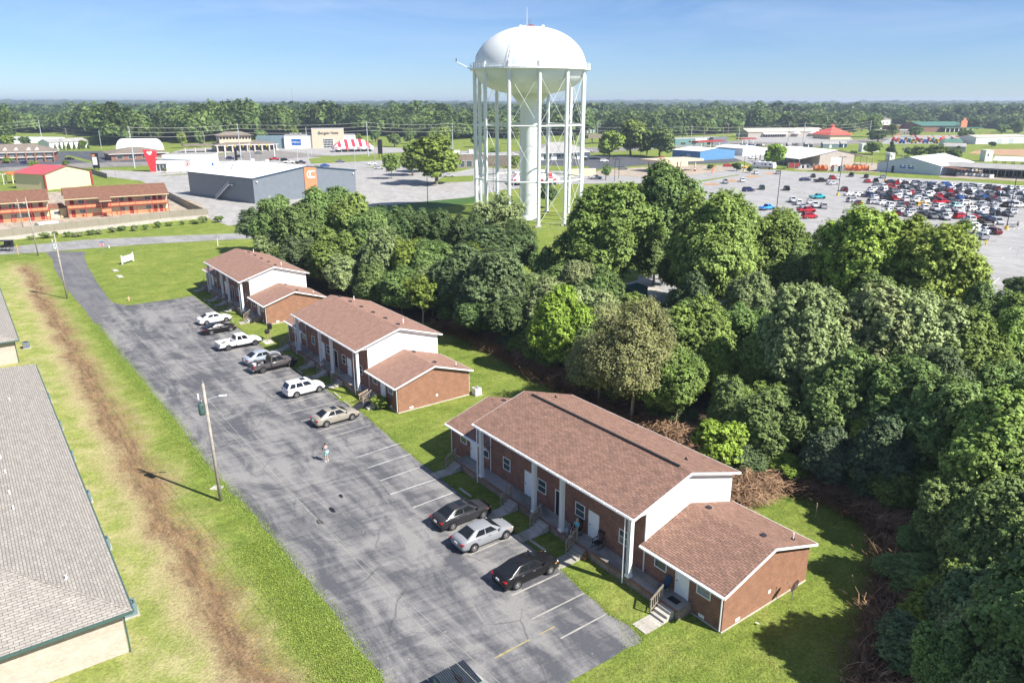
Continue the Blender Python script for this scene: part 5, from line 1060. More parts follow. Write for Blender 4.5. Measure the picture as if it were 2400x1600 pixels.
# ------------------------------------------------------------------ water tower
def water_tower():
    c = G(1240, 513); cx, cy = c.x, c.y
    root = thing('water_tower', 'huge white water tower on twelve columns with a domed tank', 'water tower', c)
    RT, ZB = 14.75, 39.3
    prof = []
    for i in range(21): a = math.pi/2*i/20; prof.append((RT*math.cos(a)**.92 if i < 20 else 0.01, ZB+10.4*math.sin(a)))
    low = [(RT, ZB)]
    for i in range(1, 17): a = math.pi/2*i/16*.82; low.append((RT*math.cos(a)**.8, ZB-6.4*math.sin(a)))
    b = MB(); b.lathe(low[::-1][:-1]+prof, 'tank_paint', 96); tank = b.build('tank', root, smooth=True)
    r0, z0 = low[-1]
    b = MB(); b.lathe([(2.3, -.3), (2.3, 29.0), (2.5, 29.7), (3.1, 30.6), (5.2, 33.4), (r0+.02, z0+.02)], 'tank_paint', 48); b.lathe([(2.75, 0), (2.7, .3), (2.32, 1.3)], 'tower_paint', 48); b.build('riser', root, smooth=True)
    b = MB()
    b.lathe([(RT-.1, ZB-.35), (RT+1.1, ZB-.35), (RT+1.1, ZB+.1), (RT-.1, ZB+.1)], 'tower_paint', 72)
    bal = b.build('balcony', root); b = MB(); R2 = RT+1.05
    for k in range(72):
        a = 2*math.pi*k/72; x, y = R2*math.cos(a), R2*math.sin(a); b.tube((x, y, ZB+.1), (x, y, ZB+1.25), .035, 'tower_paint', 4)
    for z in (ZB+.7, ZB+1.25): b.path([(R2*math.cos(2*math.pi*k/72), R2*math.sin(2*math.pi*k/72), z) for k in range(73)], .04, 'tower_paint', 4)
    b.build('railing', bal)
    base = -math.pi/2; LR = 14.7; top = ZB+1.5
    ang = [base+R(8+30*i) for i in range(12)]; P = [Vector((LR*math.cos(a), LR*math.sin(a), 0)) for a in ang]
    for p in P:
        b = MB(); b.tube(p, p+Vector((0, 0, top)), .48, 'tower_paint', 16); b.box(p.x-.8, p.x+.8, p.y-.8, p.y+.8, 0, .35, 'concrete'); b.build('column', root, smooth=False)
    levels = (11.4, 25.3)
    for i in range(12):
        p, q = P[i], P[(i+1) % 12]
        for z in levels:
            b = MB(); b.tube(p+Vector((0, 0, z)), q+Vector((0, 0, z)), .19, 'tower_paint', 8); b.build('strut', root)
        for za, zb in ((.4, 11.4), (11.4, 25.3), (25.3, 37.6)):
            for a_, c_ in ((p, q), (q, p)):
                b = MB(); b.tube(a_+Vector((0, 0, za)), c_+Vector((0, 0, zb)), .045, 'tower_paint', 5); b.build('tie_rod', root)
    for z in levels:
        for i in range(0, 12, 3): b = MB(); b.tube((0, 0, z), P[i]+Vector((0, 0, z)), .05, 'tower_paint', 5); b.build('riser_stay', root)
    # ladder, hatches, mast
    b = MB(); a0 = base-R(22); tk = lambda rad, z: Vector((rad*math.cos(a0), rad*math.sin(a0), z)); s_ = Vector((-math.sin(a0), math.cos(a0), 0))
    pts = [tk(r_+.25, z+.15) for r_, z in prof[1:20]]
    for s in (-.3, .3): b.path([p+s_*s for p in pts], .04, 'tower_paint', 4)
    b.build('ladder', root)
    b = MB(); b.lathe([(1.1, 0), (1.1, .35), (.2, .5)], 'tower_red', 20, (-.0, 0, ZB+10.35)); b.build('red_hatch', root)
    for x in (-2.6, 3.2): b = MB(); b.lathe([(.35, -.4), (.35, .25), (.5, .3), (.4, .5), (0, .6)], 'tower_paint', 12, (x, 0, ZB+10.2)); b.build('vent', root)
    b = MB(); b.tube((-.9, 0, ZB+10.2), (-.9, 0, ZB+15), .07, 'tower_paint', 6, .03); b.tube((-.4, 0, ZB+10.4), (-.4, 0, ZB+12.2), .09, 'grey_metal', 6); b.tube((-.7, 0, ZB+11.2), (-.1, 0, ZB+11.2), .05, 'grey_metal', 4); b.tube((-.2, 0, ZB+11.2), (0, 0, ZB+12.4), .04, 'black_paint', 4); b.build('antenna', root)
    b = MB(); b.tube((-RT-1, -2, ZB), (-RT-4.4, -2.5, ZB+1.7), .13, 'tower_paint', 8, .08); b.box(-RT-4.6, -RT-4.4, -2.6, -2.4, ZB+1.7, ZB+2.5, 'black_paint'); b.build('boom', root)
    # painted emblem on the far left flank: plain dark and crimson shapes on the shell
    def patch(m, a_c, z_c, pts, off):
        b = MB(); vs = []
        for u, v in pts:
            z = z_c+v; t_ = max(0, min(.999, (z-ZB)/10.4)); rr = RT*(1-t_*t_)**.46+off; a = a_c+u/RT; vs.append((rr*math.cos(a), rr*math.sin(a), z))
        n = len(vs); cxx = [sum(v[i] for v in vs)/n for i in range(3)]; f = math.hypot(cxx[0], cxx[1]); t_ = (cxx[2]-ZB)/10.4; rr = RT*(1-t_*t_)**.46+off; cxx[0] *= rr/f; cxx[1] *= rr/f
        b.faces([tuple(cxx)]+vs, [(0, 1+i, 1+(i+1) % n) for i in range(n)], m); return b
    ac = base-R(88)
    e = patch('tower_navy', ac, ZB+4.0, [(-2.5, -2.5), (-3.2, 0), (-2.6, 2.4), (-.5, 3.4), (2.2, 3.0), (4.6, 4.6), (3.0, 2.2), (2.6, -.5), (1.6, -2.8), (-.6, -3.4)], .06).build('emblem', root)
    patch('tower_paint', ac, ZB+4.2, [(-1.7, -1.2), (-1.9, .8), (-.4, 2.2), (1.4, 1.9), (1.7, .6), (1.2, -1.6)], .10).build('emblem_field', e)
    patch('tower_red', ac, ZB+3.4, [(-.7, -1.0), (-.9, .6), (.1, 1.3), (.9, .5), (.5, -1.2)], .14).build('emblem_heart', e)
    return c
TW = water_tower()
# chain link fence beside it
t = thing('wire_fence', 'low wire fence running across the lawn in front of the tower', 'fence', G(1240, 548)); b = MB(); c = G(1240, 548)
L3 = [G(x, y) for x, y in ((1120, 532), (1255, 542), (1290, 537), (1380, 525))]
for a, e in zip(L3[:-1], L3[1:]):
    n = max(2, int((e-a).length/2.6))
    for i in range(n+1): p = a.lerp(e, i/n)-c; b.tube(p, p+Vector((0, 0, 1.5)), .04, 'grey_metal', 5)
    b.tube(a-c+Vector((0, 0, 1.5)), e-c+Vector((0, 0, 1.5)), .03, 'grey_metal', 5); b.tube(a-c+Vector((0, 0, .1)), e-c+Vector((0, 0, .1)), .02, 'grey_metal', 4)
b.build('posts_and_rails', t)

# ------------------------------------------------------------------ trees
def crown(name, rx, rz, zc, lobes, clumps, per, size, shape='round', spread=.10, seed=1, gap=0.0):
    rs = np.random.default_rng(seed); K = lobes
    # lobe centres
    d = rs.normal(size=(K, 3)); d /= np.linalg.norm(d, axis=1)[:, None]; d[:, 2] = d[:, 2]*.85+.12
    rad = rs.uniform(.38, .80, K)[:, None]; lc = d*rad; lr = rs.uniform(.18, .40, K)
    if shape == 'cone': lc[:, 2] = rs.uniform(-.95, .95, K); w_ = (1-lc[:, 2])/2*.75; a = rs.uniform(0, 6.28, K); lc[:, 0] = np.cos(a)*w_*.7; lc[:, 1] = np.sin(a)*w_*.7; lr = .12+.26*(1-lc[:, 2])/2
    if shape == 'flat': lc[:, 2] *= .55
    i = rs.choice(K, clumps*3, p=lr**2/np.sum(lr**2)); u = rs.normal(size=(clumps*3, 3)); u /= np.linalg.norm(u, axis=1)[:, None]
    u[:, 2] = np.where(u[:, 2] < -.35, -u[:, 2], u[:, 2])
    p = lc[i]+u*lr[i][:, None]*rs.uniform(.78, 1.12, clumps*3)[:, None]+rs.normal(size=(clumps*3, 3))*.018
    dd = np.linalg.norm(p[:, None, :]-lc[None], axis=2)/lr[None]; ok = (dd.min(1) > .74); p, u = p[ok][:clumps], u[ok][:clumps]
    kx = 1/np.percentile(np.linalg.norm(p[:, :2], axis=1), 98.5); kz = 1/np.percentile(p[:, 2], 99.8); p = p*np.array([kx, kx, kz]); lc = lc*np.array([kx, kx, kz])
    if shape == 'round':     # an inner shell of foliage closes the deep holes between the boughs
        m0 = int(len(p)*.32); u0 = rs.normal(size=(m0, 3)); u0 /= np.linalg.norm(u0, axis=1)[:, None]; u0[:, 2] = np.where(u0[:, 2] < -.5, -u0[:, 2], u0[:, 2]); p = np.concatenate([p, u0*(rs.uniform(.52, .74, m0)+.08*np.sin(u0[:, 0]*6)*np.cos(u0[:, 1]*5+1))[:, None]]); u = np.concatenate([u, u0])
    S = np.array([rx, rx, rz]); P = p*S; n = len(P)
    # leaves of each clump hang in a small flattened tuft
    ax = u*.9+np.array([0, 0, .45])+rs.normal(size=(n, 3))*.35; ax /= np.linalg.norm(ax, axis=1)[:, None]
    along = rs.uniform(-.5, 1.0, (n, per, 1)); thick = (1.05-np.abs(along))*.6+.2
    tl = (ax[:, None]*along*.95+rs.normal(size=(n, per, 3))*thick*np.array([1, 1, .7]))*spread*rx*.55*rs.uniform(.55, 1.5, n)[:, None, None]
    c = (P[:, None]+tl).reshape(-1, 3); un = np.repeat(u, per, 0); tn = tl.reshape(-1, 3); tn = tn/(np.linalg.norm(tn, axis=1)[:, None]+1e-9)
    nr = un*1.0+tn*.15+np.array([0, 0, .55])+rs.normal(size=c.shape)*.40; nr /= np.linalg.norm(nr, axis=1)[:, None]
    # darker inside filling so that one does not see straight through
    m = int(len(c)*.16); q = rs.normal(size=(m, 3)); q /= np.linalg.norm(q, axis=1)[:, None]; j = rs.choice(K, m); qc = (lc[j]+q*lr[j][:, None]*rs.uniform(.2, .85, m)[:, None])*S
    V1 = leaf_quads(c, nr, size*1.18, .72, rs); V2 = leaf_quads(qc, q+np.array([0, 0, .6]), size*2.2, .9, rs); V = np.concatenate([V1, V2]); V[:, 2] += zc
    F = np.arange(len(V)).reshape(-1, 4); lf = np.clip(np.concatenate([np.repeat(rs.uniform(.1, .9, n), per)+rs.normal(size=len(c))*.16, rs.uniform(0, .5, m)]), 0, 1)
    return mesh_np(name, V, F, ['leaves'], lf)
def trunk(name, h, r, zc, rx, rz, seed, m='bark', nl=9, bare=False):
    rs = random.Random(seed); b = MB(); x = y = 0; pts = [Vector((0, 0, -.3))]; n = 6; ht = zc+rz*.35
    for i in range(1, n+1): x += rs.uniform(-.25, .25); y += rs.uniform(-.25, .25); pts.append(Vector((x, y, ht*i/n)))
    for i in range(n): b.tube(pts[i], pts[i+1], r*(1-i/n*.8), m, 9, r*(1-(i+1)/n*.8), cap=False)
    for k in range(nl):
        t = rs.uniform(.32, .95); i = min(n-1, int(t*n)); p = pts[i].lerp(pts[i+1], t*n-i); a = rs.uniform(0, 6.28); L_ = rx*rs.uniform(.5, .92)*(1.15-.5*t)
        q = p+Vector((math.cos(a)*L_*.5, math.sin(a)*L_*.5, L_*.35)); e = q+Vector((math.cos(a+.3)*L_*.5, math.sin(a+.3)*L_*.5, L_*.35)); rr = r*(1-t*.7)*.5
        b.tube(p, q, rr, m, 6, rr*.6, cap=False); b.tube(q, e, rr*.6, m, 5, rr*.15, cap=False)
        for _ in range(5 if bare else 2):
            a2 = a+rs.uniform(-1.2, 1.2); s = q.lerp(e, rs.random()); f = s+Vector((math.cos(a2)*L_*.4, math.sin(a2)*L_*.4, L_*rs.uniform(.05, .5))); b.tube(s, f, rr*.35, m, 4, rr*.06, cap=False)
    o = b.build(name); me = o.data; bpy.data.objects.remove(o); return me
# prototypes are 14 m tall; (crown half-width, half-height, centre height)
PR = {}
def proto(key, rx, rz, zc, tr=.26, bare=False, tm='bark', **k):
    PR[key] = dict(c=crown('crown', rx, rz, zc, **k), t=trunk('trunk', 14, tr, zc, rx, rz, k['seed'], tm, 16 if bare else 9, bare), rx=rx, rz=rz, zc=zc, top=zc+rz*1.06)
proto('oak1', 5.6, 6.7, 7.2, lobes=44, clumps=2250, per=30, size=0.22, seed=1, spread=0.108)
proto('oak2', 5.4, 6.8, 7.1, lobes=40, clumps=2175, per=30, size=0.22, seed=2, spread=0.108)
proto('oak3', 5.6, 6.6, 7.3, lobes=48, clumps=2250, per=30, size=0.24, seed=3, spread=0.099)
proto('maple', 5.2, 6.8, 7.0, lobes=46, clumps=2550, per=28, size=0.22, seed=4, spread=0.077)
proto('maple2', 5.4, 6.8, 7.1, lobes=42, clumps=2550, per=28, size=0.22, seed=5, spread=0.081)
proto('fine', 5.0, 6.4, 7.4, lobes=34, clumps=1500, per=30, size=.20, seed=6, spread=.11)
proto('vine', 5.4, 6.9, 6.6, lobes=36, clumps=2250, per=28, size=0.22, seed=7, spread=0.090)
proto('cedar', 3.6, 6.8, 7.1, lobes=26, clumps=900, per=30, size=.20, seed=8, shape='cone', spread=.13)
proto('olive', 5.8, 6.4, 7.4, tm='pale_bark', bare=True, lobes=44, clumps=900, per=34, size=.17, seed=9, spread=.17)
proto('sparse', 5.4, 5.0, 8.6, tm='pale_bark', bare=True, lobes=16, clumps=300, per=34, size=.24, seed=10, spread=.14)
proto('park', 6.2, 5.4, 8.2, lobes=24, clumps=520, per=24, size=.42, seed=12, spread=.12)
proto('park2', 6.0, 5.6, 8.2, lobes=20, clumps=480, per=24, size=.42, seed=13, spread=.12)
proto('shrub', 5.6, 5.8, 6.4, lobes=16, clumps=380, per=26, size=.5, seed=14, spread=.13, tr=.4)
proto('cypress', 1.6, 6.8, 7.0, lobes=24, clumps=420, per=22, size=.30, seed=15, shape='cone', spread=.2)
COLR = {'dark': (.145, .205, .090), 'mid': (.188, .272, .088), 'green': (.220, .305, .078), 'yel': (.245, .325, .065), 'pale': (.310, .375, .165), 'olive': (.300, .305, .130), 'bright': (.250, .370, .055), 'blue': (.130, .190, .100), 'deep': (.125, .190, .070)}
def tree(p, h, rx, kind, col, label, cat='tree', name=None, group=None, rz=None):
    pr_ = PR[kind]; t = thing(name or 'broadleaf_tree', label, cat, p, rnd.uniform(0, 6.28) if rz is None else rz, group)
    sz = h/pr_['top']; sx = rx/pr_['rx']
    t.scale = (sx, sx, sz)
    c = COLR[col]; j = rnd.uniform(.85, 1.18)
    o = bpy.data.objects.new('crown', pr_['c']); COL.objects.link(o); o.parent = t; o.color = (c[0]*j, c[1]*j*rnd.uniform(.95, 1.06), c[2]*j, 1)
    q = bpy.data.objects.new('trunk', pr_['t']); COL.objects.link(q); q.parent = t; return t
K_ = 2400/2352
def dtree(x, yb, yt, r, kind, col, label, **k):
    """display-pixel shorthand: foot at (x, yb), top at yt, half-width r"""
    x, yb, yt, r = x*K_, yb*K_, yt*K_, r*K_
    if kind[:4] == 'park' and (yb-yt) < 2.3*r: kind = 'shrub'
    p = G(x, yb); h = HT(x, yb, yt); q = Vector((p.x, p.y, h*.5)); x0 = proj(q)[0]; x1 = proj(q+Vector((1, 0, 0)))[0]
    return tree(p, h, r/(x1-x0), kind, col, label, **k)
WG = 'trees of the wood behind the apartments'
wood = [ # x, foot y, top y, half width, kind, colour, label
 (600, 582, 470, 46, 'fine', 'dark', 'dark dense tree at the left end of the wood, over the street'), (640, 606, 448, 50, 'oak1', 'mid', 'grey-green tree second from the left end of the wood'), (700, 622, 462, 58, 'maple', 'mid', 'leafy tree behind the ridge of the farthest house'), (748, 604, 428, 78, 'oak2', 'mid', 'tall spreading tree before the grey metal hall'), (818, 612, 442, 56, 'oak3', 'green', 'tall tree right of the spreading one, at the hall corner'),
 (688, 655, 540, 48, 'vine', 'dark', 'low dark tree touching the farthest house'), (770, 668, 520, 62, 'vine', 'green', 'round green tree behind the farthest house gable'), (852, 648, 480, 60, 'oak1', 'mid', 'mid green tree in the front row behind the farthest wing'), (905, 612, 470, 50, 'fine', 'deep', 'dark fine-leaved tree in the back row, left of the lamp'), (958, 606, 474, 48, 'fine', 'deep', 'dark fine-leaved tree in the back row under the tank shadow'), (1015, 612, 480, 50, 'oak3', 'deep', 'dark tree in the back row left of the tower legs'), (1072, 618, 486, 46, 'fine', 'deep', 'dark tree in the back row touching the first tower leg'),
 (882, 690, 520, 56, 'maple', 'pale', 'pale silvery tree in the middle of the left wood'), (940, 695, 545, 55, 'oak2', 'yel', 'yellow-green tree right of the pale silvery one'), (1000, 700, 548, 60, 'oak1', 'mid', 'mid green tree left of the tower foot, front side'), (1150, 605, 440, 62, 'sparse', 'pale', 'thin tree with pale limbs before the tower legs'), (1140, 660, 515, 76, 'fine', 'dark', 'broad dark tree at the tower foot'), (1190, 652, 505, 46, 'fine', 'deep', 'small dark tree just left of the grass gap at the tower'),
 (860, 705, 600, 50, 'vine', 'mid', 'low leafy tree behind the middle house, left part'), (925, 724, 610, 55, 'vine', 'mid', 'low leafy tree behind the middle house, right part'), (972, 748, 628, 46, 'sparse', 'yel', 'thin light tree with a visible trunk behind the middle house'), (1062, 742, 560, 78, 'maple2', 'dark', 'dark glossy tree above the thin light one'), (1150, 772, 568, 88, 'maple', 'dark', 'big dark glossy tree left of the bright yellow-green one'), (1098, 782, 650, 66, 'maple2', 'deep', 'lower dark tree over the brown brush, left one'), (1180, 802, 680, 62, 'maple', 'deep', 'lower dark tree over the brown brush, right one'),
 (1232, 775, 630, 50, 'oak2', 'mid', 'tree squeezed between the dark glossy and the yellow-green one'), (1285, 855, 650, 74, 'vine', 'bright', 'bright yellow-green tree in the middle of the wood'), (1245, 835, 720, 52, 'vine', 'mid', 'green tree left of the foot of the bright one'), (1335, 800, 655, 66, 'oak3', 'pale', 'pale green tree right of the bright one'),
 (1385, 692, 415, 117, 'oak1', 'green', 'massive round tree right of the water tower'), (1515, 642, 372, 86, 'oak3', 'mid', 'tallest tree behind the massive round one'), (1500, 655, 520, 60, 'oak2', 'mid', 'tree filling the gap below the tallest one'), (1622, 726, 436, 116, 'oak2', 'green', 'massive tree in front of the empty end of the store lot'), (1560, 690, 560, 58, 'oak1', 'mid', 'lower left bough-like tree under the massive one'),
 (1765, 705, 480, 92, 'oak1', 'green', 'wide tree below the bright blue pickup'), (1700, 690, 545, 62, 'oak3', 'mid', 'tree between the massive one and the wide one'), (1835, 720, 560, 66, 'oak2', 'mid', 'darker tree right of the wide one'), (1965, 765, 472, 116, 'oak3', 'yel', 'massive yellow-green tree before the crowded car rows'), (2105, 785, 500, 122, 'oak2', 'yel', 'massive yellow-green tree nearest the store lane'), (2035, 760, 590, 90, 'oak1', 'green', 'tree between the two massive yellow-green ones'), (2170, 770, 590, 68, 'oak3', 'yel', 'right shoulder tree at the store lane'),
 (1450, 968, 682, 108, 'olive', 'olive', 'big olive-brown tree with pale bare limbs behind the nearest house'), (1375, 930, 760, 76, 'olive', 'olive', 'smaller olive-brown tree left of the big one'), (1590, 880, 680, 86, 'vine', 'green', 'leafy green tree right of the big olive one'), (1535, 975, 800, 74, 'oak3', 'green', 'leafy tree touching the foot of the big olive one'), (1640, 920, 770, 60, 'vine', 'yel', 'light green tree under the leafy one'),
 (1760, 1010, 878, 66, 'vine', 'green', 'vine-covered round tree above the brown thicket, right one'), (1690, 1010, 893, 58, 'vine', 'green', 'vine-covered round tree above the brown thicket, left one'), (1832, 962, 650, 104, 'maple', 'pale', 'silvery maple left in the centre of the right wood'), (1950, 948, 645, 118, 'maple2', 'pale', 'silvery maple middle in the centre of the right wood'), (2070, 968, 668, 108, 'maple', 'pale', 'silvery maple right in the centre of the right wood'), (1775, 900, 725, 66, 'oak1', 'dark', 'dark tree left of the silvery maples'),
 (1905, 1065, 800, 96, 'maple2', 'mid', 'green tree under the silvery maples, left'), (2035, 1085, 810, 112, 'maple', 'mid', 'green tree under the silvery maples, right'), (2200, 985, 716, 108, 'maple2', 'green', 'green tree below the store crossing'), (2320, 960, 706, 86, 'oak1', 'green', 'green tree at the right edge below the store crossing'), (2150, 1150, 860, 112, 'maple', 'mid', 'tree in the middle of the right wood above the dark hollow'), (2010, 1150, 950, 84, 'vine', 'blue', 'dark tree right of the dark hollow'), (1900, 1115, 975, 72, 'vine', 'blue', 'dark tree over the litter at the back lawn'),
 (2345, 690, 635, 40, 'oak3', 'deep', 'dark tree top at the store pavement on the right edge'),
 (2262, 1260, 905, 140, 'maple2', 'green', 'large light green tree at the right side'), (2375, 1220, 850, 110, 'maple', 'green', 'large light green tree cut by the right edge'), (2165, 1290, 1090, 84, 'vine', 'mid', 'dark green tree on the edge of the shaded lawn'), (2240, 1410, 1110, 116, 'maple', 'mid', 'full tree at the right, over the lawn bend'), (2350, 1450, 1080, 112, 'maple2', 'green', 'full tree cut by the lower right edge'), (2170, 1470, 1290, 66, 'vine', 'green', 'small tree at the lawn bend, lower right'), (2235, 1570, 1335, 98, 'maple', 'pale', 'pale maple in the lower right corner'), (2350, 1640, 1340, 100, 'maple2', 'green', 'green tree filling the lower right corner'), (2140, 1640, 1430, 72, 'vine', 'mid', 'low tree at the bottom edge beside the brown brush'), (2240, 1740, 1500, 90, 'maple', 'mid', 'tree rising from the bottom edge, lower right'),
 (1700, 860, 700, 70, 'oak2', 'mid', 'tree behind the light green one, centre right'), (1420, 860, 715, 62, 'oak1', 'mid', 'green tree behind the big olive one'), (2120, 880, 720, 80, 'oak3', 'mid', 'tree behind the silvery maples, right'), (2270, 1110, 840, 90, 'oak2', 'mid', 'tree filling the right wood above the large light one')]
for x, yb, yt, r_, k, c, l in wood: dtree(x, yb, yt, r_, k, c, l, group=WG)
dtree(1648, 1090, 968, 62, 'shrub', 'bright', 'bright green thicket bush beside the brown vines', cat='bush', name='bush')
tree(W(-67.3, 32.4), 1.5, .95, 'shrub', 'yel', 'round ornamental grass bush at the ramp of the middle house', 'bush', 'bush')
# trees standing off to the right or nearer than the frame, whose shade lies on the back lawn
for x, y, h, r_ in ((27.5, 30.5, 13, 5.0), (33, 24, 14, 5.5)):
    tree(Vector((x, y, 0)), h, r_, 'maple', 'mid', 'wood tree beyond the lower right corner, the %s one' % ('shorter' if h < 13.5 else 'taller'), group='wood trees outside the frame')
fill = 0; PTS = [o.location.copy() for o in bpy.data.objects if o.get('group') in (WG, 'understory bushes behind the brown brush')]; rf_ = random.Random(3)
FP = [(x*K_, y*K_) for x, y in ((1030, 735), (1240, 830), (1480, 935), (1700, 1060), (1850, 1095), (2080, 1200), (2140, 1310), (2130, 1560), (2360, 1620), (2500, 1400), (2600, 900), (2352, 780), (2100, 820), (1800, 770), (1640, 790), (1450, 770), (1330, 700), (1200, 685), (1000, 690), (700, 625), (600, 600), (640, 640), (800, 690))]
for _ in range(4000):
    if fill > 46: break
    p = Vector((rf_.uniform(-55, 60), rf_.uniform(25, 150), 0)); a, b_ = proj(p); c = False; j = len(FP)-1
    for i in range(len(FP)):
        if (FP[i][1] > b_) != (FP[j][1] > b_) and a < (FP[j][0]-FP[i][0])*(b_-FP[i][1])/(FP[j][1]-FP[i][1])+FP[i][0]: c = not c
        j = i
    if not c or any((p-q).length < 4.4 for q in PTS): continue
    nb = min((o for o in bpy.data.objects if o.get('group') == WG), key=lambda o: (o.location-p).length); dv_ = p-nb.location
    rel = ('right of' if dv_.x > 0 else 'left of') if abs(dv_.x) > abs(dv_.y) else ('behind' if dv_.y > 0 else 'in front of'); lab = 'lower tree %s the %s' % (rel, nb['label'].split(',')[0]); lab = ' '.join(lab.split()[:16])
    if any(o.get('label') == lab for o in bpy.data.objects): continue
    PTS.append(p); fill += 1; h_ = rf_.uniform(6.5, 10.5)
    tree(p, h_, rf_.uniform(2.8, 4.0), rf_.choice(['vine', 'maple2', 'oak3', 'oak1']), rf_.choice(['mid', 'green', 'mid', 'yel', 'dark', 'pale']), lab, group='lower trees filling the wood')
# streets: park trees, round trees, shrubs
TG2 = 'street and park trees'
for x, yb, yt, r_, k, c, l in [(900, 411, 352, 22, 'park', 'green', 'small tree left of the park group'), (948, 404, 330, 34, 'park2', 'green', 'middle tree of the park group'), (1002, 424, 312, 62, 'park', 'yel', 'biggest tree of the park group with a wide crown'), (975, 395, 335, 40, 'park2', 'green', 'tree behind the biggest of the park group'), (985, 350, 322, 14, 'park', 'bright', 'small yellow-green tree at the lane sign'),
  (1400, 366, 300, 33, 'park', 'yel', 'light round tree left of three'), (1448, 360, 275, 42, 'park2', 'green', 'tall round tree, middle of three'), (1515, 362, 292, 38, 'park', 'mid', 'dark round tree, right of three'), (1485, 358, 305, 24, 'park2', 'green', 'tree between the two tall round trees'), (1777, 385, 330, 30, 'park2', 'bright', 'bright round tree behind the motor home'), (1392, 413, 380, 12, 'park', 'mid', 'small tree at the beige wall'), (1262, 478, 422, 22, 'park', 'deep', 'dark tree behind the tower foot'),
  (1692, 393, 374, 12, 'park2', 'deep', 'round shrub left of the red street car'), (1722, 397, 382, 9, 'park', 'deep', 'small shrub right of the red street car'), (1632, 390, 378, 10, 'park2', 'deep', 'shrub behind the fuel station'), (1135, 372, 340, 22, 'park', 'yel', 'light tree behind the left tower legs'), (1185, 385, 358, 16, 'park2', 'yel', 'light tree between the left tower legs'),
  (2015, 326, 298, 24, 'park', 'deep', 'dark tree right of the red pyramid roof'), (1975+28, 355, 325, 26, 'park2', 'green', 'tree below the dark one, right of the red pyramid roof'), (2000, 315, 262, 22, 'park', 'mid', 'tall tree left of the grey two-storey house'), (2045, 355, 325, 12, 'cypress', 'deep', 'narrow dark tree between shrubs and lorries'), (2110, 362, 335, 20, 'park', 'green', 'shrub left of the pale pole behind the blue-white shed'), (2150, 365, 333, 24, 'park2', 'green', 'shrub right of the pale pole'), (2190, 366, 340, 20, 'park', 'green', 'shrub left of the grey cottage'), (2085, 358, 338, 14, 'park2', 'mid', 'shrub behind the tan shed'), (2200, 350, 335, 9, 'cypress', 'deep', 'small conifer left of the grey cottage'), (2278, 338, 325, 9, 'park', 'deep', 'small dark bush right of the grey cottage'), (1950+8, 360, 346, 9, 'park', 'deep', 'dark bush behind the tan shed roof'), (2240, 391, 374, 10, 'park2', 'green', 'bush beside the long sheds'),
  (2230, 302, 268, 22, 'park', 'dark', 'tree behind the green roofed store'), (2330, 305, 270, 26, 'park2', 'dark', 'tree at the right edge of the fields'), (2300, 308, 285, 14, 'park', 'mid', 'small tree right of the green roofed store'),
  (18, 375, 362, 12, 'shrub', 'bright', 'bright bush before the dormered lodge'), (78, 386, 370, 11, 'shrub', 'bright', 'bright bush before the red metal roof'), (152, 382, 369, 9, 'shrub', 'green', 'bush right of the red metal roof'), (190, 340, 322, 12, 'park', 'bright', 'light green tree beside the cypress row'), (380, 398, 385, 5, 'park', 'olive', 'small withered tree at the red wedge'), (728, 391, 380, 8, 'shrub', 'green', 'shrub on the green before the striped tent')]:
    dtree(x, yb, yt, r_, k, c, l, group=TG2)
for i, x in enumerate((131, 141, 152, 160, 163, 175, 185, 194, 197, 207)):
    dtree(x/K_, (352-(x-131)*.04)/K_, (333 if i % 3 else 337)/K_, 3.6, 'cypress', 'green', 'clipped conifer, %s from the left in the row before the white shed' % ordn[i], name='conifer', group='clipped conifers in a row')
for i, x in enumerate((252, 262, 272, 284, 296, 308)): dtree(x/K_, (370+i*.6)/K_, (363+i*.6)/K_, 6, 'shrub', 'green', 'low shrub, %s from the left before the brown hipped office' % ordn[i], cat='bush', name='bush', group='shrubs before the office')
for i in range(17):
    x = 75+i*27+rnd.uniform(-6, 6); y = 563-(x-75)*.098+rnd.uniform(-2, 2); dtree(x/K_, y/K_, (y-rnd.uniform(6, 17))/K_, rnd.uniform(6, 14), 'shrub', rnd.choice(['green', 'mid', 'pale']), 'weedy shrub, %s from the left along the foot of the wooden fence' % ordn[i], cat='bush', name='bush', group='weeds along the fence')

rl = random.Random(9)
for i, (x, y) in enumerate([(245, 339), (430, 347), (470, 345), (690, 333), (840, 338), (925, 344), (960, 338), (1010, 342), (1040, 337), (1120, 345), (1210, 338), (1340, 334), (1650, 322), (1730, 322), (1990, 314), (2020, 308), (2140, 305), (2145, 322), (2260, 330), (2385, 318), (2090, 328), (1470, 326), (1540, 330), (1600, 324), (20, 345), (60, 344), (300, 343), (560, 338), (610, 336), (880, 333)]):
    dtree(x/K_, y/K_, (y-rl.uniform(22, 40))/K_, rl.uniform(11, 20), rl.choice(['park', 'park2', 'shrub']), rl.choice(['mid', 'green', 'deep', 'yel']), 'loose tree standing before the far wood, %s from the left' % ordn[sorted([245, 430, 470, 690, 840, 925, 960, 1010, 1040, 1120, 1210, 1340, 1650, 1730, 1990, 2020, 2140, 2145, 2260, 2385, 2090, 1470, 1540, 1600, 20, 60, 300, 560, 610, 880]).index(x)], group='loose trees before the far wood')
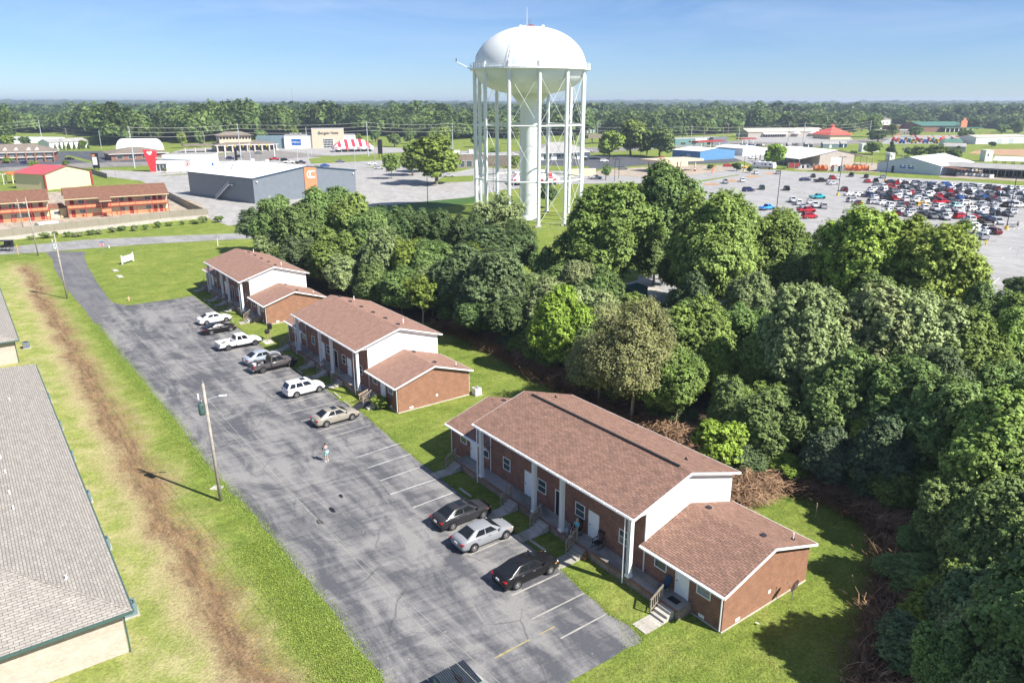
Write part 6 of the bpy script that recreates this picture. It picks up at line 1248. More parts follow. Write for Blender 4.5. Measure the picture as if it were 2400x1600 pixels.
# brown brush at the foot of the wood: dense dry stems
def brush(name, pts, w0, n, hmax, seed, m='dry_brush', ln=1.0, kind='stuff', curl=.5, k_=3):
    rs = np.random.default_rng(seed); P = np.array([[p.x, p.y] for p in pts]); seg = np.linalg.norm(np.diff(P, axis=0), axis=1); cum = np.concatenate([[0], np.cumsum(seg)])
    t = rs.uniform(0, cum[-1], n); i = np.clip(np.searchsorted(cum, t)-1, 0, len(seg)-1); f = ((t-cum[i])/seg[i])[:, None]; c = P[i]*(1-f)+P[i+1]*f
    d = (P[i+1]-P[i])/seg[i][:, None]; nn = np.stack([-d[:, 1], d[:, 0]], 1); c = c+nn*rs.normal(size=(n, 1))*w0
    a = rs.uniform(0, 6.28, n); L_ = rs.uniform(.4, 1.3, n)*ln; base = np.stack([c[:, 0], c[:, 1], rs.uniform(-.05, .35, n)*hmax], 1)
    prev = base; V = []; dirz = rs.uniform(.3, 1.4, n)
    wdt = rs.uniform(.012, .035, n)
    for k in range(k_):
        step = np.stack([np.cos(a)*L_*.4, np.sin(a)*L_*.4, (dirz*(1-k/k_)-(curl > 1)*rs.uniform(0, .8, n))*L_*.42*(hmax if curl < 1 else 1)], 1); nx = prev+step; nx[:, 2] = np.maximum(nx[:, 2], .02)
        s = np.stack([-np.sin(a), np.cos(a), np.zeros(n)], 1)*wdt[:, None]; u = np.stack([np.zeros(n), np.zeros(n), wdt], 1)
        V.append(np.stack([prev-s, prev+s+u, nx+s+u, nx-s], 1)); prev = nx; a = a+rs.uniform(-curl, curl, n)
    V = np.concatenate(V).reshape(-1, 3); me = mesh_np(name, V, np.arange(len(V)).reshape(-1, 4), [m]); o = bpy.data.objects.new(name, me); COL.objects.link(o); o['kind'] = kind; return o
EDGE = [G(*p) for p in ((1030, 762), (1110, 790), (1180, 825), (1250, 868), (1310, 900), (1420, 950), (1540, 1000), (1640, 1060), (1740, 1125), (1830, 1130), (1930, 1150), (2020, 1195), (2100, 1250), (2120, 1330), (2110, 1430), (2085, 1520), (2075, 1640))]
brush('dry_brush', EDGE, .8, 60000, .9, 3)
UG = 'understory bushes behind the brown brush'
ci = 0
for k, (e, f) in enumerate(zip(EDGE[:-1], EDGE[1:])):
    d = f-e; n = max(1, int(d.length/3.4)); nv = Vector((-d.y, d.x, 0)).normalized()
    for i in range(n):
        for row in (0, 1):
            p = e.lerp(f, (i+rnd.random())/n)+nv*(1.2+row*3.2+rnd.uniform(-.5, .8)); ci += 1
            tree(p, rnd.uniform(2.4, 4.2)+row*2.4, rnd.uniform(1.7, 2.5)+row*.6, rnd.choice(['vine', 'maple', 'oak3']), rnd.choice(['mid', 'green', 'dark', 'mid', 'yel']), 'leafy bush in the %s row behind the brown brush, %s from its far end' % (('front', 'second')[row], ordn[ci//2]), 'bush', 'bush', UG)
brush('dry_thicket', [G(1690, 1100), G(1750, 1120), G(1810, 1140)], 2.1, 12000, 1.6, 4, ln=.8, curl=1.2, k_=6)
brush('dry_thicket', [G(1580, 1005), G(1600, 1040), G(1640, 1075)], 1.5, 7000, 1.4, 6, ln=.8, curl=1.2, k_=6)
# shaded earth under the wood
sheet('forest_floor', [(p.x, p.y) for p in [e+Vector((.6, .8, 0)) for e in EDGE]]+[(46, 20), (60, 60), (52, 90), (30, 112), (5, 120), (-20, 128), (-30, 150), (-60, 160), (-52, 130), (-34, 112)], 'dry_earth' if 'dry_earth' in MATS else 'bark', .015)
# grass blades near the house so the lawn is not flat

# ------------------------------------------------------------------ the motel and its fences
class Loc:
    """a local frame with its own root: x along the front (left to right as seen), y into the house, z up"""
    def __init__(s, name, label, cat, a, c, group=None):
        a = Vector((a[0], a[1], 0)) if not isinstance(a, Vector) else a; d = (c-a); s.L = d.length; s.a = math.atan2(d.y, d.x)
        s.root = thing(name, label, cat, a, s.a, group)
    def b(s, mb, n, p=None, **k): return mb.build(n, p or s.root, **k)
def pbox(name, label, cat, pa, pc, D, h, wall, roof=None, rtype='flat', rh=1.5, ov=.3, wins=(), door=None, group=None, wm='window_glass', rmat=None, trim='white_paint', ridge='x', hip=False):
    l = Loc(name, label, cat, G(*pa), G(*pc), group); Lx = l.L; b = MB()
    if rtype == 'gable' and ridge == 'y':
        b.prism([(0, 0, 0), (Lx, 0, 0), (Lx, 0, h), (Lx/2, 0, h+rh*Lx/(Lx+2*ov)), (0, 0, h)], (0, D, 0), wall)
    elif rtype == 'gable': b.prism([(0, 0, 0), (0, D, 0), (0, D, h), (0, D/2, h+rh*D/(D+2*ov)), (0, 0, h)], (Lx, 0, 0), wall)
    else: b.box(0, Lx, 0, D, 0, h, wall)
    l.b(b, 'wall')
    b = MB(); rm = roof or 'grey_roof'
    if rtype == 'flat':
        b.box(-.1, Lx+.1, -.1, D+.1, h, h+.12, trim); b.box(.3, Lx-.3, .3, D-.3, h+.1, h+.14, rm)
    elif rtype == 'gable':
        gable_roof(b, -ov, Lx+ov, -ov, D+ov, h+.08, h+rh+.08, rm, ridge=ridge)
        gable_roof(b, -ov, Lx+ov, -ov, D+ov, h+.02, h+rh+.02, trim, ridge=ridge)
    elif rtype == 'hip':
        e = min(Lx, D)/2*.95+ov; x0, x1, y0, y1 = -ov, Lx+ov, -ov, D+ov; ym = D/2
        if Lx >= D: r0, r1 = (x0+e, ym, h+rh), (x1-e, ym, h+rh)
        else: r0 = (Lx/2, y0+e, h+rh); r1 = (Lx/2, y1-e, h+rh)
        A_, B_, C_, D_ = (x0, y0, h), (x1, y0, h), (x1, y1, h), (x0, y1, h)
        if Lx >= D: b.poly([A_, B_, r1, r0], rm).poly([C_, D_, r0, r1], rm).poly([B_, C_, r1], rm).poly([D_, A_, r0], rm)
        else: b.poly([A_, B_, r0], rm).poly([C_, D_, r1], rm).poly([B_, C_, r1, r0], rm).poly([D_, A_, r0, r1], rm)
        b.box(x0, x1, y0, y1, h-.25, h-.01, trim)
    l.b(b, 'roof')
    for x0, x1, z0, z1 in wins:
        f = MB(); X0, X1 = x0*Lx, x1*Lx; f.box(X0-.08, X1+.08, -.06, 0, z0-.08, z1+.08, trim); o = l.b(f, 'window'); g = MB(); g.box(X0, X1, -.08, -.06, z0, z1, wm); g.build('pane', o)
    if door:
        x0, x1, z1 = door[:3]; f = MB(); f.box(x0*Lx, x1*Lx, -.07, .0, 0, z1, door[3] if len(door) > 3 else 'sign_black'); l.b(f, 'door')
    return l
def motel(label, pa, pc, doors, wins, stair=None, D=11, end=True):
    l = Loc('motel_block', label, 'motel building', G(*pa), G(*pc), 'motel blocks'); Lx = l.L; ze = 5.3
    b = MB(); b.prism([(0, 1.6, 0), (0, D, 0), (0, D, ze), (0, (D+.2)/2+.3, ze+2.4), (0, 1.6, ze+.1)], (Lx, 0, 0), 'cream_stucco'); l.b(b, 'wall')
    b = MB(); b.box(-.02, Lx+.02, 1.56, 1.6, 0, .95, 'coral_paint'); l.b(b, 'painted_base')
    b = MB(); gable_roof(b, -.5, Lx+.5, -.3, D+.6, ze+.05, ze+2.7, 'motel_shingle'); gable_roof(b, -.48, Lx+.48, -.28, D+.58, ze-.03, ze+2.62, 'cream_stucco'); b.box(-.5, Lx+.5, -.36, -.3, ze-.15, ze+.03, 'cream_stucco'); rf = l.b(b, 'roof')
    b = MB(); b.box(0, Lx, 0, 1.6, 2.55, 2.75, 'dark_red_paint'); g = l.b(b, 'gallery_floor')
    b = MB(); b.box(0, Lx, -.03, .0, 2.8, 3.5, 'coral_paint'); b.box(0, Lx, -.06, .03, 3.72, 3.8, 'dark_red_paint'); b.box(0, Lx, -.05, .02, 2.7, 2.8, 'dark_red_paint')
    for i in range(int(Lx/1.2)+1): b.box(i*1.2-.03, i*1.2+.03, -.04, .01, 2.75, 3.75, 'dark_red_paint')
    b.build('gallery_railing', g)
    n = max(4, int(Lx/4.0))
    for i in range(n+1): b = MB(); x = Lx*i/n; b.box(x-.08, x+.08, -.08, .08, 0, ze-.1, 'dark_red_paint'); l.b(b, 'post')
    for x in doors:
        for z in (0.02, 2.77): b = MB(); X = x*Lx; b.box(X-.48, X+.48, 1.52, 1.58, z, z+2.05, 'dark_red_paint'); l.b(b, 'door')
    for x in wins:
        for z in (1.0, 3.8):
            X = x*Lx; f = MB(); f.box(X-.75, X+.75, 1.52, 1.58, z, z+1.1, 'white_paint'); o = l.b(f, 'window'); f = MB(); f.box(X-.68, X-.03, 1.49, 1.53, z+.07, z+1.03, 'curtained_glass'); f.box(X+.03, X+.68, 1.49, 1.53, z+.07, z+1.03, 'curtained_glass'); f.build('pane', o)
            b = MB(); b.box(X-.5, X+.5, 1.46, 1.55, z-.7, z-.3, 'terracotta'); l.b(b, 'wall_unit')
    if stair:
        x0, x1 = stair[0]*Lx, stair[1]*Lx
        b = MB(); b.poly([(x0, -2.6, ze-.75), (x1, -2.6, ze-.75), (x1, .5, ze+.35), (x0, .5, ze+.35)], 'motel_shingle'); b.box(x0, x1, -2.62, -2.55, ze-.9, ze-.74, 'cream_stucco'); b.build('stair_roof', rf)
        b = MB(); xa, xb = x0+.4, x1-.4
        for i in range(15): t = i/14; b.box(xa+(xb-xa)*t, xa+(xb-xa)*(t+.1), -1.6, -.5, 2.6*t, 2.6*t+.08, 'dark_red_paint')
        b.prism([(xa, -1.66, 0), (xa+.3, -1.66, 0), (xb, -1.66, 2.6), (xb, -1.66, 2.8), (xa, -1.66, .3)], (0, .06, 0), 'dark_red_paint'); b.prism([(xa, -1.66, 1.0), (xb, -1.66, 3.5), (xb, -1.66, 3.6), (xa, -1.66, 1.1)], (0, .06, 0), 'dark_red_paint')
        b.box(xa, xb, -2.5, -1.5, 1.25, 1.4, 'dark_red_paint'); b.box(xa, xb, -2.52, -2.46, 1.4, 2.3, 'coral_paint')
        for x in (xa, xb): b.box(x-.08, x+.08, -2.5, -2.34, 0, ze-.8, 'dark_red_paint')
        l.b(b, 'staircase')
    return l
motel('two-storey brown-roofed motel block with an outside stair under a roof flap', (163, 512.5), (397, 496), (.05, .62, .87, .93), (.14, .53, .8), (.30, .42))
motel('two-storey brown-roofed motel block cut by the left edge', (-95, 531), (119, 516), (.30, .45, .80, .92), (.12, .6, .72), None)
pbox('low_link', 'single storey link with a small brown roof between the two motel blocks', 'building', (121, 512), (158, 508), 6, 2.5, 'cream_stucco', 'motel_shingle', 'gable', 1.1, .3, [(.2, .6, 1.0, 1.8)])
l = pbox('motel_hall', 'cream hall with a bright red metal roof behind the motel', 'building', (108, 446), (216, 434), 16, 5.6, 'cream_stucco', 'red_metal_roof', 'gable', 2.6, .6, [], None, ridge='y', trim='cream_stucco')
b = MB(); b.box(l.L/2-.7, l.L/2+.7, -.05, 0, 6.1, 6.9, 'tan_corrugated'); l.b(b, 'gable_louvre')
for x in (0, l.L): b = MB(); b.box(x-.3, x+.3, -.6, 0, 0, 5.5, 'dark_red_paint'); l.b(b, 'corner_post')
t = Loc('awning', 'flat orange awning on posts left of the red metal roof', 'awning', G(30, 431), G(72, 427)); b = MB(); b.prism([(0, 0, 3.4), (t.L, 0, 3.4), (t.L, 5, 4.0), (0, 5, 4.0)], (0, 0, .3), 'orange_paint'); t.b(b, 'canopy')
for x in (.5, t.L-.5):
    for y in (.4, 4.4): b = MB(); b.box(x-.2, x+.2, y-.2, y+.2, 0, 3.4, 'cream_stucco'); t.b(b, 'post')
def fence(label, px, h=1.9, wall=0.0, group='fences of the motel yard', m='fence_boards', rail=True):
    P = [G(*p) for p in px]; c = P[0].copy(); t = thing('wooden_fence', label, 'fence', c, 0, group); b = MB(); w_ = MB(); r = MB()
    for a, e in zip(P[:-1], P[1:]):
        d = (e-a); n = max(1, int(d.length/2.5)); d.normalize(); s = Vector((-d.y, d.x, 0))*.03
        for i in range(n):
            p = a.lerp(e, i/n)-c; q = a.lerp(e, (i+1)/n)-c; dz = rnd.uniform(-.05, .05)
            b.prism([p+d*.03-s+Vector((0, 0, wall)), q-d*.03-s+Vector((0, 0, wall)), q-d*.03-s+Vector((0, 0, wall+h+dz)), p+d*.03-s+Vector((0, 0, wall+h+dz))], s*2, m)
            r.box(p.x-.07, p.x+.07, p.y-.07, p.y+.07, 0, wall+h-.1, 'weathered_wood')
        if wall: w_.prism([a-c-s*6, e-c-s*6, e-c-s*6+Vector((0, 0, wall)), a-c-s*6+Vector((0, 0, wall))], s*12, 'block_wall')
    b.build('boards', t); r.build('posts', t)
    if wall: w_.build('block_base', t)
    return t
fence('long grey wooden fence on a block wall between the street and the motel', [(-120, 578), (0, 566), (130, 549), (260, 535), (400, 518), (489, 511)], 1.8, .9)
fence('dark wooden fence running back beside the motel yard', [(489, 511), (440, 487), (392, 462)], 2.1, 0)
fence('dark wooden fence behind the red metal roofed hall', [(252, 418), (215, 407)], 2.0, 0)
t = Loc('storage_hut', 'white arched storage hut behind the grey fence', 'hut', G(97, 546), G(142, 540)); b = MB(); pts = [(0, 0, 0)]+[(0, 1.5-1.5*math.cos(k*math.pi/8), 1.4+1.0*math.sin(k*math.pi/8)) for k in range(9)]+[(0, 3, 0)]; b.prism(pts, (t.L, 0, 0), 'white_roof'); t.b(b, 'shell'); b = MB(); b.box(t.L*.3, t.L*.45, -.04, 0, 0, 1.5, 'grey_metal'); t.b(b, 'door')
t = Loc('dumpster', 'long black open container in front of the motel stair', 'dumpster', G(252, 528), G(312, 521)); b = MB(); b.box(0, t.L, 0, .1, 0, 1.3, 'black_paint'); b.box(0, t.L, 2.1, 2.2, 0, 1.3, 'black_paint'); b.box(0, .1, .1, 2.1, 0, 1.3, 'black_paint'); b.box(t.L-.1, t.L, .1, 2.1, 0, 1.3, 'black_paint'); b.box(.1, t.L-.1, .1, 2.1, .1, .2, 'dark_cloth'); t.b(b, 'container')
for i in range(9): b.box(t.L*i/8-.05, t.L*i/8+.05, -.06, 0, 0, 1.3, 'dark_cloth')
b = MB(); [b.box(t.L*i/8-.05, t.L*i/8+.05, -.06, 0, 0, 1.3, 'grey_metal') for i in range(9)]; t.b(b, 'ribs')

# ------------------------------------------------------------------ grey hall with the orange panel
P = [G(598, 478), G(835.5, 451)]; l = Loc('metal_hall', 'grey corrugated hall with a white roof and an orange lettered panel', 'hall', P[0], P[1]); Lx = l.L; D = 40; h = 8.0; rh = 2.6
b = MB(); b.prism([(0, 0, 0), (Lx, 0, 0), (Lx, 0, h), (Lx/2, 0, h+rh), (0, 0, h)], (0, D, 0), 'grey_corrugated'); l.b(b, 'wall')
b = MB(); gable_roof(b, -.3, Lx+.3, -.3, D+.3, h+.02, h+rh+.1, 'white_roof', ridge='y'); rf = l.b(b, 'roof')
b = MB(); b.prism([(-.3, -.36, h-.25), (-.3, -.36, h+.06), (Lx/2, -.36, h+rh+.12), (Lx/2, -.36, h+rh-.2)], (0, .06, 0), 'blue_cloth'); b.prism([(Lx/2, -.36, h+rh-.2), (Lx/2, -.36, h+rh+.12), (Lx+.3, -.36, h+.06), (Lx+.3, -.36, h-.25)], (0, .06, 0), 'blue_cloth'); b.box(-.36, -.3, -.36, D, h-.25, h+.03, 'blue_cloth'); l.b(b, 'eaves_trim')
x0, x1 = Lx*.47, Lx*.59
b = MB(); b.prism([(x0, -.25, 0), (x1, -.25, 0), (x1, -.25, h+rh-.5), (x0, -.25, h+rh-.2)], (0, .25, 0), 'orange_boards'); pn = l.b(b, 'orange_panel')
for dx in (-.45, .65): text('C', 3.6, 'sign_white', parent=pn, M=text_front((x0+x1)/2+dx, -.30, h-.4), ext=.05)
for x in (.12, .7): b = MB(); b.box(Lx*x, Lx*x+1.0, -.05, 0, 0, 2.2, 'grey_metal'); l.b(b, 'door')
for x in (.03, .97): b = MB(); b.box(Lx*x-.25, Lx*x+.25, -.5, 0, h-1.3, h-1.0, 'white_paint'); l.b(b, 'flood_light')
b = MB()
for i in range(12): t = i/11; b.box(-.05-1.4, -.05, 12+t*9, 12+t*9+.9, 5.2*(1-t), 5.2*(1-t)+.1, 'grey_metal')
b.prism([(-1.5, 11.8, 5.3), (-1.5, 21, 0), (-1.5, 21.4, 0), (-1.5, 12.2, 5.5)], (.06, 0, 0), 'white_paint'); b.prism([(-1.5, 11.8, 6.3), (-1.5, 21, 1.0), (-1.5, 21, 1.1), (-1.5, 11.8, 6.4)], (.06, 0, 0), 'white_paint'); b.box(-1.5, 0, 10.5, 12, 5.2, 5.35, 'grey_metal'); l.b(b, 'outside_stair')
for x, y in ((12, 30), (15, 33), (22, 34), (26, 31), (8, 24)): b = MB(); zz = h+rh-abs(x-Lx/2)/(Lx/2)*rh; b.box(x-.5, x+.5, y-.5, y+.5, zz-.3, zz+1.0, 'white_paint'); b.build('roof_unit', rf)

# ------------------------------------------------------------------ shops, offices, sheds
l = pbox('restaurant', 'white restaurant with a leaning red wedge tower', 'restaurant', (384, 402), (504, 400), 13, 7.4, 'white_wall', 'grey_roof', 'flat', door=(.95, .985, 3.6, 'sign_blue'))
h = 7.4; L_ = l.L
b = MB(); b.prism([(-7.6+2.2, -1.2, 0), (-7.6+4.6, -1.2, 0), (-2.0-.4, -1.2, 9.4), (-7.8, -1.2, 10.0)], (0, 3.0, 0), 'sign_red'); w_ = l.b(b, 'red_wedge')
b = MB(); b.tube((-4.9, -1.26, 8.4), (-4.9, -1.2, 8.4), .75, 'sign_white', 16); b.tube((-4.2, -1.26, 8.9), (-4.2, -1.2, 8.9), .5, 'sign_white', 12); b.tube((-5.6, -1.26, 8.8), (-5.6, -1.2, 8.8), .5, 'sign_white', 12); b.build('white_logo', w_)
b = MB(); b.box(-3.2, L_*.55, -.8, 0, 0, 5.0, 'white_wall'); b.prism([(-3.4, -1.0, 6.0), (L_*.56, -1.0, 4.9), (L_*.56, -1.0, 5.5), (-3.4, -1.0, 6.5)], (0, 1.0, 0), 'steel_pole'); b.box(-2.8, 1.9, -1.1, -.8, 3.4, 3.6, 'black_paint'); l.b(b, 'front_bay')
for i in range(3): b = MB(); b.box(-2.6+i*1.45, -1.4+i*1.45, -.86, -.8, .3, 3.2, 'window_glass'); l.b(b, 'window')
b = MB(); b.lathe([(.9, 0), (1.15, 0)], 'sign_red', 20); b.v = [(x+L_*.48, -.86, y+3.4) for x, y, z in b.v]; b.prism([(L_*.48-.5, -.86, 3.2), (L_*.48, -.86, 2.7), (L_*.48+.6, -.86, 3.4), (L_*.48+.1, -.86, 4.0)], (0, .05, 0), 'sign_red'); l.b(b, 'round_emblem')
pbox('walled_yard', 'low grey walled yard right of the white restaurant', 'enclosure', (508, 395), (536, 395), 7, 3.0, 'steel_pole', 'grey_roof')
l = pbox('lodge', 'two-storey brick lodge with white dormers on a brown hipped roof', 'hotel', (-70, 384), (129, 378.5), 22, 5.3, 'red_brick', 'brown_roof', 'hip', 4.0, 1.2, [])
for i in range(9):
    for z in (.6, 3.3): b = MB(); x = l.L*(i+.5)/9; b.box(x-1.3, x+1.3, -.1, 0, z, z+1.7, 'curtained_glass'); l.b(b, 'window')
b = MB(); b.box(0, l.L, -1.2, 0, 2.5, 2.75, 'white_paint'); l.b(b, 'balcony')
for i in range(10): b = MB(); x = l.L*i/9; b.box(x-.3, x+.3, -1.3, -.9, 0, 5.2, 'orange_brick'); l.b(b, 'pillar')
for x in (.42, .55, .70, .80): b = MB(); b.prism([(l.L*x-1.5, 2.0, 5.8), (l.L*x+1.5, 2.0, 5.8), (l.L*x, 2.0, 7.6)], (0, 5, 0), 'white_wall'); l.b(b, 'dormer')
t = Loc('greenhouses', 'row of white film hoop greenhouses at the edge of the far trees', 'greenhouse', G(20, 338), G(150, 332))
for i in range(8):
    b = MB(); x = t.L*i/7.6; pts = [(x+3.1-3.1*math.cos(k*math.pi/8), 0, 3.6*math.sin(k*math.pi/8)) for k in range(9)]; b.prism(pts, (-24, 80, 0), 'greenhouse_film'); t.b(b, 'hoop_house', smooth=False)
pbox('white_shed', 'long white gabled shed behind the clipped conifers', 'shed', (118, 351), (208, 346), 12, 4.6, 'white_corrugated', 'grey_roof', 'gable', 2.2, .4)
l = pbox('office', 'brown hipped brick office behind the red wedge', 'office', (262, 377), (392, 372), 26, 3.6, 'red_brick', 'brown_roof', 'hip', 2.9, 1.2, [(.1, .2, .8, 2.6), (.3, .42, .8, 2.6), (.55, .65, .8, 2.6)])
t = Loc('arched_canopy', 'white arched canopy behind the brown hipped office', 'canopy', G(352, 352), G(385, 351)); b = MB(); pts = [(t.L/2-t.L/2*math.cos(k*math.pi/10), 0, 7.5*math.sin(k*math.pi/10)) for k in range(11)]; b.prism(pts, (-20, 8, 0), 'white_roof'); t.b(b, 'vault')
l = pbox('bank', 'two-storey tan bank with brown hipped roofs and a drive-in canopy', 'bank', (510, 357), (648, 353), 26, 4.4, 'tan_corrugated', 'brown_roof', 'hip', 2.0, 1.5, [], wm='glass')
b = MB(); b.box(l.L*.08, l.L*.62, 8, 22, 4.4, 10.0, 'beige_stucco'); x0, x1 = l.L*.08, l.L*.62; up = l.b(b, 'upper_storey')
b = MB(); b.poly([(x0-1.5, 6.5, 10), (x1+1.5, 6.5, 10), (x1-5, 15, 12.4), (x0+5, 15, 12.4)], 'brown_roof').poly([(x1+1.5, 23.5, 10), (x0-1.5, 23.5, 10), (x0+5, 15, 12.4), (x1-5, 15, 12.4)], 'brown_roof').poly([(x1+1.5, 6.5, 10), (x1+1.5, 23.5, 10), (x1-5, 15, 12.4)], 'brown_roof').poly([(x0-1.5, 23.5, 10), (x0-1.5, 6.5, 10), (x0+5, 15, 12.4)], 'brown_roof'); b.build('upper_roof', up)
for i in range(10): b = MB(); x = x0+(x1-x0)*(i+.5)/10; b.box(x-.6, x+.6, 7.93, 8, 7.6, 9.0, 'glass'); b.build('window', up)
b = MB(); b.box(-20, -1.6, 2, 14, 4.2, 5.0, 'brown_roof'); l.b(b, 'drive_in_roof')
for x in (-19, -13, -7): b = MB(); b.box(x-.3, x+.3, 3, 3.6, 0, 4.2, 'beige_stucco'); l.b(b, 'pillar')
for i in range(9): b = MB(); x = l.L*i/8; b.box(x-.4, x+.4, -1.4, -.7, 0, 4.2, 'tan_roof'); l.b(b, 'pillar')
for i in range(8): b = MB(); x = l.L*(i+.5)/8; b.box(x-1.6, x+1.6, -.06, 0, .5, 3.6, 'glass'); l.b(b, 'window')
l = pbox('discount_store', 'beige and white discount store with a dark glass entrance', 'shop', (733, 348), (808, 347), 24, 13.0, 'beige_stucco', 'grey_roof')
b = MB(); b.box(l.L*.33, l.L*.36+7.0, -.1, 0, 0, 6.6, 'white_paint'); o = l.b(b, 'entrance')
for i in range(7):
    for j in range(4): b = MB(); X = l.L*.345+i*.98; b.box(X, X+.8, -.16, -.1, .3+j*1.6, 1.6+j*1.6, 'glass'); b.build('pane', o)
text('Bargain Hunt', 2.6, 'letter_dark', parent=l.root, M=text_front(l.L*.52, -.15, 10.4), ext=.06, bold=.03)
b = MB(); b.prism([(l.L*.18, -.2, 10.4), (l.L*.235, -.2, 11.7), (l.L*.235, -.2, 9.1)], (0, .15, 0), 'letter_green'); l.b(b, 'arrow_emblem')
b = MB(); b.box(-19, 0, 1, 24, 0, 8.6, 'white_wall'); b.box(-19.1, 0, .9, 24, 8.6, 8.8, 'grey_roof'); l.b(b, 'left_wing'); b = MB(); b.box(l.L, l.L+8, 1, 24, 0, 8.6, 'white_wall'); b.box(l.L, l.L+8.1, .9, 24, 8.6, 8.8, 'grey_roof'); l.b(b, 'right_wing')
b = MB(); b.box(-38, -19, 3, 28, 0, 8.0, 'teal_grey_corrugated'); l.b(b, 'teal_wing')
for i in range(3): b = MB(); b.box(-15+i*3, -13+i*3, 8, 10, 8.8, 10.3, 'grey_metal'); l.b(b, 'roof_unit')
def tent(label, a, c, D, h, rh, n):
    t = Loc('striped_tent', label, 'tent', G(*a), G(*c), 'red and white striped tents'); Lx = t.L; e = D*.42; b = MB()
    for s in (0, 1):
        y0, y1 = (0, D) if s == 0 else (D, 0)
        for i in range(n):
            m = 'tent_red' if i % 2 else 'tent_white'; xa, xc = Lx*i/n, Lx*(i+1)/n; f = lambda x: min(max(x, e), Lx-e)
            ya = lambda x: D/2 if e <= x <= Lx-e else None
            def top(x):
                if e <= x <= Lx-e: return (x, D/2, h+rh)
                d = x if x < e else Lx-x; q = d/e; return (x, y0+(D/2-y0)*q, h+rh*q)
            q = [(xa, y0, h), (xc, y0, h), top(xc), top(xa)]
            b.poly(q if s == 0 else q[::-1], m)
    for x0, k in ((0, e), (Lx, Lx-e)):
        for i in range(4):
            m = 'tent_red' if i % 2 else 'tent_white'; q = [(x0, D*i/4, h), (x0, D*(i+1)/4, h), (k, D/2, h+rh)]; b.poly(q if x0 else q[::-1], m)
    t.b(b, 'canopy'); b = MB()
    for i in range(14): x = Lx*i/14; b.box(x+.02, x+Lx/14-.02, -.03, .03, h-.7-(i % 3 == 1)*.9, h, 'tent_white' if i % 4 else 'tent_red')
    b.box(-.03, .03, 0, D, h-1.6, h, 'tent_white'); t.b(b, 'valance'); b = MB()
    for i in range(7): x = Lx*i/6; b.tube((x, 0, 0), (x, 0, h), .08, 'white_paint', 6); b.tube((x, D, 0), (x, D, h), .08, 'white_paint', 6)
    t.b(b, 'poles'); b = MB(); b.box(1, Lx-1, 2, D-2, 0, 1.1, 'lid_black'); t.b(b, 'stall_tables')
tent('big red and white striped tent before the discount store', (785, 357.5), (876, 355.5), 13, 3.2, 4.6, 11)
tent('smaller red and white striped tent seen through the tower legs', (1203, 436), (1312, 434), 9, 2.6, 3.0, 7)
def pole_sign(label, px, top, w_, hh, m, name='pole_sign', txt=None, back='sign_black', two=False, tm='sign_white', ts=1.0):
    H_ = HT(px[0], px[1], top); t = thing(name, label, 'sign', G(*px), 0, None)
    for x in ((-w_*.3, w_*.3) if two else (0,)): b = MB(); b.tube((x, 0, 0), (x, 0, H_-hh), .18, 'steel_pole' if m != 'sign_black' else 'sign_black', 8); b.build('post', t)
    b = MB(); b.box(-w_/2, w_/2, -.2, .2, H_-hh, H_, m); pl = b.build('panel', t)
    if txt: text(txt, ts, tm, parent=pl, M=text_front(0, -.24, H_-hh/2), ext=.03, bold=.02)
    return t, H_, pl
pole_sign('blue roadside sign with white lettering on a tall post', (698, 378), 326, 5.2, 3.4, 'sign_blue', txt='Walmart', ts=1.25)
t, H_, pl = pole_sign('dark tower sign with pale panels beside the highway', (227, 398), 359, 3.2, 7.0, 'sign_black', two=True); b = MB(); b.box(-1.3, .9, -.26, -.2, H_-5.5, H_-1.8, 'sign_white'); b.box(-1.3, .2, -.27, -.2, H_-1.5, H_-.6, 'coral_paint'); b.build('pale_panels', pl)
pole_sign('narrow black roadside sign at the lane trees', (892, 372), 327, 2.6, 8.0, 'sign_black', two=True)
pole_sign('dark brown post sign at the traffic lights', (555, 384), 350, 1.2, 6.5, 'sign_black')
l = pbox('flat_roofed_shop', 'flat grey shop with a dark glass front behind the park tree', 'shop', (1072, 394), (1140, 392), 22, 6.6, 'brown_roof', 'grey_roof', wins=[(.1, .25, .4, 3.4), (.32, .5, .4, 3.4), (.6, .75, .4, 3.4), (.82, .95, .4, 3.4)])
b = MB(); b.box(l.L*.35, l.L+.5, 1, 22, .0, 6.3, 'brown_roof'); b.box(8, 10, 6, 8, 6.7, 8.3, 'white_paint'); b.box(-1, 2.2, 3, 5, 6.7, 8.3, 'white_paint'); l.b(b, 'roof_unit')
pbox('shop', 'low dark shop with roof machines seen between the tower legs', 'shop', (1140, 391), (1216, 390), 20, 5.6, 'brown_roof', 'grey_roof')
l = pbox('shop', 'grey hip-roofed shop with white porch right behind the tower', 'shop', (1262, 376), (1382, 373), 24, 4.2, 'white_wall', 'grey_roof', 'hip', 5.0, 1.8, [(.1, .25, .3, 3), (.35, .5, .3, 3), (.6, .75, .3, 3)])
b = MB(); b.box(-9, 0, -2, 6, 0, 9.5, 'white_wall'); l.b(b, 'white_block')
def canopy(label, a, c, D, h, th, m, posts='white_paint', n=3, group='flat canopies on posts'):
    t = Loc('canopy', label, 'canopy', G(*a), G(*c), group); b = MB(); b.box(0, t.L, 0, D, h, h+th, m); t.b(b, 'canopy_roof')
    for i in range(n):
        for y in (.8, D-.8): b = MB(); x = t.L*(i+.5)/n; b.box(x-.2, x+.2, y-.2, y+.2, 0, h, posts); t.b(b, 'post')
    return t
canopy('brown flat canopy left of the round trees', (1378, 338), (1432, 336), 10, 4.2, 2.4, 'brown_roof', 'brown_roof')
canopy('beige fuel station canopy above the massive trees', (1545, 406), (1648, 400), 14, 4.6, 1.0, 'beige_stucco', 'beige_stucco', 3)
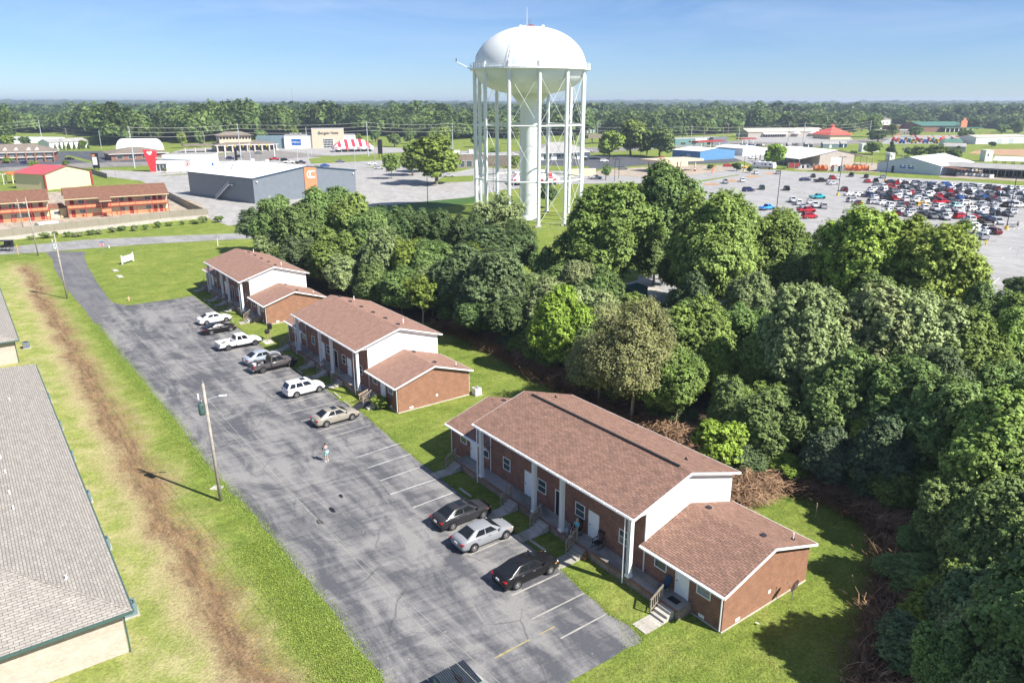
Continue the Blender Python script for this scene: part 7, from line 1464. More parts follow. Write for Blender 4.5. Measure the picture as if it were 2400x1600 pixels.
pbox('kiosk', 'beige kiosk of the fuel station', 'shop', (1560, 392), (1612, 389), 9, 3.8, 'beige_stucco', 'tan_roof')
for i, x in enumerate((1575, 1600, 1628)): t = thing('fuel_pump', 'fuel pump under the beige canopy, %s from the left' % ordn[i], 'fuel pump', G(x, 402)); MB().box(-.4, .4, -.3, .3, 0, 1.9, 'dark_red_paint').build('pump_body', t); MB().box(-.3, .3, -.34, -.3, 1.0, 1.7, 'sign_white').build('display', t)
pbox('wall_block', 'beige wall with a clipped hedge right of the tower', 'wall', (1338, 414), (1396, 412), 1.2, 3.0, 'beige_stucco', 'tan_roof')
l = pbox('metal_shed', 'blue corrugated shed with a pale roof', 'shed', (1575, 372), (1640, 377), 30, 5.0, 'blue_corrugated', 'white_roof', 'gable', 1.4, .3, [(.3, .4, 1.6, 2.6)], (.52, .66, 3.4, 'steel_pole'))
l = pbox('metal_hall', 'white flat hall behind the blue shed', 'hall', (1672, 361), (1740, 366), 22, 4.4, 'white_corrugated', 'white_roof', 'gable', 1.2, .3)
l = pbox('shop_row', 'long row of shops with green fronts and a white sign board', 'shops', (1582, 342), (1702, 338), 16, 5.0, 'green_corrugated', 'grey_roof', wins=[(.1, .2, .4, 2.6), (.3, .4, .4, 2.6), (.7, .8, .4, 2.6)], group=None)
b = MB(); b.box(l.L*.38, l.L*.60, -.3, 0, 3.2, 4.8, 'sign_white'); b.box(l.L*.66, l.L*.95, -4, 0, 0, 5.6, 'grey_corrugated'); b.box(-6, 0, 2, 14, 0, 4.4, 'grey_corrugated'); l.b(b, 'front_boxes')
canopy('long dark red canopy before the shop row', (1635, 349), (1698, 345), 8, 4.0, 1.0, 'dark_red_paint'); canopy('short dark red canopy behind the dealer row', (1735, 339), (1772, 338), 6, 3.8, .9, 'dark_red_paint')
l = pbox('market_hall', 'long pale market hall with white awnings and a red gabled end', 'market', (1753, 322), (1932, 320), 22, 4.6, 'tan_corrugated', 'tan_roof', 'gable', 3.2, .6)
b = MB(); b.prism([(l.L*.18, -4, 2.6), (l.L*.5, -4, 2.6), (l.L*.5, 0, 3.8), (l.L*.18, 0, 3.8)], (0, 0, .15), 'white_roof'); l.b(b, 'awning')
for x in (.56, .78): b = MB(); b.prism([(l.L*x, -4, 3.0), (l.L*x+8, -4, 3.0), (l.L*x+4, -4, 5.4)], (0, 4, 0), 'white_roof'); l.b(b, 'gabled_awning')
b = MB(); b.prism([(l.L-7, -3, 0), (l.L+1, -3, 0), (l.L+1, -3, 4.2), (l.L-3, -3, 6.4), (l.L-7, -3, 4.2)], (0, 10, 0), 'dark_red_paint'); l.b(b, 'red_end')
for i in range(10): b = MB(); x = l.L*(.2+.03*i); b.box(x, x+1.3, -.06, 0, .3, 2.4, 'glass'); l.b(b, 'window')
t = Loc('pavilion', 'bright red pyramid-roofed pavilion', 'pavilion', G(1945, 327), G(1996, 326)); b = MB(); b.box(1, t.L-1, 1, t.L-1, 0, 4, 'cream_stucco'); t.b(b, 'wall'); b = MB(); m_ = t.L/2; q = [(-.8, -.8, 3.8), (t.L+.8, -.8, 3.8), (t.L+.8, t.L+.8, 3.8), (-.8, t.L+.8, 3.8)]; tp = (m_, m_, 10.5)
for i in range(4): b.poly([q[i], q[(i+1) % 4], tp], 'red_roof')
t.b(b, 'roof'); b = MB(); b.box(m_-1.2, m_+1.2, m_-1.2, m_+1.2, 9.4, 11.4, 'red_roof'); b.prism([(m_-1.6, m_-1.6, 11.4), (m_+1.6, m_-1.6, 11.4), (m_, m_-1.6, 12.4)], (0, 3.2, 0), 'red_roof'); t.b(b, 'lantern')
l = pbox('two_storey_house', 'grey two-storey house with a hipped roof before the far wood', 'house', (2062, 303), (2084, 302), 16, 11, 'white_wall', 'brown_roof', 'hip', 4, 1, [(.2, .35, 6, 8), (.6, .75, 6, 8), (.2, .35, 2, 4)])
b = MB(); b.box(l.L, l.L+16, 6, 20, 0, 9, 'grey_metal'); b.prism([(l.L, 5, 9), (l.L+17, 5, 9), (l.L+12, 13, 12), (l.L, 13, 12)], (0, 8, 0), 'brown_roof'); l.b(b, 'side_wing')
pbox('shop', 'low brown shop below the two-storey house', 'shop', (2083, 317), (2150, 315), 18, 4.5, 'brown_roof', 'grey_roof', wins=[(.5, .55, .3, 3), (.6, .65, .3, 3), (.7, .75, .3, 3), (.8, .85, .3, 3)]); pbox('shop', 'dark red flat shop right of the two-storey house', 'shop', (2094, 308), (2122, 307), 14, 6.5, 'dark_red_paint', 'grey_roof')
l = pbox('store', 'brick store with a green metal roof and stepped orange gable', 'shop', (2160, 310), (2262, 309.4), 40, 6.5, 'red_brick', 'green_roof', 'gable', 4.0, 1.0)
b = MB(); b.box(l.L*.86, l.L, -1.2, 0, 0, 12, 'coral_paint'); b.box(l.L*.90, l.L*.96, -1.2, 0, 12, 14.5, 'coral_paint'); l.b(b, 'orange_gable'); b = MB(); b.box(l.L*.4, l.L+14, -9, 0, 4.2, 5.0, 'green_roof'); l.b(b, 'front_canopy')
for i in range(7): b = MB(); x = l.L*(.42+.1*i); b.box(x-.3, x+.3, -8.5, -8, 0, 4.2, 'white_paint'); l.b(b, 'post')
# farm sheds
l = pbox('open_shed', 'wide tan shed with a white roof and open side bays', 'shed', (1919, 391), (1999, 389), 40, 6.0, 'tan_corrugated', 'white_roof', 'gable', 2.0, .4, ridge='y', door=(.33, .62, 4.4, 'white_corrugated'))
b = MB(); b.prism([(l.L+.3, 0, 5.9), (l.L+12, 0, 3.9), (l.L+12, 40, 3.9), (l.L+.3, 40, 5.9)], (0, 0, .12), 'tan_roof'); b.prism([(-12, 0, 3.9), (-.3, 0, 5.9), (-.3, 40, 5.9), (-12, 40, 3.9)], (0, 0, .12), 'white_roof'); l.b(b, 'lean_to_roof')
for i in range(10): b = MB(); b.box(l.L+11.5, l.L+11.8, i*4.3, i*4.3+.3, 0, 3.9, 'weathered_wood'); b.box(-11.8, -11.5, i*4.3, i*4.3+.3, 0, 3.9, 'weathered_wood'); l.b(b, 'post')
l = pbox('metal_shed', 'pale blue gabled shed with two blue lettered boards', 'shed', (2054, 402), (2203, 412), 38, 4.0, 'blue_white_corrugated', 'white_roof', 'gable', 3.4, .3, ridge='y', door=(.24, .28, 3.0))
for x0, x1 in ((.36, .47), (.49, .60)): b = MB(); b.box(l.L*x0, l.L*x1, -.08, 0, 2.0, 4.0, 'sign_white'); o = l.b(b, 'sign_board'); b = MB(); b.box(l.L*x0+.15, l.L*x1-.15, -.11, -.08, 2.15, 2.9, 'sign_blue'); b.box(l.L*x0+.15, l.L*x0+.9, -.11, -.08, 3.0, 3.85, 'sign_blue'); b.box(l.L*x1-1.2, l.L*x1-.3, -.11, -.08, 3.1, 3.7, 'sign_blue'); b.build('blue_print', o)
b = MB(); b.prism([(l.L+.3, 1, 3.6), (l.L+9, 1, 2.9), (l.L+9, 38, 2.9), (l.L+.3, 38, 3.6)], (0, 0, .12), 'motel_shingle'); l.b(b, 'rusty_lean_to')
def open_shed(label, a, c, D, h, rm, n=10):
    t = Loc('open_shed', label, 'shed', G(*a), G(*c), 'long open sheds'); b = MB(); b.prism([(-.5, -.5, h), (t.L+.5, -.5, h), (t.L+.5, D/2, h+1.6), (-.5, D/2, h+1.6)], (0, 0, .15), rm); b.prism([(-.5, D/2, h+1.6), (t.L+.5, D/2, h+1.6), (t.L+.5, D, h), (-.5, D, h)], (0, 0, .15), rm); t.b(b, 'roof')
    for i in range(n+1):
        for y in (0, D/2, D-.3): b = MB(); x = t.L*i/n; b.box(x-.12, x+.12, y-.12, y+.12, 0, h+(1.5 if y == D/2 else 0), 'weathered_wood'); t.b(b, 'post')
    b = MB(); b.box(t.L*.3, t.L*.95, D-2, D-1.2, 0, 2.2, 'dark_cloth'); t.b(b, 'stored_goods'); return t
open_shed('long open shed with a grey roof at the right, nearer one', (2212, 409), (2470, 424), 14, 3.6, 'grey_roof', 14); open_shed('long open shed with a white and grey roof at the right edge, farther one', (2325, 400), (2500, 408), 14, 4.6, 'white_roof', 8)
pbox('cottage', 'grey shingled cottage with one white window', 'cottage', (2212, 356), (2262, 357), 9, 3.4, 'grey_metal', 'grey_roof', 'gable', 2.0, .5, [(.45, .55, 1.4, 2.4)]); pbox('cottage', 'small green roofed outbuilding behind the grey cottage', 'cottage', (2215, 343), (2255, 343), 9, 3.0, 'white_wall', 'green_roof', 'gable', 2.0, .5)
l = pbox('long_shed', 'long pale metal shed right of the equipment yard', 'shed', (2286, 338), (2402, 336), 16, 5.0, 'white_corrugated', 'tan_roof', 'gable', 1.6, .3)
for x in (.42, .66): b = MB(); b.box(l.L*x, l.L*x+5, -.06, 0, .2, 4.0, 'steel_pole'); l.b(b, 'door')
for i, (x, y, w_, m, lab) in enumerate([(1928, 347, 38, 'teal_grey_corrugated', 'grey-blue garden barn at the sales yard'), (1886, 347, 18, 'lid_black', 'black arched garden barn at the sales yard'), (1846, 349, 9, 'lid_black', 'small black garden barn left in the sales yard'), (1970, 346, 14, 'blue_cloth', 'dark garden barn right in the sales yard')]):
    pbox('garden_barn', lab, 'garden barn', (x, y), (x+w_, y), 4, 2.6, m, 'grey_roof' if i else 'grey_roof', 'gable', 1.6, .2, door=(.4, .55, 2.1, 'white_paint'), group='garden barns for sale')
for i, (x, y, w_, h_, m, lab) in enumerate([(2019, 356, 40, 5, 'white_corrugated', 'long white trailer behind the tan shed'), (2084, 379, 12, 4.5, 'white_wall', 'small white hut between the two sheds'), (2307, 379, 18, 6, 'white_wall', 'white box building behind the open sheds')]):
    pbox('hut', lab, 'hut', (x, y), (x+w_, y), 5, h_, m, 'white_roof', wins=[(.3, .45, h_*.5, h_*.7)])
# motor home
t = Loc('motor_home', 'white motor home with brown stripes beside the bright round tree', 'motor home', G(1762, 394), G(1812, 398)); b = MB(); b.prism([(0, 0, .5), (t.L-.3, 0, .5), (t.L, 0, 1.4), (t.L-.5, 0, 3.3), (0, 0, 3.3)], (0, 2.5, 0), 'white_paint'); t.b(b, 'body', bevel=.12)
b = MB(); b.box(.1, t.L-.2, -.02, 0, 1.0, 1.15, 'weathered_wood'); b.prism([(t.L*.5, -.02, .7), (t.L*.95, -.02, .7), (t.L*.95, -.02, 1.0), (t.L*.6, -.02, 1.0)], (0, .02, 0), 'dark_red_paint'); t.b(b, 'stripe')
for x, w_ in ((.08, .9), (.45, .5), (.58, 1.1), (.80, 1.2)): b = MB(); b.box(t.L*x, t.L*x+w_, -.03, 0, 1.9, 2.7, 'glass'); t.b(b, 'window')
for x in (.28, .82):
    for y in (.05, 2.45): b = MB(); b.tube((t.L*x, y-.12, .42), (t.L*x, y+.12, .42), .42, 'dark_rubber', 14); t.b(b, 'wheel')
for i in range(3): b = MB(); b.box(t.L*(.2+.25*i), t.L*(.2+.25*i)+1, .8, 1.7, 3.3, 3.6, 'white_paint'); t.b(b, 'roof_unit')
# cable reels, pallets and other goods, one by one
for i in range(11):
    x = 1912+i*9.6+(14 if i > 2 else 0)+(8 if i > 4 else 0); y = 401-(i % 2)*1.5; t = thing('cable_reel', 'orange cable reel, %s from the left in the row before the tan shed' % ordn[i], 'reel', G(x, y), rnd.uniform(-.4, .4), 'orange reels before the tan shed')
    b = MB(); r_ = 1.35
    for s in (-.9, .9): b.tube((s-.06, 0, r_), (s+.06, 0, r_), r_, 'orange_paint', 18)
    b.build('flanges', t); b = MB(); b.tube((-.84, 0, r_), (.84, 0, r_), r_*.82, 'terracotta', 16); b.build('wound_cable', t)
for i in range(16):
    x = 1862+i*3.6+rnd.uniform(-2, 2); y = 396-rnd.uniform(0, 4); b = MB(); c = ['any_paint', 'dark_cloth', 'grey_metal', 'white_paint'][i % 4]; h_ = rnd.uniform(.6, 1.8); b.prism([(-.7, -.5, 0), (.7, -.5, 0), (.6, .4, 0), (-.6, .5, 0)], (.1, 0, h_), c); b.box(-.5, .5, -.4, .4, h_, h_+.3, 'grey_metal'); o = b.build('goods_stack', bevel=.03); o.location = G(x, y); o.rotation_euler.z = rnd.uniform(0, 3); o.color = (.2, .2, .2, 1); tag(o, 'stack of goods in the heap left of the orange reels', 'goods', 'goods heap left of the orange reels')
for i, (x, y, m) in enumerate([(1853, 394, 'dark_red_paint'), (1866, 394, 'dark_red_paint'), (1959, 402, 'steel_pole'), (1969, 402, 'grey_metal')]):
    b = MB(); b.box(-1.5, 1.5, -1, 1, 0, 2.4, m); b.box(-1.55, -1.4, -1.05, 1.05, 0, 2.5, 'grey_metal'); b.box(1.4, 1.55, -1.05, 1.05, 0, 2.5, 'grey_metal'); o = b.build('container_box'); o.location = G(x, y); tag(o, '%s stacked container, %s from the left along the verge' % (['red', 'red', 'pale', 'grey'][i], ordn[i]), 'container')
for i in range(9):
    b = MB(); b.box(-.9, .9, -.6, .6, 0, 1.5, 'grey_metal' if i % 2 else 'white_paint'); b.box(-.95, .95, -.65, .65, 1.5, 1.6, 'dark_cloth'); o = b.build('crate'); o.location = G(2246+i*9.5, 412+i*.6); tag(o, 'boxy grey crate, %s from the left along the open shed' % ordn[i], 'crate', 'crates along the open shed')
# machinery in the equipment yard
mc = [('tent_red', 'red'), ('orange_paint', 'orange'), ('sign_blue', 'blue'), ('dark_red_paint', 'dark red'), ('teal_bin', 'green'), ('yellow_paint', 'yellow')]
for i in range(34):
    m, cn_ = mc[i % 6] if i % 3 else mc[(i//3) % 2]; x = 2095+i*9.1; y = 332+(i % 3)*2.2-(2 if i > 20 else 0); t = thing('machine', '%s yard machine, %s from the left in the equipment yard' % (cn_, ordn[i]), 'machine', G(x, y), rnd.uniform(0, 3.1), 'machines in the equipment yard')
    b = MB(); b.box(-2.2, 1.6, -1.1, 1.1, .8, 1.9, m); b.box(-.4, 1.2, -.9, .9, 1.9, 3.2, 'glass' if i % 2 else m); b.build('body', t, bevel=.06); b = MB()
    for xx in (-1.5, 1.2):
        for s in (-1.15, 1.15): b.tube((xx, s-.2, .7), (xx, s+.2, .7), .7, 'dark_rubber', 10)
    b.build('wheels', t); b = MB(); L_ = rnd.uniform(3, 9); b.prism([(-2, -.2, 1.8), (-2, .2, 1.8), (-2, .2, 2.3), (-2, -.2, 2.3)], (L_, 0, rnd.uniform(.5, 5)), m); b.build('boom', t)
# ------------------------------------------------------------------ lamp posts, power lines, mast, pylons
def lamp(label, px, top, base=True, two=True, m='black_paint', th=.11, arm=.9, bm='yellow_paint'):
    H_ = HT(px[0], px[1], top); t = thing('lamp_post', label, 'lamp post', G(*px), R(15), 'tall lamp posts'); b = MB(); b.tube((0, 0, 0), (0, 0, H_), th, m, 8, th*.8); b.build('mast', t)
    for s in ((-1, 1) if two else (1,)): b = MB(); b.box(min(0, s*arm), max(0, s*arm), -.05, .05, H_-.1, H_, m); b.box(s*arm-.35, s*arm+.35, -.25, .25, H_-.14, H_+.06, m); b.build('lamp_head', t)
    if base: b = MB(); b.tube((0, 0, 0), (0, 0, .95), .42, bm, 14); b.build('base', t)
for x, y, ty, l, bs in [(1963, 459, 368, 'lamp post with a yellow foot behind the turquoise pickup', 1), (2074, 426, 365, 'lamp post with a yellow foot at the far verge', 1), (1819, 500, 395, 'lamp post right of the bright blue pickup', 1), (2272-12, 533, 466, 'lamp post in the near rows of the crowded lot', 1), (2358, 538, 415, 'lamp post with a big yellow foot at the crossing', 1), (1743, 402, 361, 'lamp post with a yellow foot left of the motor home', 1),
  (1003, 484, 409, 'thin dark lamp post left of the tower', 0), (1156, 448, 386, 'thin dark lamp post between the left tower legs', 0), (1419, 424, 386, 'dark lamp post in the gap right of the tower', 0), (1440, 425, 372, 'dark lamp post at the fuel yard, left one', 0), (1450, 418, 373, 'dark lamp post at the fuel yard, right one', 0), (1500, 372, 348, 'short lamp post under the dark round tree', 0), (1893, 373, 336, 'lamp post in the garden barn yard', 0)]: lamp(l, (x, y), ty, bool(bs))
lamp('pale lamp post at the edge of the church lot', (834, 409), 349, False, False, 'steel_pole'); lamp('pale lamp post with two arms behind the motel', (272, 418), 378, False, True, 'weathered_wood', arm=2.2); lamp('slim lamp post beside the restaurant front', (424, 405), 356, False, False, 'grey_metal'); lamp('lamp post at the left motel gate', (10, 433), 408, False, True, 'white_paint')
for i, (x, y) in enumerate([(2328, 548), (2310, 575), (2256, 520), (2295, 514), (2330, 511), (2342, 470), (2395, 470)]):
    t = thing('bollard_sign', 'slim blue sign on a yellow sleeve, %s in the car rows at the crossing' % ordn[i], 'sign post', G(x, y), R(20), 'slim sign posts in the store lot'); MB().tube((0, 0, 0), (0, 0, 1.3), .13, 'yellow_paint' if i < 2 else 'sky_blue_plastic', 8).build('sleeve', t); MB().tube((0, 0, 1.3), (0, 0, 3.0), .04, 'sky_blue_plastic', 6).build('post', t); MB().box(-.25, .25, -.03, .03, 2.5, 3.0, 'sign_white').build('sign_plate', t)
def steel_pole(label, px, top, group='steel power line poles', arms=3):
    H_ = HT(px[0], px[1], top); t = thing('power_pole', label, 'power pole', G(*px), 0, group); b = MB(); b.tube((0, 0, 0), (0, 0, H_), .34, 'steel_pole', 10, .17); b.build('pole', t)
    for k in range(arms): b = MB(); z = H_-.3-k*2.2; b.tube((0, 0, z), (0, -.9, z+.15), .07, 'grey_metal', 6); b.tube((0, -.9, z-.2), (0, -.9, z+.4), .09, 'white_paint', 6); b.build('insulator', t)
    return G(*px), H_
LP = [('power pole left of the lodge roof, tall and pale', (99, 331), 281), ('blue-grey steel pole left of the red wedge', (316, 394), 297), ('blue-grey steel pole at the traffic lights', (565, 373), 290.5), ('blue-grey steel pole before the striped tent', (863.5, 367), 286), ('blue-grey steel pole above the park group', (1061, 352), 288.5), ('steel pole hidden among the tower legs', (1290, 350), 292), ('steel pole above the dark round tree', (1618, 352), 296), ('steel pole behind the dealer row', (1729, 350), 297), ('steel pole at the right of the market hall', (1880, 352), 288), ('steel pole behind the tall tree right of the pavilion', (2036, 330), 283)]
PP = [steel_pole(l, p, t_) for l, p, t_ in LP]
lead = (G(-420, 392), 19.5); names = ['left edge']+['pole %d' % i for i in range(10)]; allp = [lead]+PP
spans = ['left of the lodge', 'between the lodge and the red wedge', 'from the red wedge to the traffic lights', 'from the traffic lights to the striped tent', 'from the striped tent to the park group', 'from the park group into the tower legs', 'from the tower legs to the dark round tree', 'from the dark round tree to the dealer row', 'from the dealer row to the market hall', 'from the market hall to the red pavilion']
for i, sp in enumerate(spans):
    (p, hp), (q, hq) = allp[i], allp[i+1]
    for k, lv in enumerate(('top', 'middle', 'lower')):
        a = p+Vector((0, -.9, hp-.3-k*2.2)); c = q+Vector((0, -.9, hq-.3-k*2.2)); cable('%s power line %s' % (lv, sp), a, c, min(2.2, (c-a).length*.014), .085, 'cable_pale', 'main power lines', 14)
for i, (x, y, ty, l) in enumerate([(158, 330, 300, 'wooden pole by the clipped conifers'), (238, 349, 306, 'pale pole pair at the end of the conifers'), (482, 353, 311, 'wooden pole before the bank upper storey, left'), (431, 339, 298, 'wooden pole at the edge of the far trees'), (588, 381, 325, 'pale pole right of the traffic lights'), (723, 380, 298, 'slim pole in front of the white wing of the store'), (730, 364, 317, 'second slim pole before the white wing'), (879, 385, 324, 'slim dark pole right of the striped tent'), (1400, 325, 282, 'white pole left of the round trees'), (1429, 320, 286, 'wooden pole right of the white one'),
   (1549, 325, 283, 'pole with cross-arms behind the round trees'), (1705, 325, 287, 'pole with cross-arms behind the shop row'), (1694, 320, 298, 'slim pole left of the one behind the shop row'), (1846, 338, 284, 'pole with cross-arms before the market hall'), (2001, 315, 286, 'pole with cross-arms behind the tall tree'), (2115, 373, 336, 'pale wooden pole among the shrubs between the sheds'), (2127, 295, 278, 'slim pole at the two-storey house'), (1944, 336, 305, 'pole right of the market hall'), (2060, 325, 300, 'slim pole left of the low brown shop'), (2244, 318, 288, 'slim pole before the orange gable'), (1648, 345, 300, 'slim pole behind the blue shed')]):
    H_ = HT(x, y, ty); t = thing('utility_pole', l, 'utility pole', G(x, y), 0, 'poles of the streets behind'); b = MB(); b.tube((0, 0, 0), (0, 0, H_), .2, 'steel_pole' if 'white' in l or 'pale' in l else 'wood_pole', 8, .14); b.build('pole', t)
    if i % 3 == 0 or 'cross' in l:
        b = MB(); b.box(-1.6, 1.6, -.1, .1, H_-1.0, H_-.8, 'weathered_wood'); b.box(-1.2, 1.2, -.1, .1, H_-2.2, H_-2.0, 'weathered_wood'); b.build('cross_arm', t)
# traffic light gantry
t = Loc('traffic_lights', 'yellow traffic lights hanging on a gantry before the bank', 'traffic lights', G(525, 372), G(648, 368)); H_ = 7.5
b = MB(); b.tube((t.L-1, 0, 0), (t.L-1, 0, H_), .25, 'white_paint', 8); b.tube((t.L-1, 0, H_-.5), (t.L*.25, 0, H_), .12, 'white_paint', 6); b.tube((1, 0, 0), (1, 0, H_), .25, 'white_paint', 8); b.tube((1, 0, H_-.5), (t.L*.55, 4, H_), .12, 'white_paint', 6); t.b(b, 'gantry')
for i in range(6): b = MB(); x = t.L*(.08+.15*i); b.box(x-.25, x+.25, -.25, .25, H_-1.3, H_, 'yellow_paint'); t.b(b, 'signal_head')
# radio mast far away, and two lattice pylons
p = G(689, 252); t = thing('radio_mast', 'thin radio mast far away above the trees', 'radio mast', p); HM = HT(689, 252, 182); b = MB(); b.tube((0, 0, 0), (-.010*HM*0-8, 0, HM), 1.1, 'grey_metal', 4, .8); b.build('mast', t)
def pylon(label, px, top):
    H_ = HT(px[0], px[1], top); t = thing('pylon', label, 'pylon', G(*px), R(20), 'lattice pylons'); b = MB(); w_ = H_*.10; r_ = .22
    for sx in (-1, 1):
        for sy in (-1, 1): b.tube((sx*w_, sy*w_, 0), (sx*w_*.25, sy*w_*.25, H_*.72), r_*1.2, 'grey_metal', 4)
    for k in range(6):
        z0, z1 = H_*.72*k/6, H_*.72*(k+1)/6; a0 = w_*(1-.75*k/6); a1 = w_*(1-.75*(k+1)/6)
        for sy in (-1, 1): b.tube((-a0, sy*a0, z0), (a1, sy*a1, z1), r_, 'grey_metal', 3); b.tube((a0, sy*a0, z0), (-a1, sy*a1, z1), r_, 'grey_metal', 3)
    b.build('tower', t); b = MB()
    for s in (-1, 1): b.tube((s*w_*.2, 0, H_*.72), (s*H_*.26, 0, H_), r_*1.2, 'grey_metal', 4); b.tube((s*w_*.2, 0, H_*.86), (s*H_*.26, 0, H_), r_, 'grey_metal', 4)
    b.tube((-H_*.2, 0, H_*.9), (H_*.2, 0, H_*.9), r_*1.2, 'grey_metal', 4); b.tube((0, 0, H_*.7), (0, 0, H_*.9), r_, 'grey_metal', 4); b.build('cross_arms', t)
pylon('left one of the two lattice pylons on the horizon', (1501, 266), 231); pylon('right one of the two lattice pylons on the horizon', (1546, 268), 231)
# substation
t = Loc('substation', 'lattice frames of a substation right of the water tower', 'substation', G(1366, 313), G(1412, 311)); b = MB()
for i in range(9):
    for y in (0, 12, 24): x = t.L*i/8; b.tube((x, y, 0), (x, y, 11-(i % 3)*2), .2, 'steel_pole', 4)
for y in (0, 12, 24): b.tube((0, y, 9), (t.L, y, 9), .18, 'steel_pole', 4); b.tube((0, y, 6.5), (t.L, y, 6.5), .18, 'steel_pole', 4)
t.b(b, 'frames'); b = MB()
for i in range(6): b.box(t.L*i/6, t.L*i/6+3, 4, 7, 0, 3.4, 'steel_pole')
t.b(b, 'transformers')
# far warehouses and silos
for x, y, w_, h_, l, m in [(642, 279, 30, 9, 'small pale warehouse in the far trees, left one', 'white_wall'), (690, 284, 100, 8, 'long pale warehouse roofs in the far trees', 'white_wall'), (898, 282, 18, 9, 'pale house in the far trees above the striped tent', 'white_wall'), (1512, 262, 10, 6, 'white barn on the far fields, left one', 'white_wall'), (1525, 262, 14, 6, 'white barn on the far fields, middle one', 'white_wall'), (1795, 255, 14, 8, 'white barn on the far fields, right one', 'white_wall')]:
    pbox('warehouse' if w_ > 25 else 'barn', l, 'building', (x, y), (x+w_, y), 40, h_, m, 'white_roof', 'gable', 3, 1)
for i, x in enumerate((1738, 1743)): b = MB(); b.lathe([(5, 0), (5, 22), (0, 27)], 'grey_metal', 14); o = b.build('silo'); o.location = G(x, 256); tag(o, 'grey silo on the horizon, %s one' % ('left' if i == 0 else 'right'), 'silo', 'silos on the horizon')
# small folk and things in the store lot
stp = {k: v for k, v in S.items()}
person('distant person in dark clothes pushing carts at the store crossing', G(2384, 534, .05), R(90), stp, 'dark_cloth', 'dark_cloth')
t = thing('shopping_carts', 'line of shopping carts beside the person at the crossing', 'shopping carts', G(2372, 533), R(10)); b = MB()
for i in range(4): b.box(-1.6+i*.8, -.7+i*.8, -.3, .3, .45, 1.0, 'grey_metal'); b.tube((-1.5+i*.8, -.3, 0), (-1.5+i*.8, -.3, .5), .03, 'grey_metal', 4); b.tube((-.8+i*.8, -.3, 0), (-.8+i*.8, -.3, .5), .03, 'grey_metal', 4)
b.build('carts', t)
dumpster('teal compactor container behind the wood at the store exit', G(1487, 700)+Vector((0, 0, 0)), R(40), 'teal_bin', 'teal_bin', False).scale = (1.9, 1.3, 1.5)
sheet('concrete_pad', [tuple(G(*p)[:2]) for p in ((1465, 665), (1520, 650), (1560, 690), (1500, 715))], 'concrete', .07)
t = thing('feather_flag', 'pink feather flag at the fuel yard', 'flag', G(1664, 411)); MB().tube((0, 0, 0), (1.2, 0, 4.2), .04, 'grey_metal', 5).build('pole', t); b = MB(); b.poly([(.2, 0, .8), (.9, .02, .9), (2.2, .02, 4.1), (1.5, 0, 4.3), (.9, 0, 3.0)], 'coral_paint'); b.build('banner', t)

# ------------------------------------------------------------------ far woods
def ico(sub):
    import bmesh
    bm = bmesh.new(); bmesh.ops.create_icosphere(bm, subdivisions=sub, radius=1.0); v = np.array([x.co[:] for x in bm.verts]); f = np.array([[y.index for y in x.verts] for x in bm.faces]); bm.free(); return v, f
def inpoly(x, y, P):
    c = False; j = len(P)-1
    for i in range(len(P)):
        if (P[i][1] > y) != (P[j][1] > y) and x < (P[j][0]-P[i][0])*(y-P[i][1])/(P[j][1]-P[i][1])+P[i][0]: c = not c
        j = i
    return c
# openings (photo pixels) where fields, yards and houses lie in front of or between the woods
def far_wood(name, D0, D1, k, seed, test, hmin, hmax, detail, col, step0=None):
    rs = np.random.default_rng(seed); pts = []; D = D0
    while D < D1:
        st = max(k*D, step0 or 0); xw = D*.80+40; n = int(2*xw/st)
        for i in range(n):
            x = -xw+(i+rs.uniform(-.45, .45))*st; y = D+rs.uniform(-.5, .5)*st
            if test(x, y, rs): pts.append((x, y, st))
        D += st*.85
    V0, F0 = ico(2 if detail else 1); out_v, out_f, out_l = [], [], []; off = 0
    for x, y, st in pts:
        d = math.hypot(x, y); h = rs.uniform(hmin, hmax)*(1.3 if x < -60 and d < 900 else 1)*(.7 if rs.random() < .2 else 1)*(1+.22*math.sin(x/47)*math.cos(y/61+1)+.12*math.sin(x/19+y/33)); r_ = st*rs.uniform(.45, .95); gz = GZ(x, y)
        if detail:
            m = 240; u = rs.normal(size=(m, 3)); u /= np.linalg.norm(u, axis=1)[:, None]; u[:, 2] = np.where(u[:, 2] < -.2, -u[:, 2], u[:, 2])
            lob = 1+.22*np.sin(u[:, 0]*5+rs.uniform(0, 6))*np.cos(u[:, 1]*4+rs.uniform(0, 6))+rs.normal(size=m)*.07
            c = u*lob[:, None]*np.array([r_, r_, h*.46]); nr = u*.7+rs.normal(size=(m, 3))*.4+np.array([0, 0, .3]); nr /= np.linalg.norm(nr, axis=1)[:, None]
            q = leaf_quads(c, nr, r_*.36, .8, rs)+np.array([x, y, gz+h*.54]); out_v.append(q); out_f.append(np.arange(len(q)).reshape(-1, 4)+off); off += len(q); out_l.append(np.clip(np.full(m, rs.choice([.0, .2, .35, .5, .85]))+rs.normal(size=m)*.16, 0, 1))
        else:
            v = V0*(1+rs.normal(size=(len(V0), 1))*.16)*np.array([r_*1.15, r_*1.15, h*.5])+np.array([x, y, gz+h*.5]); out_v.append(v); f = F0+off; out_f.append(np.concatenate([f, f[:, 2:3]], 1)); off += len(v); out_l.append(np.clip(np.full(len(f), rs.uniform(.1, .75))+rs.normal(size=len(f))*.12, 0, 1))
    V = np.concatenate(out_v); F = np.concatenate(out_f); L_ = np.concatenate(out_l)
    if not detail:
        F = F[:, :3]
    me = mesh_np(name, V, F, ['leaves'], L_); o = bpy.data.objects.new(name, me); COL.objects.link(o); o.color = (*col, 1); o['kind'] = 'stuff'; print(name, len(pts)); return o
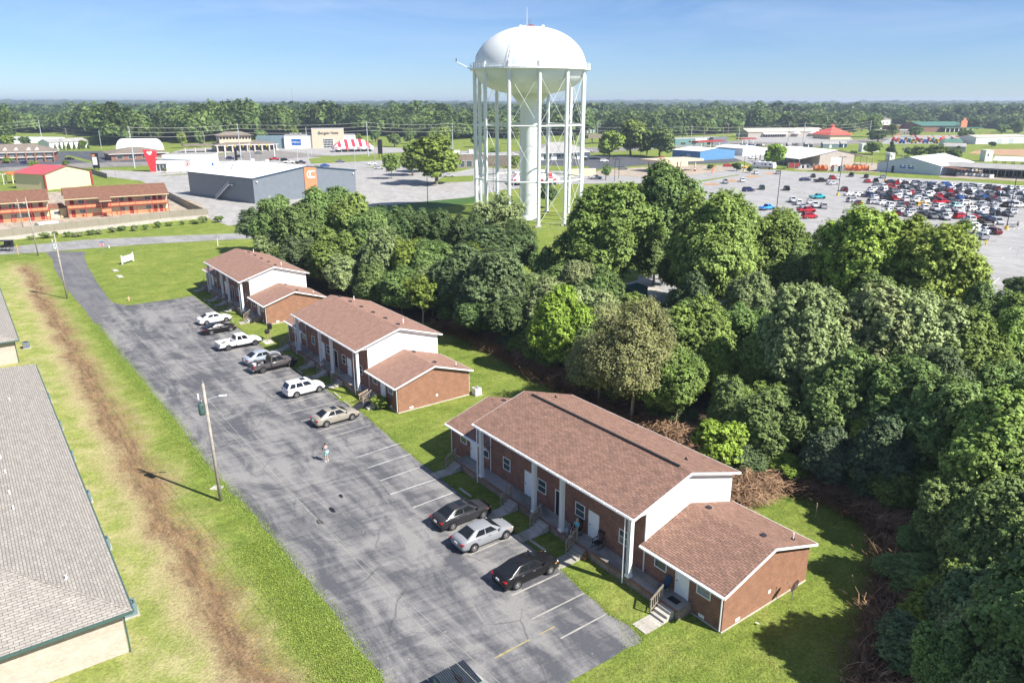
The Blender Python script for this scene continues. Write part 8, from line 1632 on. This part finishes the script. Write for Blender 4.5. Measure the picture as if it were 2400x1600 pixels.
clear_px = [[(-300, 500), (-300, 342), (20, 340), (20, 312), (150, 312), (232, 322), (235, 345), (330, 338), (420, 330), (440, 338), (560, 332), (660, 326), (700, 318), (850, 320), (900, 318), (1060, 330), (1110, 324), (1200, 326), (1250, 318), (1370, 318), (1380, 305), (1420, 305), (1440, 322), (1560, 324), (1600, 318), (1740, 312), (1960, 316), (2030, 297), (2120, 295), (2130, 303), (2170, 290), (2290, 290), (2300, 300), (2400, 305), (2800, 305), (2800, 500)]]
def t_near(x, y, rs):
    a, b_ = proj((x, y, 0))
    if b_ > 345 or inpoly(a, b_, clear_px[0]): return False
    if 1440 < a < 2080 and b_ < 262: return False
    if 625 < a < 800 and 276 < b_ < 289: return False
    return True
def t_far(x, y, rs):
    a, b_ = proj((x, y, 0)); d = math.hypot(x, y)
    if 1480 < a < 1670 and 256 < b_ < 272 and d < 3200: return False
    if math.sin(x/130+2)*math.cos(y/210)+.5*math.sin(x/310+y/170) > .93: return False
    if 1660 < a < 2060 and 246.5 < b_ < 258: return rs.random() < .05
    if 2090 < a < 2160 and 257 < b_ < 262: return False
    return True
far_wood('woodland_edge', 470, 1050, .0165, 21, t_near, 12, 20, True, (.115, .175, .050), 10)
far_wood('woodland', 1020, 2300, .0155, 22, t_far, 11, 23, True, (.085, .140, .050))
far_wood('distant_woodland', 2250, 9000, .0115, 23, t_far, 14, 24, False, (.055, .10, .045))

# ------------------------------------------------------------------ air
HAZE = True
if HAZE:
    m = bpy.data.materials.new('haze'); m.use_nodes = True; t = m.node_tree; t.nodes.clear(); o_ = t.nodes.new('ShaderNodeOutputMaterial'); v = t.nodes.new('ShaderNodeVolumePrincipled')
    v.inputs['Color'].default_value = (.70, .83, 1.0, 1); v.inputs['Density'].default_value = .00017; v.inputs['Anisotropy'].default_value = .2; t.links.new(v.outputs[0], o_.inputs['Volume']); MATS['haze'] = m
    o = MB().box(-9500, 9500, -400, 11500, -2, 62, 'haze').build('haze'); o['kind'] = 'stuff'
